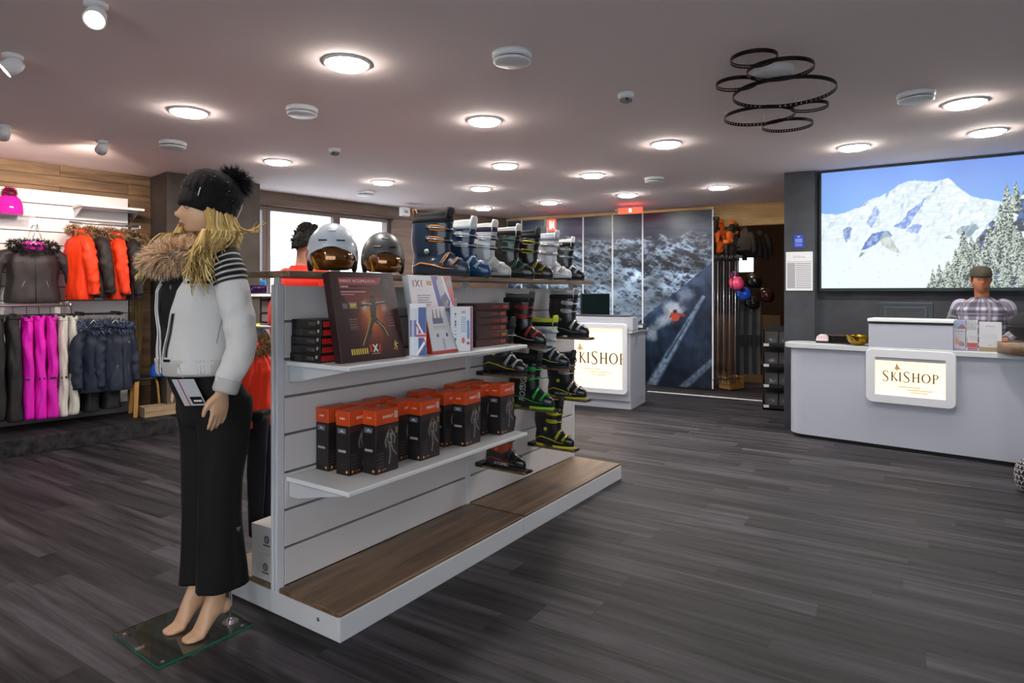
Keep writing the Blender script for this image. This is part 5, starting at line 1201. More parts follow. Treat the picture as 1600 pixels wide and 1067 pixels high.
def jacket(lb, loc, rz, col, fur_cols=None, w=.25, d=.09, h_=.62, lining=None, sleeve_out=.05, seed=0, group=None, front=True, tagc=True, furr=(.10, .07), n_f=900, coll_z=0, quilt=False):
    """hanging jacket; shoulders along local y, front towards +x, top of the collar at z=0"""
    t = thing('ski_jacket', lb, 'jacket', loc, rz, group)
    m = mat('jacket_' + col.strip('#'), col, .62, bump=.25, bscale=30, var=.06, scale=8)
    tab = [(-h_, 0, 0, d * 1.25, w * .92), (-h_ * .93, 0, 0, d * 1.3, w * .93), (-h_ * .6, 0, 0, d * 1.15, w * .82), (-h_ * .3, 0, 0, d * 1.15, w * .88), (-h_ * .18, 0, 0, d * .95, w * .84), (-h_ * .09, 0, 0, d * .75, w * .55), (-h_ * .02, 0, 0, d * .6, w * .3), (0, 0, 0, d * .6, w * .28)]
    q = cloth(tab, -h_, 0, 46, 56, amp=.010, freq=(5, 7), seed=seed)
    if quilt:
        for i, v_ in enumerate(q.v): f_ = 1 + .05 * math.sin(v_[2] * 2 * PI / .07); q.v[i] = (v_[0] * f_, v_[1] * f_, v_[2])
    b_ = q.build('jacket_body', m, t)
    for sg in (-1, 1):
        pts = [(0, sg * w * .62, -h_ * .13), (0, sg * w * .92, -h_ * .22), (.01, sg * (w + sleeve_out), -h_ * .45), (.025, sg * (w + sleeve_out * 1.25), -h_ * .68), (.04, sg * (w + sleeve_out * 1.2), -h_ * .92)]
        q = limb(pts, [.045, .058, .055, .05, .042], 20, 8, .008, seed + sg, flat=1.0); s_ = q.build('sleeve', m, t)
        q = MB(); e = Vector(pts[-1]); q.lathe([(.030, -.012), (.040, -.010), (.041, .02), (.036, .022)], 18, 0, e); q.build('cuff', mat('cuff_dark', '#1b1a1c', .8), s_)
    if front:
        q = MB(); q.tube([(interp(tab, -h_ * f_)[2] + .004, .0, -h_ * f_) for f_ in (.08, .2, .4, .6, .8, .97)], .004, 6); q.build('front_zip', mat('zip_dark', '#26242a', .5), t)
        for sg in (-1, 1):
            x_ = d * 1.12; q = MB(); q.tube([(x_ * .96, sg * w * .34, -h_ * .62), (x_ * .93, sg * w * .5, -h_ * .82)], .004, 5); q.build('pocket_zip', mat('zip_grey', '#6f7076', .4, metal=.4), t)
        q = MB(); q.T = Matrix.Translation((d * 1.05, w * .42, -h_ * .30)); q.prism([(-.012, .01), (.012, .01), (0, -.014)], -.002, .002, ax='x'); q.build('chest_badge', M_STEEL, t)
    q = MB(); n = 20; q.tube([(.02 + .045 * math.cos(a), .075 * math.sin(a), -.01 + coll_z - .02 * math.cos(a)) for a in [2 * PI * k / n for k in range(n + 1)]], .026, 10); q.build('collar', mat('lining_' + (lining or col).strip('#'), lining or col, .8), t)
    if fur_cols: fur('fur_trim', torus_surf((.02, 0, -.01 + coll_z), furr[0], furr[1] * 1.9, .026, (-.03, 0)), n_f, .042, hexm(fur_cols), t, seed + 40, .004, .3, .45)
    if tagc:
        q = MB(); q.T = Matrix.Translation((.05, w * .55, -h_ * .94)) @ Matrix.Rotation(R(12), 4, 'X'); q.box(-.001, .001, -.02, .02, -.045, .03); q.build('paper_tag', mat('white_tag', '#d5d3cf', .5), t)
    q = MB(); q.tube([(0, w * .6, -h_ * .12), (0, .05, -.02), (0, 0, .03), (0, -.05, -.02), (0, -w * .6, -h_ * .12)], .006, 6); q.tube([(0, 0, .03), (0, 0, .055), (.015, 0, .075), (0, 0, .09), (-.015, 0, .08)], .0025, 6); q.build('hanger', M_STEEL, t)
    return t
JOR = ['#7a5c3c', '#9c7f58', '#5f452c', '#b59a70', '#86684a']
# black jacket with magenta collar facing out
z_ = wz(52, 383, .2) 
jacket('black hooded jacket with magenta collar lining facing out on the slat wall', wloc(52, .20, z_), RED_ - R(90), '#2a2628', ['#141214', '#1e1b1d', '#0c0b0c'], w=.235, d=.085, h_=z_ - wz(52, 473, .2), lining='#c814a4', seed=2, furr=(.09, .085), n_f=1600)
t = thing('face_out_hook', 'chrome hook with wire loop holding the black jacket', 'hook', wloc(50, 0, z_ + .20), RED_)
q = MB(); q.box(-.03, .03, -.022, -.018, -.02, .03); q.build('hook_plate', M_STEEL, t); q = MB(); q.tube([(0, -.02, 0), (0, -.2, -.02), (0, -.21, .01)], .005, 8); q.tube([(-.0, -.2, -.02), (-.035, -.2, -.15)], .003, 6); q.tube([(0, -.2, -.02), (.04, -.2, -.16)], .003, 6); q.build('hook_arm', M_STEEL, t)
# white shelf with rail
k0, k1 = WL.shift(-.3).k(106), WL.k(212); zs_ = wz(150, 322, .3)
t = thing('hanging_shelf', 'white wall shelf with chrome rail above the orange jackets', 'shelf', WL.pt(0, 0, zs_), RED_)
q = MB(); q.box(k0 + .1, k1 - .02, -.33, -.018, -.012, .012); q.build('shelf_board', M_WHITE, t, bevel=.002)
q = MB(); q.tube([(k0 + .02, -.27, -.17), (k1 - .06, -.27, -.17)], .012, 12); q.build('rail', M_STEEL, t)
for kk in (k0 + .12, k1 - .05): q = MB(); q.prism([(-.02, -.012), (-.32, -.012), (-.02, -.10)], kk, kk + .006, ax='x'); q.box(kk, kk + .008, -.28, -.02, -.19, -.16); q.build('shelf_bracket', M_STEEL, t)
zr = zs_ - .17 - .06
for i, (u, col, fc_, lb) in enumerate(((124, '#f23c0c', JOR, 'orange jacket with brown fur, leftmost on the short rail'), (152, '#25201f', JOR, 'black jacket between two orange ones under the white shelf'), (180, '#f23c0c', JOR, 'orange jacket with brown fur, second orange one on the short rail'), (205, '#1f1c1c', JOR, 'black fur trimmed jacket next to the concrete pillar'))):
    jacket(lb, wloc(u, .27, zr - .03), RED_ + R(8 - 6 * i), col, fc_, w=.20, d=.075, h_=.66 if col != '#25201f' else .64, seed=10 + i, n_f=1100, furr=(.09, .055), coll_z=-.0, front=(i == 0), sleeve_out=.02)
# wall brackets for the lower rail and the trousers
zr2 = wz(55, 477, .34); kr0, kr1 = -3.0, WL.shift(-.34).k(110)
t = thing('garment_rail', 'long chrome rail carrying black, magenta and white ski trousers', 'rail', WL.pt(0, 0, 0), RED_)
q = MB(); q.tube([(kr0, -.34, zr2), (kr1, -.34, zr2)], .013, 12); q.ell((kr1, -.34, zr2), (.02, .02, .02), 12, 8); q.build('rail', M_STEEL, t)
for kk in (kr1 - .08, kr1 - 1.0): q = MB(); q.box(kk, kk + .012, -.34, -.018, zr2 - .02, zr2 + .02); q.build('bracket_arm', M_STEEL, t)
def trousers(lb, u0, u1, vt, vb, col, off=.34, seed=0, group='ski trousers on the long rail', nm='ski_trousers'):
    zt_, zb_ = wz((u0 + u1) / 2, vt, off), wz((u0 + u1) / 2, vb, off); pl = WL.shift(-off); ww = pl.k(u1) - pl.k(u0); h_ = zt_ - zb_
    t = thing(nm, lb, 'trousers', pl.pt((pl.k(u0) + pl.k(u1)) / 2, 0, zt_), RED_, group)
    m = mat('trouser_' + col.strip('#'), col, .6, bump=.3, bscale=25, var=.05, scale=9)
    for dy in (-.035, .035):
        x_ = .004 if dy > 0 else 0
        q = cloth([(-h_ - x_, .0, dy * 2.2, ww * .50, .052), (-h_ * .97, 0, dy * 2.2, ww * .52, .054), (-h_ * .5, .006, dy * 1.8, ww * .46, .055), (-h_ * .2, 0, dy * 1.2, ww * .48, .06), (-.03, 0, dy, ww * .42, .055), (0, 0, dy, ww * .40, .05)], -h_ - x_, 0, 40, 26, amp=.008, freq=(4, 9), seed=seed + dy * 30, vert=.6)
        q.build('trouser_leg', m, t)
    q = MB(); q.box(-ww * .42, ww * .42, -.09, .09, -.045, .0); q.build('waistband', m, t, bevel=.01)
    q = MB(); q.box(-.01, .01, -.1, .1, -.01, .012); q.tube([(0, 0, .01), (0, 0, .05), (0, .012, .075), (0, 0, .095)], .0025, 6)
    q.build('clip_hanger', M_BLACK, t)
    q = MB(); q.box(-ww * .30, ww * .30, -.118, -.112, -h_ * .62, -h_ * .60); q.build('thigh_zip', mat('zip_dark'), t)
trousers('black ski trousers cut by the left frame edge', -22, 6, 492, 657, '#1b1919', seed=1)
trousers('black ski trousers left of the magenta ones', 8, 32, 492, 657, '#201d1e', seed=2)
trousers('magenta ski trousers next to the black pair', 33, 50, 495, 653, '#dc08b4', seed=3)
trousers('middle pair of the magenta ski trousers', 52, 69, 493, 652, '#e40cbc', seed=4)
trousers('magenta ski trousers next to the white pair', 70, 87, 493, 650, '#d810b0', seed=5)
trousers('white ski trousers next to the magenta ones', 88, 103, 494, 648, '#cfc9c0', seed=6)
trousers('white ski trousers at the rail end', 104, 119, 493, 645, '#c8c6bc', seed=7)
# navy jackets and black trousers beneath
NF = ['#1b2536', '#3a4a66', '#56657e', '#28344a', '#8292a6']
t = thing('garment_rail', 'short dark rail carrying the navy jackets', 'rail', WL.pt(0, 0, 0), RED_)
zz2 = wz(160, 490, .3); k0, k1 = WL.shift(-.3).k(124), WL.shift(-.3).k(192); q = MB(); q.tube([(k0, -.3, zz2), (k1, -.3, zz2)], .011, 10); q.build('rail', M_BLACK, t)
for kk in (k0 + .03, k1 - .03): q = MB(); q.box(kk, kk + .01, -.3, -.018, zz2 - .02, zz2 + .02); q.build('bracket_arm', M_BLACK, t)
for i, (u, of, lb) in enumerate(((146, .36, 'navy jacket with grey blue fur hood, left one of two'), (180, .38, 'navy jacket with grey blue fur hood next to the dried grass'))):
    jacket(lb, wloc(u, of, zz2 - .09), RED_ - R(70), '#1a2336', NF, w=.155, d=.10, h_=.66, seed=30 + i, sleeve_out=.02, n_f=1500, furr=(.09, .065), coll_z=-.02, tagc=False)
trousers('black ski trousers hanging under the left navy jacket', 126, 152, 590, 641, '#0e0e12', .25, 8, 'trousers under the navy jackets')
trousers('black ski trousers hanging under the right navy jacket', 154, 184, 588, 636, '#0d0d11', .25, 9, 'trousers under the navy jackets')
# dried grass bundle by the pillar
q = MB(); rg = random.Random(9); b0 = wloc(214, .10, .15)
for i in range(90):
    a = rg.uniform(0, 6.28); d_ = Vector((math.cos(a), math.sin(a), 0)); q.tube([b0 + d_ * .02, b0 + d_ * .03 + Vector((0, 0, .6)), b0 + d_ * rg.uniform(.03, .07) + Vector((0, 0, rg.uniform(.85, 1.2)))], [.004, .004, .002], 4)
tag(q.build('dried_grass', mat('straw', '#6a5a34', .8)), 'tall bundle of dried grass standing against the concrete pillar', 'dried grass')
# stool
p = wloc(222, .30, .15); st = thing('wooden_stool', 'round stool with black seat and bent birch legs by the pillar', 'stool', p, .4); st.scale = (.85,) * 3
q = MB(); q.lathe([(.001, .43), (.165, .43), (.17, .438), (.17, .45), (.165, .455), (.001, .455)], 40); q.build('seat', mat('black_seat', '#15120f', .5), st)
for a in range(3):
    q = MB(); q.T = Matrix.Rotation(a * 2 * PI / 3 + .3, 4, 'Z'); q.loft([[(x - .012 * (k in (0, 1)) * 0, y, z) for k, (x, y) in enumerate(((xx - .012, -.022), (xx + .012, -.022), (xx + .012, .022), (xx - .012, .022)))] for xx, z in ((.195, 0), (.178, .2), (.165, .35), (.150, .41), (.12, .43))], smooth=False); q.build('leg', mat('birch', '#c0904e', .5, var=.1, scale=6), st, bevel=.003)
p = wloc(243, .55, .15); bx = thing('wooden_crate', 'low pale wooden box on the floor right of the stool', 'box', p, RED_)
for i in range(2): q = MB(); q.box(-.1, .26, 0 + .0, .012, .004 + i * .05, .05 + i * .05); q.build('plank', mat('pale_wood', '#9c8468', .6, var=.15, scale=8), bx)
q = MB(); q.box(-.1, .26, .012, .2, 0.002, .1); q.build('box_body', mat('pale_wood'), bx)
# ================================================================ BIG PICTURE, SIGNS ON THE CONCRETE
SX1 = 3.3; SZ0, SZ1 = SW.hit(1283, 450.4)[1], 2.635
scr = thing('backlit_picture', 'large backlit picture of a snowy mountain and firs above the counter', 'picture', SW.pt(0), SW.rz)
q = MB(); q.box(0, SX1, .0, .06, SZ0 - .03, SZ1 + .02); q.build('back_case', mat('dark_green_frame', '#10201c', .4), scr)
fr = mat('dark_green_frame')
for bb in ((0, .018, SZ0 - .03, SZ1 + .02), (SX1 - .018, SX1, SZ0 - .03, SZ1 + .02), (.018, SX1 - .018, SZ0 - .03, SZ0), (.018, SX1 - .018, SZ1, SZ1 + .02)):
    q = MB(); q.box(bb[0], bb[1], -.02, .0, bb[2], bb[3]); q.build('frame_rail', fr, scr)
c = Cv(SX1 - .036, SZ1 - SZ0, 640, 250)
kk = c.gx + .018; x = SW.p.x + SW.d.x * kk; y = SW.p.y + SW.d.y * kk
c.X = CX + F * x / y; c.Y = HZ + F * (H - (c.gy + SZ0)) / y; c.Y = 458 + (c.Y - 458) * 1.0
X, Y = c.X, c.Y
t_ = np.clip((Y - 240) / 95, 0, 1); sky = (1 - t_)[..., None] * hexa('#7f9ff0') + t_[..., None] * hexa('#7fb4f6')
sky = sky * (.93 + .12 * fbm(X / 60, Y / 300, 2, 4))[..., None]; c.im = sky
ridge = np.interp(X, [1270, 1281, 1309, 1325, 1342, 1357, 1372, 1387, 1402, 1415, 1428, 1440, 1460, 1470, 1481, 1490, 1498, 1516, 1535, 1554, 1575, 1600, 1700, 1900], [333, 334, 335, 331, 324, 313, 308, 302, 290, 285, 281, 283, 284, 281, 278, 285, 293, 306, 311, 313, 318, 326, 330, 330])
ridge = ridge + 2.2 * (fbm(X / 5, X * 0, 4, 2) - .5)
m = smoothstep(-.8, .8, Y - ridge); sn = np.array([.90, .94, .96]) - (fbm(X / 9 + Y / 14, Y / 5, 5, 12, True)[..., None] - .5) * np.array([.26, .2, .12]) * smoothstep(430, 330, Y)[..., None]
c.im = c.im * (1 - m[..., None]) + sn * m[..., None]
rk = smoothstep(.55, .8, fbm(X / 6 + Y / 22, Y / 11, 5, 17)) * smoothstep(440, 330, Y) * m; c.mix(rk * .4, '#9aa8a4')
P_ = lambda pts: [(1200 + a / 3.9525, 230 + b_ / 3.9525) for a, b_ in pts]
wob = 3 * (fbm(X / 4, Y / 4, 3, 30) - .5); X0_, Y0_ = c.X, c.Y; c.X = X0_ + wob; c.Y = Y0_ + wob
BL = '#6f90d8'
for pg, cc, a in (([(770, 492), (830, 455), (865, 395), (930, 350), (1000, 285), (990, 300), (935, 385), (880, 470), (850, 505)], BL, .95), ([(1000, 285), (1040, 240), (1060, 235), (1020, 275)], BL, .7), ([(850, 520), (900, 470), (955, 480), (920, 530)], BL, .8),
    ([(610, 470), (650, 375), (668, 360), (690, 400), (660, 470), (640, 500)], BL, .75), ([(572, 638), (600, 590), (640, 535), (735, 510), (770, 545), (700, 570), (650, 610)], '#4f73bc', .95), ([(690, 560), (735, 515), (790, 610), (825, 660), (760, 640), (700, 600)], '#a9b3a4', .8),
    ([(463, 512), (500, 490), (520, 505), (505, 560), (478, 590)], '#5a78b8', .9), ([(600, 650), (560, 690), (575, 650)], '#7f8f98', .9), ([(715, 300), (760, 270), (735, 305)], BL, .8), ([(545, 380), (620, 335), (600, 360)], BL, .8), ([(820, 360), (845, 335), (830, 400)], '#8fa9dc', .6),
    ([(1160, 520), (1200, 490), (1240, 480), (1290, 470), (1300, 500), (1240, 560), (1180, 545)], '#6f8a98', .85), ([(1085, 560), (1120, 540), (1150, 570)], '#6b8790', .8)): c.poly(P_(pg), cc, a * (.45 + .55 * smoothstep(.36, .56, fbm(X / 3.2 + Y / 9, Y / 5, 4, 39))))
c.X, c.Y = X0_, Y0_
dots = smoothstep(.80, .86, fbm(X / 3.3, Y / 2.2, 3, 91)) * smoothstep(385, 400, Y) * smoothstep(1460, 1440, X); c.mix(dots * .7, '#7d8f8a')
# wooded slope
hl = np.interp(X, [1440, 1450, 1480, 1500, 1520, 1545, 1570, 1600, 1750, 1900], [462, 445, 425, 405, 385, 350, 322, 300, 270, 250])
m = smoothstep(-3, 3, Y - hl - 8 * (fbm(X / 9, Y / 9, 3, 3) - .5)); sl = hexa('#3a4252') + (fbm(X / 8, Y / 8, 4, 7)[..., None] - .5) * .2; c.im = c.im * (1 - m[..., None]) + sl * m[..., None]
mm = m * smoothstep(.52, .62, fbm(X / 14, Y / 7, 3, 44)); c.mix(mm * .8, '#5878b4'); mm = m * smoothstep(.62, .70, fbm(X / 20, Y / 7, 3, 48)); c.mix(mm, '#dfeae8')
rg = random.Random(8); trees = []
for i in range(150):
    tx = rg.uniform(1446, 1860); hb = float(np.interp(tx, [1440, 1480, 1545, 1600, 1860], [458, 440, 390, 370, 330])); tb = rg.uniform(hb, 470); trees.append((tb, tx, rg.uniform(26, 62) * (.6 + .4 * min(1, (tx - 1430) / 100))))
trees += [(418, 1505, 62), (400, 1563, 82), (330, 1573, 44), (330, 1587, 48), (458, 1467, 46), (458, 1483, 42)]
trees.sort()
nz = fbm(X / 1.6, Y / 1.3, 3, 70); nzs = fbm(X / 2.5, Y / 1.8, 3, 73)
for tb, tx, th in trees:
    w_ = th * .22; fy = np.clip((Y - (tb - th)) / th, 0, 1); hw = w_ * (fy ** .8) * (.75 + .5 * np.abs((fy * 7) % 1)) 
    ins = (np.abs(X - tx) < hw) & (Y > tb - th) & (Y < tb)
    if ins.any():
        side = (X - tx) / (w_ + 1e-6); snow = (nz + .18 * (-side) > .50)
        c.mix(ins * 1.0, '#2c3b40'); c.mix(ins * snow * .9, '#dbe5dc'); c.mix(ins * (nzs > .6) * .6, '#8a9a80')
c.im = np.clip(c.im, 0, 1) 
c.build('glowing_print', mat('backlit_print', rough=.5, attr='Col', attr_emit=.76), scr, lambda gx, gy: (gx + .018, gx * 0 - .004, gy + SZ0))

def on_pillar(u0, u1, v0, v1):
    a, z1 = PR.hit(u0, v0); b_, z0 = PR.hit(u1, v1); return a, b_, z0, z1
a, b_, z0, z1 = on_pillar(1240, 1256, 367, 387)
t = thing('wall_sign', 'small blue notice on the grey pillar above the price board', 'sign', PR.pt(0), PR.rz)
q = MB(); q.box(a, b_, -.006, 0, z0, z1); q.build('plate', mat('blue_sign', '#1c36a6', .4), t, bevel=.001)
w_, h_ = b_ - a, z1 - z0; ink = mat('pale_blue_ink', '#9db0e6', .5)
for fy in (.15, .27, .42, .5, .58, .66): q = MB(); q.box(a + w_ * .15, b_ - w_ * .15, -.0068, -.006, z0 + h_ * fy, z0 + h_ * (fy + .035)); q.build('text_line', ink, t)
q = MB(); q.prism([(a + w_ * .3, z0 + h_ * .9), (a + w_ * .5, z0 + h_ * .78), (a + w_ * .7, z0 + h_ * .9)], -.0068, -.006, ax='y'); q.build('emblem', ink, t)
a, b_, z0, z1 = on_pillar(1228, 1270, 394, 454)
t = thing('price_board', 'white price list board with grey rows on the grey pillar', 'sign', PR.pt(0), PR.rz)
q = MB(); q.box(a, b_, -.012, 0, z0, z1); q.build('board', mat('white_board', '#d8d9da', .4), t, bevel=.001)
w_, h_ = b_ - a, z1 - z0
q = MB(); q.box(a + w_ * .05, a + w_ * .35, -.0128, -.012, z0 + h_ * .06, z0 + h_ * .72); q.build('grey_column', mat('light_grey_field', '#9b9ea2', .5), t)
for i in range(14): q = MB(); q.box(a + w_ * .37, b_ - w_ * .06, -.0128, -.012, z0 + h_ * (.065 + i * .048), z0 + h_ * (.065 + i * .048 + .018)); q.build('text_line', mat('grey_field', '#6f7276', .5), t)
q = MB(); q.box(a + w_ * .04, b_ - w_ * .04, -.0128, -.012, z0 + h_ * .74, z0 + h_ * .755); q.build('divider', mat('light_grey_field'), t)
text('lettering', 'SkiShop', .032, mat('light_grey_field'), t, face_M((a + b_) / 2, -.0132, z0 + h_ * .87), sx=1.2)

# ================================================================ SKISHOP LETTERING (thick and thin strokes)
GL = {
 'S': (.55, [((.47, .82), (.40, .96), .05, .05), ((.40, .96), (.22, .97), .05, .07), ((.22, .97), (.08, .84), .07, .10), ((.08, .84), (.12, .66), .10, .13), ((.12, .66), (.40, .40), .14, .14), ((.40, .40), (.46, .20), .13, .10), ((.46, .20), (.32, .04), .10, .07), ((.32, .04), (.12, .04), .07, .05), ((.12, .04), (.03, .20), .05, .05)]),
 'K': (.62, [((.12, 0), (.12, 1), .13, .13), ((.17, .48), (.50, .98), .045, .06), ((.22, .55), (.62, .0), .07, .14), ((.03, .985), (.21, .985), .03, .03), ((.03, .015), (.21, .015), .03, .03)]),
 'I': (.24, [((.12, 0), (.12, 1), .13, .13), ((.02, .985), (.22, .985), .03, .03), ((.02, .015), (.22, .015), .03, .03)]),
 'H': (.74, [((.12, 0), (.12, 1), .13, .13), ((.62, 0), (.62, 1), .13, .13), ((.12, .5), (.62, .5), .05, .05), ((.02, .985), (.22, .985), .03, .03), ((.02, .015), (.22, .015), .03, .03), ((.52, .985), (.72, .985), .03, .03), ((.52, .015), (.72, .015), .03, .03)]),
 'P': (.56, [((.12, 0), (.12, 1), .13, .13), ((.12, .96), (.36, .96), .05, .06), ((.36, .96), (.50, .84), .06, .10), ((.50, .84), (.50, .64), .11, .11), ((.50, .64), (.36, .50), .10, .06), ((.36, .50), (.17, .50), .05, .04), ((.02, .015), (.22, .015), .03, .03)]),
 'O': (.84, [((.42 + .36 * math.sin(2 * PI * i / 20), .5 + .48 * math.cos(2 * PI * i / 20)), (.42 + .36 * math.sin(2 * PI * (i + 1) / 20), .5 + .48 * math.cos(2 * PI * (i + 1) / 20)), .05 + .08 * abs(math.sin(2 * PI * i / 20)), .05 + .08 * abs(math.sin(2 * PI * (i + 1) / 20))) for i in range(20)])}
def skishop(parent, m, y, zc, xc, width):
    seq = [('S', 1.28), ('K', 1), ('I', 1), ('S', 1.28), ('H', 1), ('O', 1), ('P', 1)]; sp = .17
    tot = sum(GL[ch][0] * s_ for ch, s_ in seq) + sp * (len(seq) - 1); k = width / tot; x = xc - width / 2
    for ch, s_ in seq:
        q = MB()
        for (ax_, ay), (bx_, by), w1, w2 in GL[ch][1]:
            w1, w2 = max(w1, .065), max(w2, .065); A = Vector((ax_, ay)) * s_; B = Vector((bx_, by)) * s_; d = (B - A).normalized(); nn = Vector((-d.y, d.x)); e = d * .012
            pts = [A - e + nn * w1 / 2, A - e - nn * w1 / 2, B + e - nn * w2 / 2, B + e + nn * w2 / 2]
            q.prism([(x + p.x * k, zc - .5 * k + p.y * k - (.14 * k if s_ > 1 else 0)) for p in pts], y - .004, y, ax='y')
        q.build('letter', m, parent); x += (GL[ch][0] * s_ + sp) * k
M_LET = mat('bronze_lettering', '#5a4020', .4, metal=.3)
M_GOLD = mat('pale_gold_print', '#d8b070', .5)
def rounded(x0, x1, z0, z1, r_, n=6):
    pts = []
    for cx_, cz, a0 in ((x1 - r_, z1 - r_, 0), (x0 + r_, z1 - r_, 90), (x0 + r_, z0 + r_, 180), (x1 - r_, z0 + r_, 270)):
        for i in range(n + 1): a = R(a0 + 90 * i / n); pts.append((cx_ + r_ * math.cos(a), cz + r_ * math.sin(a)))
    return pts
def lightbox(parent, x0, x1, z0, z1, y, fr_=.045, r_=.05, glow=1.0):
    """warm lit sign: rounded frame proud of the front, glowing panel recessed"""
    o = rounded(x0, x1, z0, z1, r_); i_ = rounded(x0 + fr_, x1 - fr_, z0 + fr_, z1 - fr_, .004); q = MB(); n = len(o)
    ring = lambda pts, yy: [(a, yy, b_) for a, b_ in pts]
    q.loft([ring(o, y), ring(o, y - .032), ring([(a + (.006 if a < (x0 + x1) / 2 else -.006), b_ + (.006 if b_ < (z0 + z1) / 2 else -.006)) for a, b_ in o], y - .04), ring(i_, y - .04), ring(i_, y - .012)], cap=False, smooth=False)
    f_ = q.build('sign_frame', mat('milky_white_acrylic', '#d9dbe0', .25, coat=.3), parent)
    q = MB(); q.box(x0 + fr_, x1 - fr_, y - .014, y - .010, z0 + fr_, z1 - fr_); g_ = q.build('glowing_panel', mat('warm_lit_panel', '#ffe6c2', .5, emit=glow), parent)
    w_ = x1 - x0 - 2 * fr_; xc = (x0 + x1) / 2; zc = (z0 + z1) / 2
    # LED edge tubes make the warm border
    q = MB(); e = .006
    for bb in ((x0 + fr_, x1 - fr_, z1 - fr_ - e, z1 - fr_), (x0 + fr_, x1 - fr_, z0 + fr_, z0 + fr_ + e), (x0 + fr_, x0 + fr_ + e, z0 + fr_, z1 - fr_), (x1 - fr_ - e, x1 - fr_, z0 + fr_, z1 - fr_)): q.box(bb[0], bb[1], y - .018, y - .012, bb[2], bb[3])
    q.build('led_edge', mat('warm_led', '#ffd0a0', .5, emit=1.1), parent)
    return xc, zc, w_
def goldmarks(parent, xc, zc, w_, y):
    q = MB(); s_ = w_ * .5
    q.prism([(xc - .5 * s_, zc + .22 * s_), (xc - .42 * s_, zc + .30 * s_), (xc - .37 * s_, zc + .46 * s_), (xc - .32 * s_, zc + .33 * s_), (xc - .22 * s_, zc + .22 * s_), (xc - .3 * s_, zc + .26 * s_), (xc - .37 * s_, zc + .2 * s_), (xc - .42 * s_, zc + .26 * s_)], y - .002, y - .0005, ax='y')
    for i, (a, b_, c_) in enumerate(((-.5, .3, -.33), (-.1, .65, -.42), (.05, .5, -.50))): q.box(xc + a * s_ * .7, xc + b_ * s_, y - .002, y - .0005, zc + c_ * s_ - .004, zc + c_ * s_ + .002)
    tag(q.build('gold_print', M_GOLD, parent), kind='stuff')

# ================================================================ COUNTER
CT = Plane((2.70, 6.19), (.769, -.64)); CL = 3.6
cnt = thing('reception_counter', 'long white reception counter with rounded end, grey top and warm lit sign', 'counter', CT.pt(0), CT.rz)
def cplan(x0, off, dpt, r_=.16):
    pts = [(CL, off), ]
    arc = [(x0 + r_ - r_ * math.sin(a), off + r_ - r_ * math.cos(a)) for a in [R(90 * i / 10) for i in range(11)]]
    arc2 = [(x0 + r_ - r_ * math.cos(a), dpt - r_ + r_ * math.sin(a)) for a in [R(90 * i / 10) for i in range(11)]]
    return pts + arc + arc2 + [(CL, dpt)]
M_CW = mat('white_lacquer', '#aeb2be', .3, coat=.25); M_CTOP = mat('pale_grey_worktop', '#c3c7ca', .3, coat=.2)
q = MB(); q.prism(cplan(0, 0, .34)[::-1], .035, .868); q.build('body', M_CW, cnt, bevel=.002)
q = MB(); q.prism(cplan(.04, .03, .31)[::-1], 0, .036); q.build('toe_kick', M_BLACK, cnt)
q = MB(); q.prism(cplan(-.045, -.035, .37)[::-1], .87, .915); q.build('worktop', M_CTOP, cnt, bevel=.004, segs=2)
ka, _ = CT.hit(1358, 545); kb, _ = CT.hit(1490, 545)
zt_ = CT.hit(1358, 497)[1]
q = MB(); q.box(ka, kb, -.03, .25, .80, zt_ - .045); q.build('desk_hood', M_CW, cnt, bevel=.004)
q = MB(); q.box(ka - .008, kb + .004, -.04, .27, zt_ - .028, zt_); q.build('hood_top', mat('white_hood_edge', '#e2e4e6', .3), cnt, bevel=.004)
q = MB(); q.box(ka + .002, kb, -.034, .25, zt_ - .046, zt_ - .028); q.build('shadow_gap', M_BLACK, cnt)
x0, zz1 = CT.hit(1354, 543); x1, zz0 = CT.hit(1495, 637); zz0 = CT.hit(1354, 626)[1]
lb_ = lightbox(cnt, x0, x1, zz0, zz1, -.001, .075, .05, .66)
skishop(cnt, M_LET, -.016, lb_[1] + .0, lb_[0], lb_[2] * .80); goldmarks(cnt, lb_[0], lb_[1], lb_[2], -.015)
def ctp(u, off, z=.915): pl = CT.shift(off); return pl.pt(pl.k(u), 0, z)
# monitor behind the hood
t = thing('cash_monitor', 'dark monitor seen from behind above the counter hood', 'monitor', ctp(1415, .30, .915), CT.rz)
q = MB(); q.box(-.215, .215, -.02, .02, .15, .40); q.build('screen_case', mat('dark_slate_plastic', '#252b30', .45), t, bevel=.008, segs=2)
q = MB(); q.box(-.17, .17, -.03, -.02, .20, .36); q.build('back_cover', mat('slate_plastic', '#30373c', .45), t, bevel=.004)
for i in range(6): q = MB(); q.box(-.15, .15, -.0325, -.03, .335 - i * .02, .341 - i * .02); q.build('vent_slot', M_BLACK, t)
q = MB(); q.cyl((0, .01, .006), .02, .16, 14); q.build('neck', M_BLACK, t); q = MB(); q.lathe([(.001, 0), (.1, 0), (.1, .008), (.001, .01)], 28, c=(0, .01, 0)); q.build('foot', M_BLACK, t)
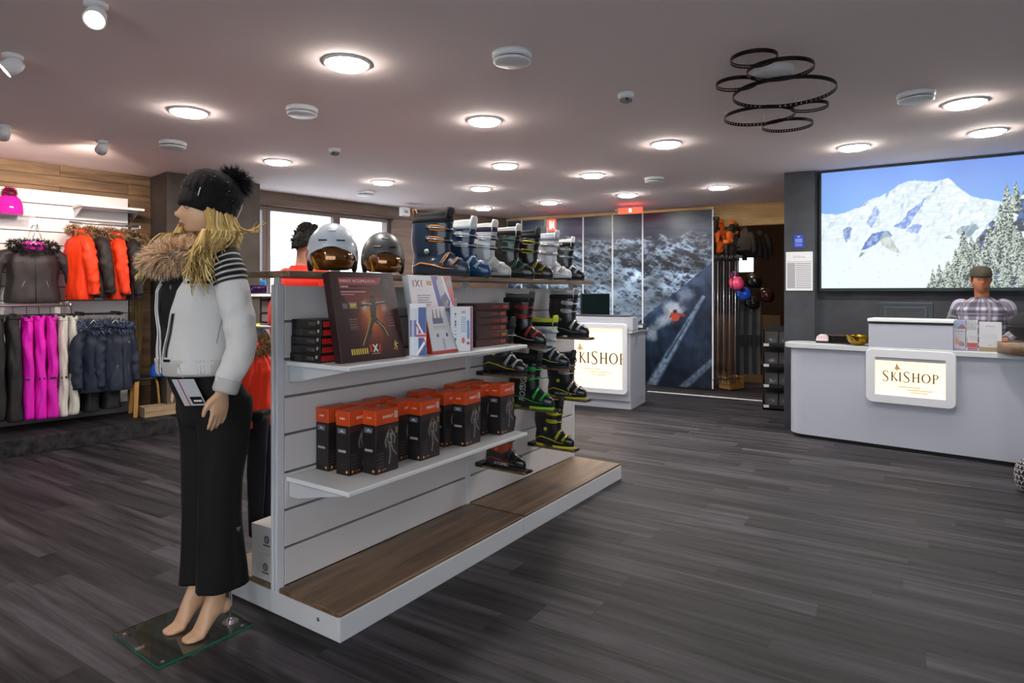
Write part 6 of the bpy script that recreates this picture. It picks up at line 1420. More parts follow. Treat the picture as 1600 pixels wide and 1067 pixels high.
# tray with card machine, gold bowl
t = thing('black_tray', 'flat black tray on the counter left of the gold bowl', 'tray', ctp(1312, .2, .916), CT.rz)
q = MB(); q.box(-.20, .17, -.06, .10, 0, .012); q.build('tray_plate', mat('black_gloss', '#131313', .2), t, bevel=.002); q = MB(); q.box(-.20, .17, .10, .106, .0, .07); q.build('tray_back', mat('black_gloss'), t); q = MB(); q.box(-.17, .165, .088, .102, .066, .074); q.build('wooden_lip', W_BASE, t)
t = thing('card_terminal', 'pale pink and white card terminal on the black tray', 'card terminal', ctp(1285, .2, .929), CT.rz + .1)
q = MB(); q.prism([(-.05, 0), (.05, 0), (.052, .045), (.03, .066), (-.035, .06), (-.05, .04)], -.035, .035, ax='y'); q.build('body', mat('pale_pink_plastic', '#cdb4ba', .4), t, bevel=.006, segs=2)
q = MB(); q.box(-.052, .052, -.037, .037, .012, .022); q.build('base_band', M_WHITEP, t); q = MB(); q.box(-.02, .03, -.02, .02, .058, .068); q.build('paper_roll', M_WHITEP, t)
t = thing('gold_bowl', 'hammered gold bowl on the counter beside the hood', 'bowl', ctp(1341, .06, .916), 0)
GO = mat('hammered_gold', '#a8842a', .22, metal=1, bump=1, bscale=28)
q = MB(); rr_ = [(.03, 0), (.045, .004), (.08, .035), (.105, .085), (.112, .095), (.104, .093), (.076, .04), (.04, .012), (.001, .008)]
q.loft([[(r_ * (1 + .03 * math.sin(5 * a)) * math.cos(a), r_ * (1 + .03 * math.sin(5 * a)) * math.sin(a), z_ + .006 * math.sin(7 * a) * (z_ > .03)) for a in [2 * PI * j / 60 for j in range(60)]] for r_, z_ in rr_]); q.build('bowl_shell', GO, t)
# brochure stand
def broch(name, lb, u0, u1, zlo, zhi, cv, off=.03, split=False):
    pl = CT.shift(off); a, b_ = pl.k(u0), pl.k(u1); t = thing(name, lb, 'brochure holder', pl.pt(a, 0, .916), CT.rz, None); w_ = b_ - a
    q = MB(); q.box(0, w_, .0, .004, zlo, zhi); q.box(0, w_, .004, .03, zlo, zlo + .005); q.build('acrylic_holder', MATS['clear_acrylic'], t)
    q = MB(); q.box(.004, w_ - .004, .008, .02, zlo + .006, zhi - .004); q.build('brochure', M_WHITEP, t)
    cv(w_ - .008, zhi - zlo - .01).build('brochure_print', PRINT, t, lambda gx, gy: (gx + .004, gx * 0 + .0065, gy + zlo + .006)); return t
def cv1(w_, h_):
    c = Cv(w_, h_, 40, 60, '#c9ccd4'); X, Y = c.X / w_, c.Y / h_
    c.mix((Y > .7) * 1., '#9fb0d0'); c.X, c.Y = X, Y; c.poly([(0, .7), (.4, .7), (1, .78), (1, .7)], '#8c2c4c'); c.poly([(.2, .7), (.7, .86), (1, .8), (1, .7)], '#8c2c4c', .7)
    c.rect(.1, .9, .6, .63, '#a0a2aa'); c.ell(.25, .28, .2, .12, '#d09a80'); c.ell(.6, .2, .2, .09, '#c77a6a'); c.ell(.82, .18, .12, .08, '#4a9098'); c.rect(0, 1, 0, .06, '#b0a8c8'); return c
def cv2(w_, h_):
    c = Cv(w_, h_, 60, 60, '#d0d2d6'); c.X, c.Y = c.X / w_, c.Y / h_
    for i in range(9): c.line([(.02 + i * .11, .99), (.07 + i * .10, .68)], .03, '#34343a')
    c.poly([(0, .0), (0, .6), (.12, .6), (.03, .3), (.1, .25), (.1, 0)], '#e1e3e6'); c.poly([(.1, .6), (.04, .25), (.12, .25)], '#9c8a80'); c.rect(.05, 1, .09, .25, '#b3242c'); c.rect(.1, 1, 0, .09, '#9a5a74')
    for i in range(3): c.rect(.25, .9, .35 + i * .05, .365 + i * .05, '#a8a4a8')
    return c
def cv3(w_, h_):
    c = Cv(w_, h_, 50, 60, '#d6d8dc'); c.X, c.Y = c.X / w_, c.Y / h_; c.rect(0, 1, 0, .12, '#9a7a35')
    for i in range(5): c.rect(.2, .8, .45 + i * .05, .46 + i * .05, '#c0c4c9')
    c.line([(.3, .83), (.4, .87), (.5, .84), (.7, .85)], .02, '#6a6d72'); c.rect(.42, .58, .2, .22, '#84878c'); return c
zb = lambda u, v: CT.shift(.0).hit(u, v)[1] - .916
broch('brochure_stand', 'clear stand with colour leaflets beside the hood on the counter', 1490, 1509, .0, .262, cv1)
broch('brochure_stand', 'clear stand with striped and red leaflets, middle one on the counter', 1509, 1528, .0, .262, cv2)
broch('brochure_stand', 'white card with gold foot in a clear stand before the clerk', 1529, 1566, .0, .25, cv3)
# round wooden tray with black cushion at the right edge
pl = CT.shift(-.02); kq = pl.k(1640)
t = thing('round_wooden_tray', 'round brown wooden tray standing over the counter edge at the right', 'tray', pl.pt(kq, 0, .916), CT.rz)
ra = pl.k(1640) - pl.k(1558)
q = MB(); q.lathe([(.001, -.0), (ra * .9, 0), (ra, .012), (ra, .085), (ra - .006, .092), (ra - .02, .092), (ra - .02, .02), (.001, .02)], 64); q.T = Matrix(); o = q.build('tray_body', wood('walnut_ring', '#54402f', '#8a6a50', rough=.4, sx=6, sy=6, var_obj=.1), t)
q = MB(); q.lathe([(.001, .02), (ra - .022, .02), (ra - .022, .075), (.001, .075)], 48); q.build('white_inlay', M_WHITEP, t)
t2 = thing('black_cushion', 'black round felt cushion lying on the wooden tray', 'cushion', pl.pt(kq + .02, 0, .916 + .072), CT.rz)
q = MB(); q.ell((0, 0, .15), (ra * .86, ra * .86, .15), 48, 24); q.build('cushion_body', mat('black_felt', '#0f0f12', .9, bump=.3, bscale=120), t2); q = MB(); q.tube([(ra * .86 * math.cos(2 * PI * k / 48), ra * .86 * math.sin(2 * PI * k / 48), .15) for k in range(49)], .004, 6); q.build('seam_piping', M_BLACK, t2)
# patterned pouf at right bottom
p = onz(1608, 769, 0)
t = thing('patterned_pouf', 'black and white patterned pouf cut by the right frame edge', 'pouf', p, 0)
c = Cv(2 * PI, PI, 260, 110, '#0e0c10'); X, Y = c.X, c.Y
for r0 in range(9):
    for k in range(18):
        cx_, cy_ = (k + .5 * (r0 % 2)) * 2 * PI / 18, .2 + r0 * .33; d = np.hypot((X - cx_) , (Y - cy_)) ; c.mix(((np.abs(d - .15) < .025) & (Y > cy_ - .06)) * 1., '#b9b2b4')
c.build('pouf_cover', PAINTED, t, lambda gx, gy: (.085 * np.cos(gx) * np.sin(gy + 1e-3) ** .6, .085 * np.sin(gx) * np.sin(gy + 1e-3) ** .6, .115 - .115 * np.cos(gy)))
q = MB(); q.lathe([(.001, 0), (.04, 0), (.05, .006), (.001, .008)], 24); q.build('base_disc', M_BLACK, t)

# ================================================================ KIOSK
KI = Plane(onz(986, 640.5, 0)[:2], (.885, -.465))
ki = thing('lit_kiosk', 'white kiosk desk with warm lit shop sign behind the boot display', 'kiosk', KI.pt(0), KI.rz)
kl = KI.k(840)
q = MB(); q.box(kl, 0, 0, .62, 0, .10); q.build('plinth', M_CW, ki, bevel=.003)
q = MB(); q.box(kl - .0, 0, -.03, .62, .10, .92); q.build('cabinet', M_CW, ki, bevel=.004)
q = MB(); q.box(kl, .03, -.05, .66, .92, .955); q.build('worktop', M_CTOP, ki, bevel=.004)
kzt = KI.hit(985, 493)[1]
x1k = KI.k(991); x0k = KI.k(872)
q = MB(); q.box(x0k, x1k, -.055, .16, .955, kzt - .02); q.build('raised_front', M_CW, ki, bevel=.004)
q = MB(); q.box(x0k - .01, x1k - .05, -.045, .17, kzt - .012, kzt); q.build('raised_top', mat('dark_edge_strip', '#4a4042', .4), ki, bevel=.002)
s0, s1 = KI.k(880), KI.k(976); z1k, z0k = KI.hit(970, 513)[1], KI.hit(970, 607)[1]
lk = lightbox(ki, s0 - .06, s1 + .06, z0k - .06, z1k + .06, -.056, .06, .05, 1.1)
skishop(ki, M_LET, -.072, lk[1], (KI.k(902) * .5 + KI.k(978) * .5) - .02, (KI.k(978) - KI.k(902)) * 1.12); goldmarks(ki, lk[0], lk[1], lk[2], -.071)
def kip(u, off, z): pl = KI.shift(off); return pl.pt(pl.k(u), 0, z)
t = thing('kiosk_monitor', 'thin black monitor turned sideways on the kiosk before the mural', 'monitor', kip(930, .3, .956), KI.rz + R(55))
q = MB(); q.box(-.22, .22, -.015, .015, .10, .44); q.build('screen_case', M_BLACK, t, bevel=.004); q = MB(); q.box(-.205, .205, -.018, -.015, .115, .425); q.build('screen_glass', mat('dark_screen', '#0c1a1c', .1), t)
q = MB(); q.cyl((0, 0, .006), .018, .14, 12); q.build('neck', M_BLACK, t); q = MB(); q.lathe([(.001, 0), (.09, 0), (.09, .008), (.001, .01)], 24); q.build('foot', M_BLACK, t)
t = thing('card_terminal', 'small dark card reader on the kiosk worktop before the skier mural', 'card terminal', kip(1002, .25, .956), KI.rz)
q = MB(); q.prism([(-.05, 0), (.06, 0), (.05, .06), (-.05, .08)], -.04, .04, ax='y'); q.build('body', mat('slate_plastic'), t, bevel=.004); q = MB(); q.box(-.04, .03, -.042, -.04, .02, .055); q.build('keypad', M_WHITEP, t)

# ================================================================ BROCHURE RACK and SKI ROOM
RK = Plane(onz(1191, 640, 0)[:2], (.885, -.465)); rk = thing('box_rack', 'black four tier rack of small gear packs left of the counter', 'display rack', RK.pt(0), RK.rz)
wr = RK.k(1232); 
for i in range(4):
    z_ = .0 + i * .245
    q = MB(); q.box(0, wr, .0, .25, z_ + .02, z_ + .03); q.box(0, wr, 0, .006, z_ + .02, z_ + .07); q.build('tier_tray', mat('black_rack', '#101012', .5), rk)
    q = MB(); q.prism([(.0, z_), (.02, z_ + .235), (.04, z_ + .235), (.25, z_ + .0)], 0, .006, ax='x'); q.build('side_plate', mat('black_rack'), rk)
    q = MB(); q.box(.015, .075, -.003, 0, z_ + .03, z_ + .062); q.build('price_card', mat('white_tag'), rk)
q = MB(); q.box(0, wr, .25, .262, 0, 1.0); q.build('back_board', mat('black_rack'), rk)
for i in range(4):
    for j in range(2):
        z_ = i * .245 + .031; lbq = ['bottom', 'second lowest', 'second highest', 'top'][i] + ' tier, ' + ['left', 'right'][j]
        t = thing('gear_pack', 'dark gear pack with blue grey photo, ' + lbq + ' on the four tier rack', 'pack', RK.pt(.02 + j * .16, .05, z_), RK.rz, 'gear packs in the black rack'); t.rotation_euler = (R(-20), 0, RK.rz)
        q = MB(); q.box(0, .15, 0, .05, 0, .18); q.build('pack_box', mat('dark_pack', '#17181b', .3), t, bevel=.002)
        c = Cv(.14, .17, 40, 44, '#16171a'); X, Y = c.X, c.Y; c.mix(np.exp(-(((X - .075) / .04) ** 2 + ((Y - .07) / .025) ** 2)) * smoothstep(.35, .6, fbm(X * 60, Y * 60, 3, i * 7 + j)), '#8a9aae'); c.ell(.05, .03, .01, .008, '#7a3a28', .6)
        c.build('pack_print', PRINT, t, lambda gx, gy: (gx + .005, gx * 0 - .0008, gy + .005))
# ski room contents: positions by pixel at a given depth behind the opening
def room(u, v, y): return px(u, v, y)
def strap_boots(lb, u, v, y, col, glow):
    t = thing('hanging_glove', lb, 'glove', room(u, v, y), random.random() * 3, 'gloves on the high rail')
    q = MB(); q.ell((0, 0, 0), (.05, .035, .07), 12, 8); q.tube([(.03, 0, 0), (.07, 0, .02), (.09, 0, .05)], [.02, .018, .01], 8)
    for k in range(4): q.tube([(-.035 + k * .022, 0, -.04), (-.04 + k * .026, 0, -.09), (-.042 + k * .027, .005, -.13 + .01 * abs(k - 1))], [.014, .013, .008], 8)
    q.build('glove_body', mat('glove_' + col.strip('#'), col, .7), t); q = MB(); q.lathe([(.03, .05), (.045, .06), (.045, .10), (.04, .10)], 14); q.build('cuff', mat('glove_' + glow.strip('#'), glow, .6), t)
gl_sp = [(1119, 350), (1127, 354), (1136, 350), (1144, 356), (1121, 366), (1131, 371), (1140, 367), (1149, 372), (1125, 382), (1135, 386), (1146, 388), (1152, 360)]
wh = ['top left', 'upper left', 'top middle', 'top right', 'mid left', 'centre', 'centre right', 'far right', 'low left', 'low middle', 'low right', 'outer right']
for i, (u, v) in enumerate(gl_sp): strap_boots(wh[i] + ' glove in the orange and black bunch of the ski room', u, v, 8.95 + .12 * (i % 3), '#e0661c' if i in (1, 4, 5, 6, 8) else '#2a2422', '#f07a22' if i % 2 else '#3a3230')
t = thing('glove_rail', 'steel rail high in the ski room above the glove bunch', 'rail', room(1140, 343, 9.1), MU.rz)
q = MB(); q.tube([(-.35, 0, 0), (.5, 0, 0)], .012, 10); q.build('rail', M_STEEL, t); q = MB(); q.tube([(-.3, 0, 0), (-.3, 0, .25)], .006, 8); q.tube([(.45, 0, 0), (.45, 0, .25)], .006, 8); q.build('hanger_rods', M_STEEL, t)
for i, (u, v) in enumerate(((1163, 362), (1171, 368), (1179, 372), (1186, 366))):
    t = thing('hanging_jacket', ['first', 'second', 'third', 'last'][i] + ' dark jacket from the left over the ski room window', 'jacket', room(u, v, 9.8), MU.rz + R(60), 'dark jackets in the ski room')
    q = cloth([(-.32, 0, 0, .06, .15), (-.1, 0, 0, .06, .16), (0, 0, 0, .04, .08), (.06, 0, 0, .03, .04)], -.30, .06, 14, 20, amp=.012, seed=i); q.build('jacket_body', mat('very_dark_cloth', '#15141a', .9), t)
    for sg in (-1, 1): q = limb([(0, sg * .12, -.02), (0, sg * .18, -.15), (.01, sg * .19, -.34)], [.03, .045, .04], 12, 5, .004, i); q.build('sleeve', mat('very_dark_cloth'), t)
t = thing('pole_rack', 'dark wall rack from which the rental ski poles hang', 'rack', room(1128, 402, 9.0), MU.rz)
q = MB(); q.box(-.16, .28, 0, .03, -.02, .02); q.build('rack_bar', M_BLACK, t)
for k in range(6): q = MB(); q.tube([(-.13 + k * .07, 0, 0), (-.13 + k * .07, -.05, .0), (-.13 + k * .07, -.06, .03)], .005, 6); q.build('hook', M_STEEL, t)
for i in range(9):
    u = 1117 + i * 4.6; y_ = 8.85 + .08 * (i % 3)
    a = room(u, 408, y_); b_ = Vector((a.x, a.y, .12)); t = thing('ski_pole', ['first', 'second', 'third', 'fourth', 'fifth', 'sixth', 'seventh', 'eighth', 'ninth'][i] + ' ski pole from the mural edge in the ski room', 'ski pole', b_, 0, 'ski poles on the wall rack')
    Lp = a.z - .12
    q = MB(); q.tube([(0, 0, 0), (0, 0, Lp)], [.006, .009], 8); q.build('shaft', mat('pole_grey', '#9ca2ac', .25, metal=.6) if i % 2 else mat('pole_dark', '#30333c', .3, metal=.4), t)
    q = MB(); q.tube([(0, 0, Lp), (0, 0, Lp + .10)], [.014, .017], 8); q.build('grip', M_BLACK, t); q = MB(); q.lathe([(.001, .06), (.035, .055), (.036, .062), (.001, .068)], 14); q.build('basket', M_BLACK, t)
def small_helmet(lb, u, v, y, col, r_=.12):
    t = thing('ski_helmet', lb, 'helmet', room(u, v, y), R(-60), 'hanging ski room helmets'); t.rotation_euler = (R(25), R(20), R(-60))
    q = MB(); q.ell((0, 0, 0), (r_ * 1.1, r_ * .92, r_), 24, 12, z0=-.45); o = q.build('shell', mat('helmet_' + col.strip('#'), col, .25, coat=.5), t)
    q = MB(); q.tube([(r_ * .99 * math.cos(a), r_ * .83 * math.sin(a), -r_ * .45) for a in [2 * PI * k / 30 for k in range(31)]], .007, 6); q.build('rim', M_BLACK, t)
    q = MB(); q.ell((0, 0, -.01), (r_ * .9, r_ * .76, r_ * .7), 16, 8, z0=-.8, z1=.3); q.build('liner', M_BLKM, t); q = MB(); q.tube([(0, r_ * .8, -r_ * .4), (.02, r_ * .5, -r_ * 1.4), (.02, -r_ * .5, -r_ * 1.4), (0, -r_ * .8, -r_ * .4)], .005, 5); q.build('chin_strap', M_BLACK, t)
small_helmet('pink helmet hanging in the ski room', 1151, 443, 8.9, '#e84878', .105)
small_helmet('blue helmet hanging under the pink one', 1162, 459, 9.0, '#1c50c8', .105)
small_helmet('black helmet right of the pink one under the ski room window', 1178, 440, 9.6, '#17191b', .12)
small_helmet('dark helmet beneath the blue one', 1175, 473, 9.3, '#20211c', .11)
small_helmet('dark red helmet low on the right in the ski room', 1197, 462, 9.8, '#40181c', .12)
small_helmet('magenta helmet above the pink one', 1148, 430, 9.1, '#a01c70', .06)
t = thing('ski_rack', 'wooden slot rack holding skis upright in the ski room', 'rack', room(1168, 590, 9.9) * 1, MU.rz); t.location.z = 0
q = MB(); q.box(-.6, .45, 0, .35, 0, .12); q.build('base', mat('dark_pine', '#6a4c2c', .6, var=.2), t); q = MB(); q.box(-.6, .45, .30, .34, .12, 1.05); q.build('back_frame', mat('dark_pine'), t); q = MB(); q.box(-.6, .45, .12, .16, .28, .33); q.build('front_rail', mat('dark_pine'), t)
for i in range(6):
    u = 1152 + i * 6.5; a = room(u, 500, 9.95); t = thing('ski', ['first', 'second', 'third', 'fourth', 'fifth', 'last'][i] + ' upright grey ski from the left in the ski room rack', 'ski', (a.x, a.y, .12), MU.rz, 'skis in the rack')
    q = MB(); q.loft([[(x_ + 0, y_ + c_, z_) for x_, y_ in ((-w_, -.006), (w_, -.006), (w_, .006), (-w_, .006))] for z_, w_, c_ in ((0, .04, 0), (.3, .036, .006), (.7, .032, .01), (1.0, .036, .004), (1.12, .04, -.01), (1.2, .02, -.04))], smooth=False); q.build('ski_body', mat('ski_grey', '#55575c', .3) if i % 2 else mat('ski_dark', '#232428', .3), t)
    q = MB(); q.box(-.03, .03, -.045, -.006, .45, .62); q.build('binding', M_BLACK, t)
t = thing('wooden_crate', 'tilted small wooden crate on the ski room floor', 'crate', room(1143, 590, 9.2) , .5); t.location.z = .01
q = MB(); q.box(-.14, .14, -.1, .1, 0, .012); q.build('bottom', mat('crate_wood', '#a0743c', .6, var=.2), t)
for sg in (-1, 1):
    for k in range(3): q = MB(); q.box(-.14, .14, sg * .1 - .006, sg * .1 + .006, .01 + k * .06, .06 + k * .06); q.build('slat', mat('crate_wood'), t); q = MB(); q.box(sg * .14 - .006, sg * .14 + .006, -.094, .094, .01 + k * .06, .06 + k * .06); q.build('slat', mat('crate_wood'), t)
# dim warm point light in the ski room, no fixture built
ld = bpy.data.lights.new('ski_room_point_light', 'POINT'); ld.energy = 10; ld.color = (1, .8, .55); ld.shadow_soft_size = .08
lo = bpy.data.objects.new('ski_room_point_light', ld); C.objects.link(lo); lo.location = px(1120, 345, 9.6)

# ================================================================ BEHIND THE ISLAND: window side display
bs = thing('window_display_unit', 'white slatted display unit under the window, seen between mannequin and island', 'display unit', WL.pt(0, 0, 0), RED_)
k0 = WL.shift(-.35).k(352); k1 = WL.shift(-.35).k(470)
for i in range(7): q = MB(); q.box(k0, k1, -.14, -.12, .16 + i * .165, .315 + i * .165); q.build('slat', mat('pinkish_white_panel', '#b9a4a2', .5), bs)
q = MB(); q.box(k0, k1, -.12, -.05, .12, 1.33); q.build('core', M_GROOVE, bs)
q = MB(); q.box(k0, k1, -.50, -.05, 0, .12); q.build('base_step', mat('pale_step', '#8b8583', .5), bs)
zsf = WL.shift(-.35).hit(400, 459)[1]
q = MB(); q.box(k0, k1, -.50, -.12, zsf - .03, zsf); q.build('shelf', M_WHITE, bs); q = MB(); q.tube([(k0, -.42, zsf - .22), (k1, -.42, zsf - .22)], .01, 8); q.build('rail', M_BLACK, bs)
for kk in (k0 + .5, k1 - .3): q = MB(); q.box(kk, kk + .02, -.45, -.14, zsf - .35, zsf - .33); q.box(kk, kk + .02, -.16, -.14, zsf - .35, zsf - .03); q.build('bracket', M_BLACK, bs)
def wl_at(u, off, z): pl = WL.shift(-off); return pl.pt(pl.k(u), 0, z)
t = thing('goggle_box', 'blue goggle box on the white shelf behind the mannequin sleeve', 'box', wl_at(395, .33, zsf), RED_ )
q = MB(); q.box(-.12, .15, -.03, .05, 0, .16); q.build('carton', mat('cyan_card', '#1e9ad6', .5), t, bevel=.003); q = MB(); q.box(-.1, .13, -.031, -.03, .10, .14); q.build('label_strip', mat('dark_blue_card', '#1a5c9c', .5), t)
t = thing('ski_goggles', 'black and magenta goggles on the white shelf behind the mannequin sleeve', 'goggles', wl_at(403, .44, zsf), RED_ - R(90))
q = MB(); rows = [[(.05 * math.cos(a) * s_, .11 * math.sin(a), z_) for a in [R(-80 + 10 * k) for k in range(17)]] for z_, s_ in ((.01, .9), (.04, 1.05), (.07, 1.05), (.095, .9))]; q.loft(rows, closed=False, cap=False); o = q.build('lens', mat('violet_lens', '#3a1c4a', .1, metal=.6), t)
q = MB(); q.tube(rows[0], .006, 6); q.tube(rows[3], .006, 6); q.build('frame', M_BLACK, t); q = MB(); q.tube([(.0, .11, .05), (-.06, .10, .04), (-.09, 0, .03), (-.06, -.10, .04), (0, -.11, .05)], .016, 6, flat=.2, up=(0, 0, 1)); q.build('strap', mat('magenta_strap', '#b03aa0', .7), t)
jacket('black jacket with yellow top under the window shelf', wl_at(392, .42, zsf - .34), RED_ - R(80), '#17181a', None, w=.18, d=.09, h_=.72, lining='#c8d020', seed=61, tagc=False, front=False)
jacket('black padded jacket next to the yellow topped one under the window', wl_at(378, .46, zsf - .34), RED_ - R(60), '#1c1e20', None, w=.17, d=.09, h_=.74, seed=62, tagc=False, quilt=True, lining='#c8d020', front=False)
# blue and pink things left of the mannequin trousers
t = thing('bobble_hat', 'blue knitted hat with pink pompom lying on the wooden stool', 'hat', wl_at(247, .30, .53), 0); t.scale = (.7,) * 3
q = MB(); rings = []
for r_, z_ in ((.10, 0), (.11, .01), (.11, .05), (.10, .11), (.08, .16), (.04, .19), (.01, .195)): rings.append([((r_ + .0015 * (j % 2)) * math.cos(2 * PI * j / 60), (r_ + .0015 * (j % 2)) * math.sin(2 * PI * j / 60), z_ + .5 * 0) for j in range(60)])
q.loft(rings); q.build('knitted_crown', mat('blue_knit', '#2060d0', .9, bump=.3, bscale=200), t)
q = MB(); q.ell((0, 0, .23), (.05, .05, .05), 14, 8); q.build('pompom', mat('pink_yarn', '#e01c8c', .95), t)
# orange jacket and black trousers hung on the island's rear face
jacket('orange jacket with brown fur hood hung on the rear of the island', gp(.10, .75, 1.13), GRZ + R(120), '#f2330a', JOR, w=.10, d=.07, h_=.36, seed=71, n_f=1400, furr=(.075, .045), tagc=False, sleeve_out=.015, front=False)
t = thing('ski_trousers', 'black trousers hung below the orange jacket at the rear of the island', 'trousers', gp(.12, .70, .82), GRZ + R(120))
for dy in (-.04, .045): q = cloth([(-.56, 0, dy, .03, .024), (-.3, 0, dy * .9, .04, .032), (0, 0, dy * .7, .05, .045)], -.56, 0, 24, 20, amp=.004, seed=dy * 40); q.build('trouser_leg', mat('very_dark_cloth'), t)
q = MB(); q.box(-.045, .045, -.075, .078, -.02, .03); q.build('waistband', mat('very_dark_cloth'), t, bevel=.008)
q = MB(); q.tube([(0, 0, .03), (0, 0, .36)], .003, 6); q.build('hanger', M_BLACK, t)
t = thing('rail_arm', 'steel arm on the rear of the island carrying the orange jacket', 'rail', gp(.10, TM + .022, 1.24), GRZ)
q = MB(); q.tube([(0, 0, 0), (0, .34, 0), (0, .35, .02)], .007, 8); q.build('arm', M_STEEL, t); q = MB(); q.box(-.03, .03, 0, .004, -.03, .03); q.build('hook_plate', M_STEEL, t)
# small white sensor box by the corner post
t = thing('wall_box', 'small white box on the timber post at the end of the windows', 'box', px(633, 331, 8.9), RED_)
q = MB(); q.box(-.07, .07, -.03, .05, -.06, .06); q.build('case', M_WHITEP, t, bevel=.006); q = MB(); q.box(-.03, .03, -.032, -.03, -.02, .02); q.build('cover_plate', mat('light_grey_field'), t)

# ================================================================ PEOPLE
def person(lb, loc, rz, skin, hairc, top, topcol, pants, height, lean=0, arms=None, cap=None, headturn=0, short=True):
    """standing figure facing +x; one continuous body with clothes over it"""
    s_ = height / 1.78; t = thing('person', lb, 'person', loc, rz); q = MB(); ms = mat('skin_' + skin.strip('#'), skin, .5)
    Lx = lambda z: lean * max(0, z - .95)
    hm = Matrix.Translation((.02 + Lx(1.65), 0, 1.655)) @ Matrix.Rotation(headturn, 4, 'Z')
    head_pts(q, hm, 1.0)
    q.tube([(Lx(1.4) - .02, 0, 1.42), (Lx(1.5), 0, 1.50), (.01 + Lx(1.6), 0, 1.60)], [.08, .06, .058], 16)
    q.loft([[(cx_ + Lx(z) + rx * math.cos(2 * PI * j / 20), ry * math.sin(2 * PI * j / 20), z) for j in range(20)] for z, cx_, rx, ry in ((.86, 0, .10, .15), (.95, 0, .11, .165), (1.08, 0, .10, .15), (1.25, .01, .11, .165), (1.40, .0, .10, .18), (1.47, -.01, .07, .14))])
    arms = arms or [[(-.01, .19, 1.42), (-.03, .25, 1.15), (.02, .26, .90), (.10, -.0, -1)], [(-.01, -.19, 1.42), (-.03, -.25, 1.15), (.02, -.26, .90), (.10, 0, -1)]]
    for (a, e, w, dv), sg in zip(arms, (1, -1)):
        a = Vector(a) + Vector((Lx(a[2]), 0, 0)); e = Vector(e) + Vector((Lx(e[2]), 0, 0)); w = Vector(w) + Vector((Lx(w[2]), 0, 0))
        q.tube([a * 1.0, a.lerp(e, .5), e, e.lerp(w, .4), w], [.05, .046, .038, .036, .026], 12); hand_pts(q, w, dv, (0, -sg, 0) if abs(dv[2]) > .5 else (0, 0, -1), (1, 0, 0) if abs(dv[2]) > .5 else (0, -sg, 0), 1.02, .3)
        q.tube([(0, sg * .09, .92), (.01, sg * .10, .50), (-.01, sg * .10, .10)], [.095, .06, .045], 14)
        q.tube([(-.05, sg * .10, .05), (.03, sg * .10, .045), (.14, sg * .11, .03), (.19, sg * .11, .025)], [.035, .042, .04, .02], 12)
    b_ = remesh(q, 'body', ms, t, .008, 2)
    for sg in (-1, 1):
        q = MB(); q.T = hm; q.ell((.083, sg * .032, .011), (.007, .010, .0042), 12, 6); q.build('eye', mat('painted_eye_white'), t)
        q = MB(); q.T = hm; q.ell((.0895, sg * .032, .011), (.003, .005, .005), 8, 5); q.build('pupil', mat('painted_pupil'), t)
        q = MB(); q.T = hm; q.tube([(.096, sg * .016, .033), (.094, sg * .034, .037), (.082, sg * .052, .032)], .003, 5); q.build('eyebrow', mat('hair_' + hairc.strip('#'), hairc, .8), t)
    q = MB(); q.T = hm; q.tube([(.09, -.024, -.058), (.104, 0, -.058), (.09, .024, -.058)], [.001, .005, .001], 6); q.build('lips', mat('lip_paint'), t)
    # short hair as a thick cap with locks
    q = MB(); q.T = hm; rg = random.Random(len(lb)); hm_ = mat('hair_' + hairc.strip('#'), hairc, .8)
    rings = []
    for i in range(12):
        ph = PI / 2 * i / 11; rings.append([((.106 * math.cos(ph * 1.0)) * math.cos(a) - .006, .084 * math.cos(ph) * math.sin(a), (.035 + .06 * max(0, math.cos(a)) - .08 * max(0, -math.cos(a)) - .02 * abs(math.sin(a))) * (1 - math.sin(ph)) + .130 * math.sin(ph)) for a in [2 * PI * j / 40 for j in range(40)]])
    q.loft(rings); 
    for i in range(420):
        a = rg.uniform(0, 6.283); ph = rg.uniform(.05, 1.5); zb_ = .035 + .06 * max(0, math.cos(a)) - .08 * max(0, -math.cos(a)) - .02 * abs(math.sin(a))
        p = Vector((.106 * math.cos(ph) * math.cos(a) - .006, .084 * math.cos(ph) * math.sin(a), zb_ * (1 - math.sin(ph)) + .130 * math.sin(ph))); nn = Vector((p.x, p.y, p.z * .8)).normalized()
        d = (nn * .5 + Vector((rg.uniform(-.3, .5), rg.gauss(0, .4), -.6 + math.sin(ph)))).normalized(); q.tube([p, p + d * .010 + nn * .002, p + d * .020], [.004, .003, .001], 4)
    if not cap: q.build('hair', hm_, t)
    else:
        q = MB(); q.T = hm; 
        q.loft([[(.104 * r_ * math.cos(a) - .004, .084 * r_ * math.sin(a), z_) for a in [2 * PI * j / 36 for j in range(36)]] for r_, z_ in ((1, .035), (1.03, .05), (1.02, .09), (.85, .125), (.5, .142), (.05, .146))]); 
        q.loft([[(x_, y_, z_) for x_, y_ in ((.09, -.06), (.13, -.058), (.165, -.035), (.175, 0), (.165, .035), (.13, .058), (.09, .06), (.08, 0))] for z_ in (.040, .046)], smooth=False); q.build('cap', mat('cap_' + cap.strip('#'), cap, .8), t)
        q = MB(); q.T = hm; q.loft([[(.1 * r_ * math.cos(a) - .01, .08 * r_ * math.sin(a), z_) for a in [R(60 + 240 * j / 30) for j in range(31)]] for r_, z_ in ((.85, -.03), (.98, -.01), (1.0, .04))], closed=False, cap=False); o = q.build('hair', hm_, t); o.modifiers.new('s', 'SOLIDIFY').thickness = .006
    TT = [(.78, 0, 0, .145, .20), (.95, 0, 0, .14, .195), (1.1, 0, 0, .132, .185), (1.28, .01, 0, .14, .20), (1.38, .0, 0, .13, .215), (1.44, -.01, 0, .105, .18), (1.475, -.012, 0, .08, .11), (1.50, -.01, 0, .074, .08)]
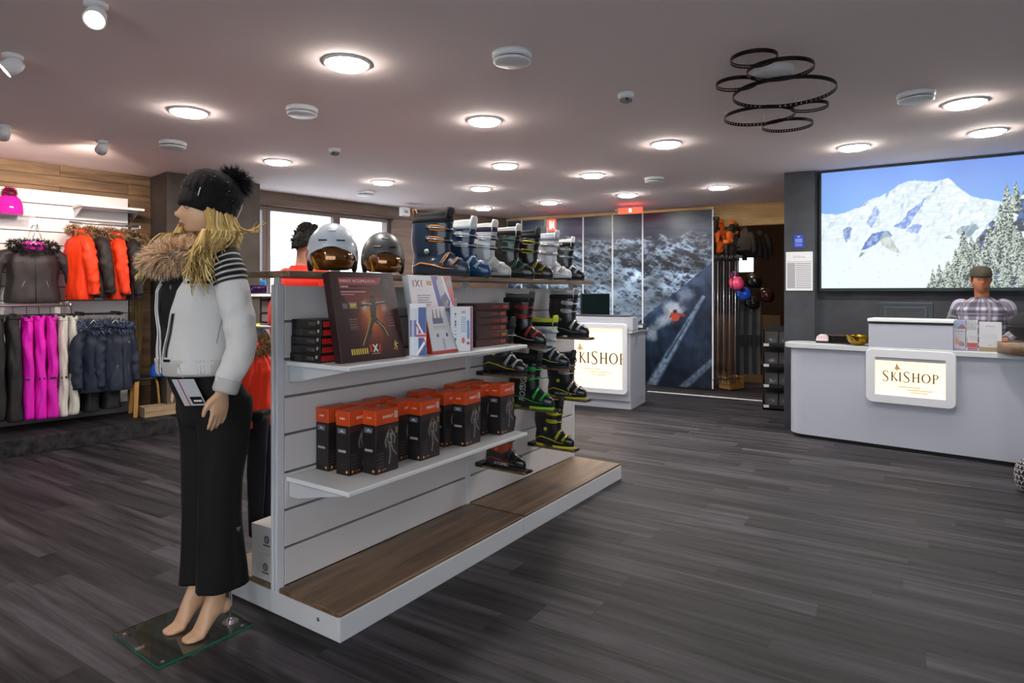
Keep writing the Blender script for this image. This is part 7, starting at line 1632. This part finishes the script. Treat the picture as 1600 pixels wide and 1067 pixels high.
    TT = [(z, cx_ + Lx(z), cy_, rx, ry) for z, cx_, cy_, rx, ry in TT]
    q = cloth(TT, .80, 1.50, 70, 72, amp=.006, freq=(5, 8), seed=4, colfn=topcol); o = q.build(top, PAINTED, t)
    for (a, e, w, dv), sg in zip(arms, (1, -1)):
        a, e, w = [Vector(p) + Vector((Lx(p[2]), 0, 0)) for p in (a, e, w)]
        q = limb([a + Vector((0, -sg * .07, .015)), a, a.lerp(e, .5), e, e.lerp(w, .5), w.lerp(e, .06)], [.04, .055, .054, .050, .048, .042], 24, 10, .004, 5, (lambda tt, an, p: topcol(p.x, p.y, p.z + tt * .3, an))); q.build('sleeve', PAINTED, o)
    q = MB(); mp = mat('trouser_' + pants.strip('#'), pants, .8)
    for sg in (-1, 1): cloth([(.07, 0, sg * .10, .075, .07), (.5, .01, sg * .10, .08, .075), (.85, 0, sg * .085, .12, .10)], .07, .88, 24, 28, amp=.006, seed=sg, mb=q)
    cloth([(.82, 0, 0, .125, .175), (1.0, 0, 0, .125, .172)], .82, 1.0, 6, 36, mb=q); q.build('trousers', mp, t)
    for sg in (-1, 1): q = MB(); q.loft([[(x_ + .06 + rx * math.cos(2 * PI * j / 20), sg * .105 + ry * math.sin(2 * PI * j / 20), z_) for j in range(20)] for z_, rx, ry, x_ in ((.0, .145, .052, 0), (.03, .147, .054, 0), (.06, .13, .05, -.01), (.10, .075, .048, -.05))]); q.build('shoe', M_BLACK, t)
    t.scale = (s_,) * 3; return t
pp = px(478, 440, 5.6)
OR_ = lin('#f02a12'); ORD = lin('#c81e0c')
person('person with short dark hair in a bright red jacket, seen from behind before the window', (px(476, 440, 4.6).x, 4.6, 0), R(62), '#b98266', '#14120f', 'red_jacket', lambda x, y, z, a: ORD if (abs((z - 1.2) % .3) < .006) else OR_, '#1c1c20', 1.90)
def plaid(x, y, z, a):
    u_ = (a * .16) % .075 / .075; v_ = z % .085 / .085; base = np.array([.17, .16, .19]); s_ = 1.0
    r_ = base * (1.9 if .1 < u_ < .45 else 1) * (1.9 if .15 < v_ < .5 else 1); 
    if .7 < u_ < .78 or .75 < v_ < .82: r_ = np.array([.40, .40, .43])
    return tuple(float(q_) ** 1.6 for q_ in np.clip(r_, 0, .75))
ph = px(1546, 460, 5.56)
person('person in a checked shirt and dark cap working behind the counter', (ph.x - .03, ph.y + .03, 0), R(225), '#a86a48', '#2a2018', 'checked_shirt', plaid, '#22222a', 1.62, lean=.16,
       arms=[[(-.01, .19, 1.42), (.02, .27, 1.18), (.26, .20, 1.10), (1, -.1, -.25)], [(-.01, -.19, 1.42), (.02, -.27, 1.18), (.26, -.20, 1.10), (1, .1, -.25)]], cap='#3a3528', headturn=R(18))
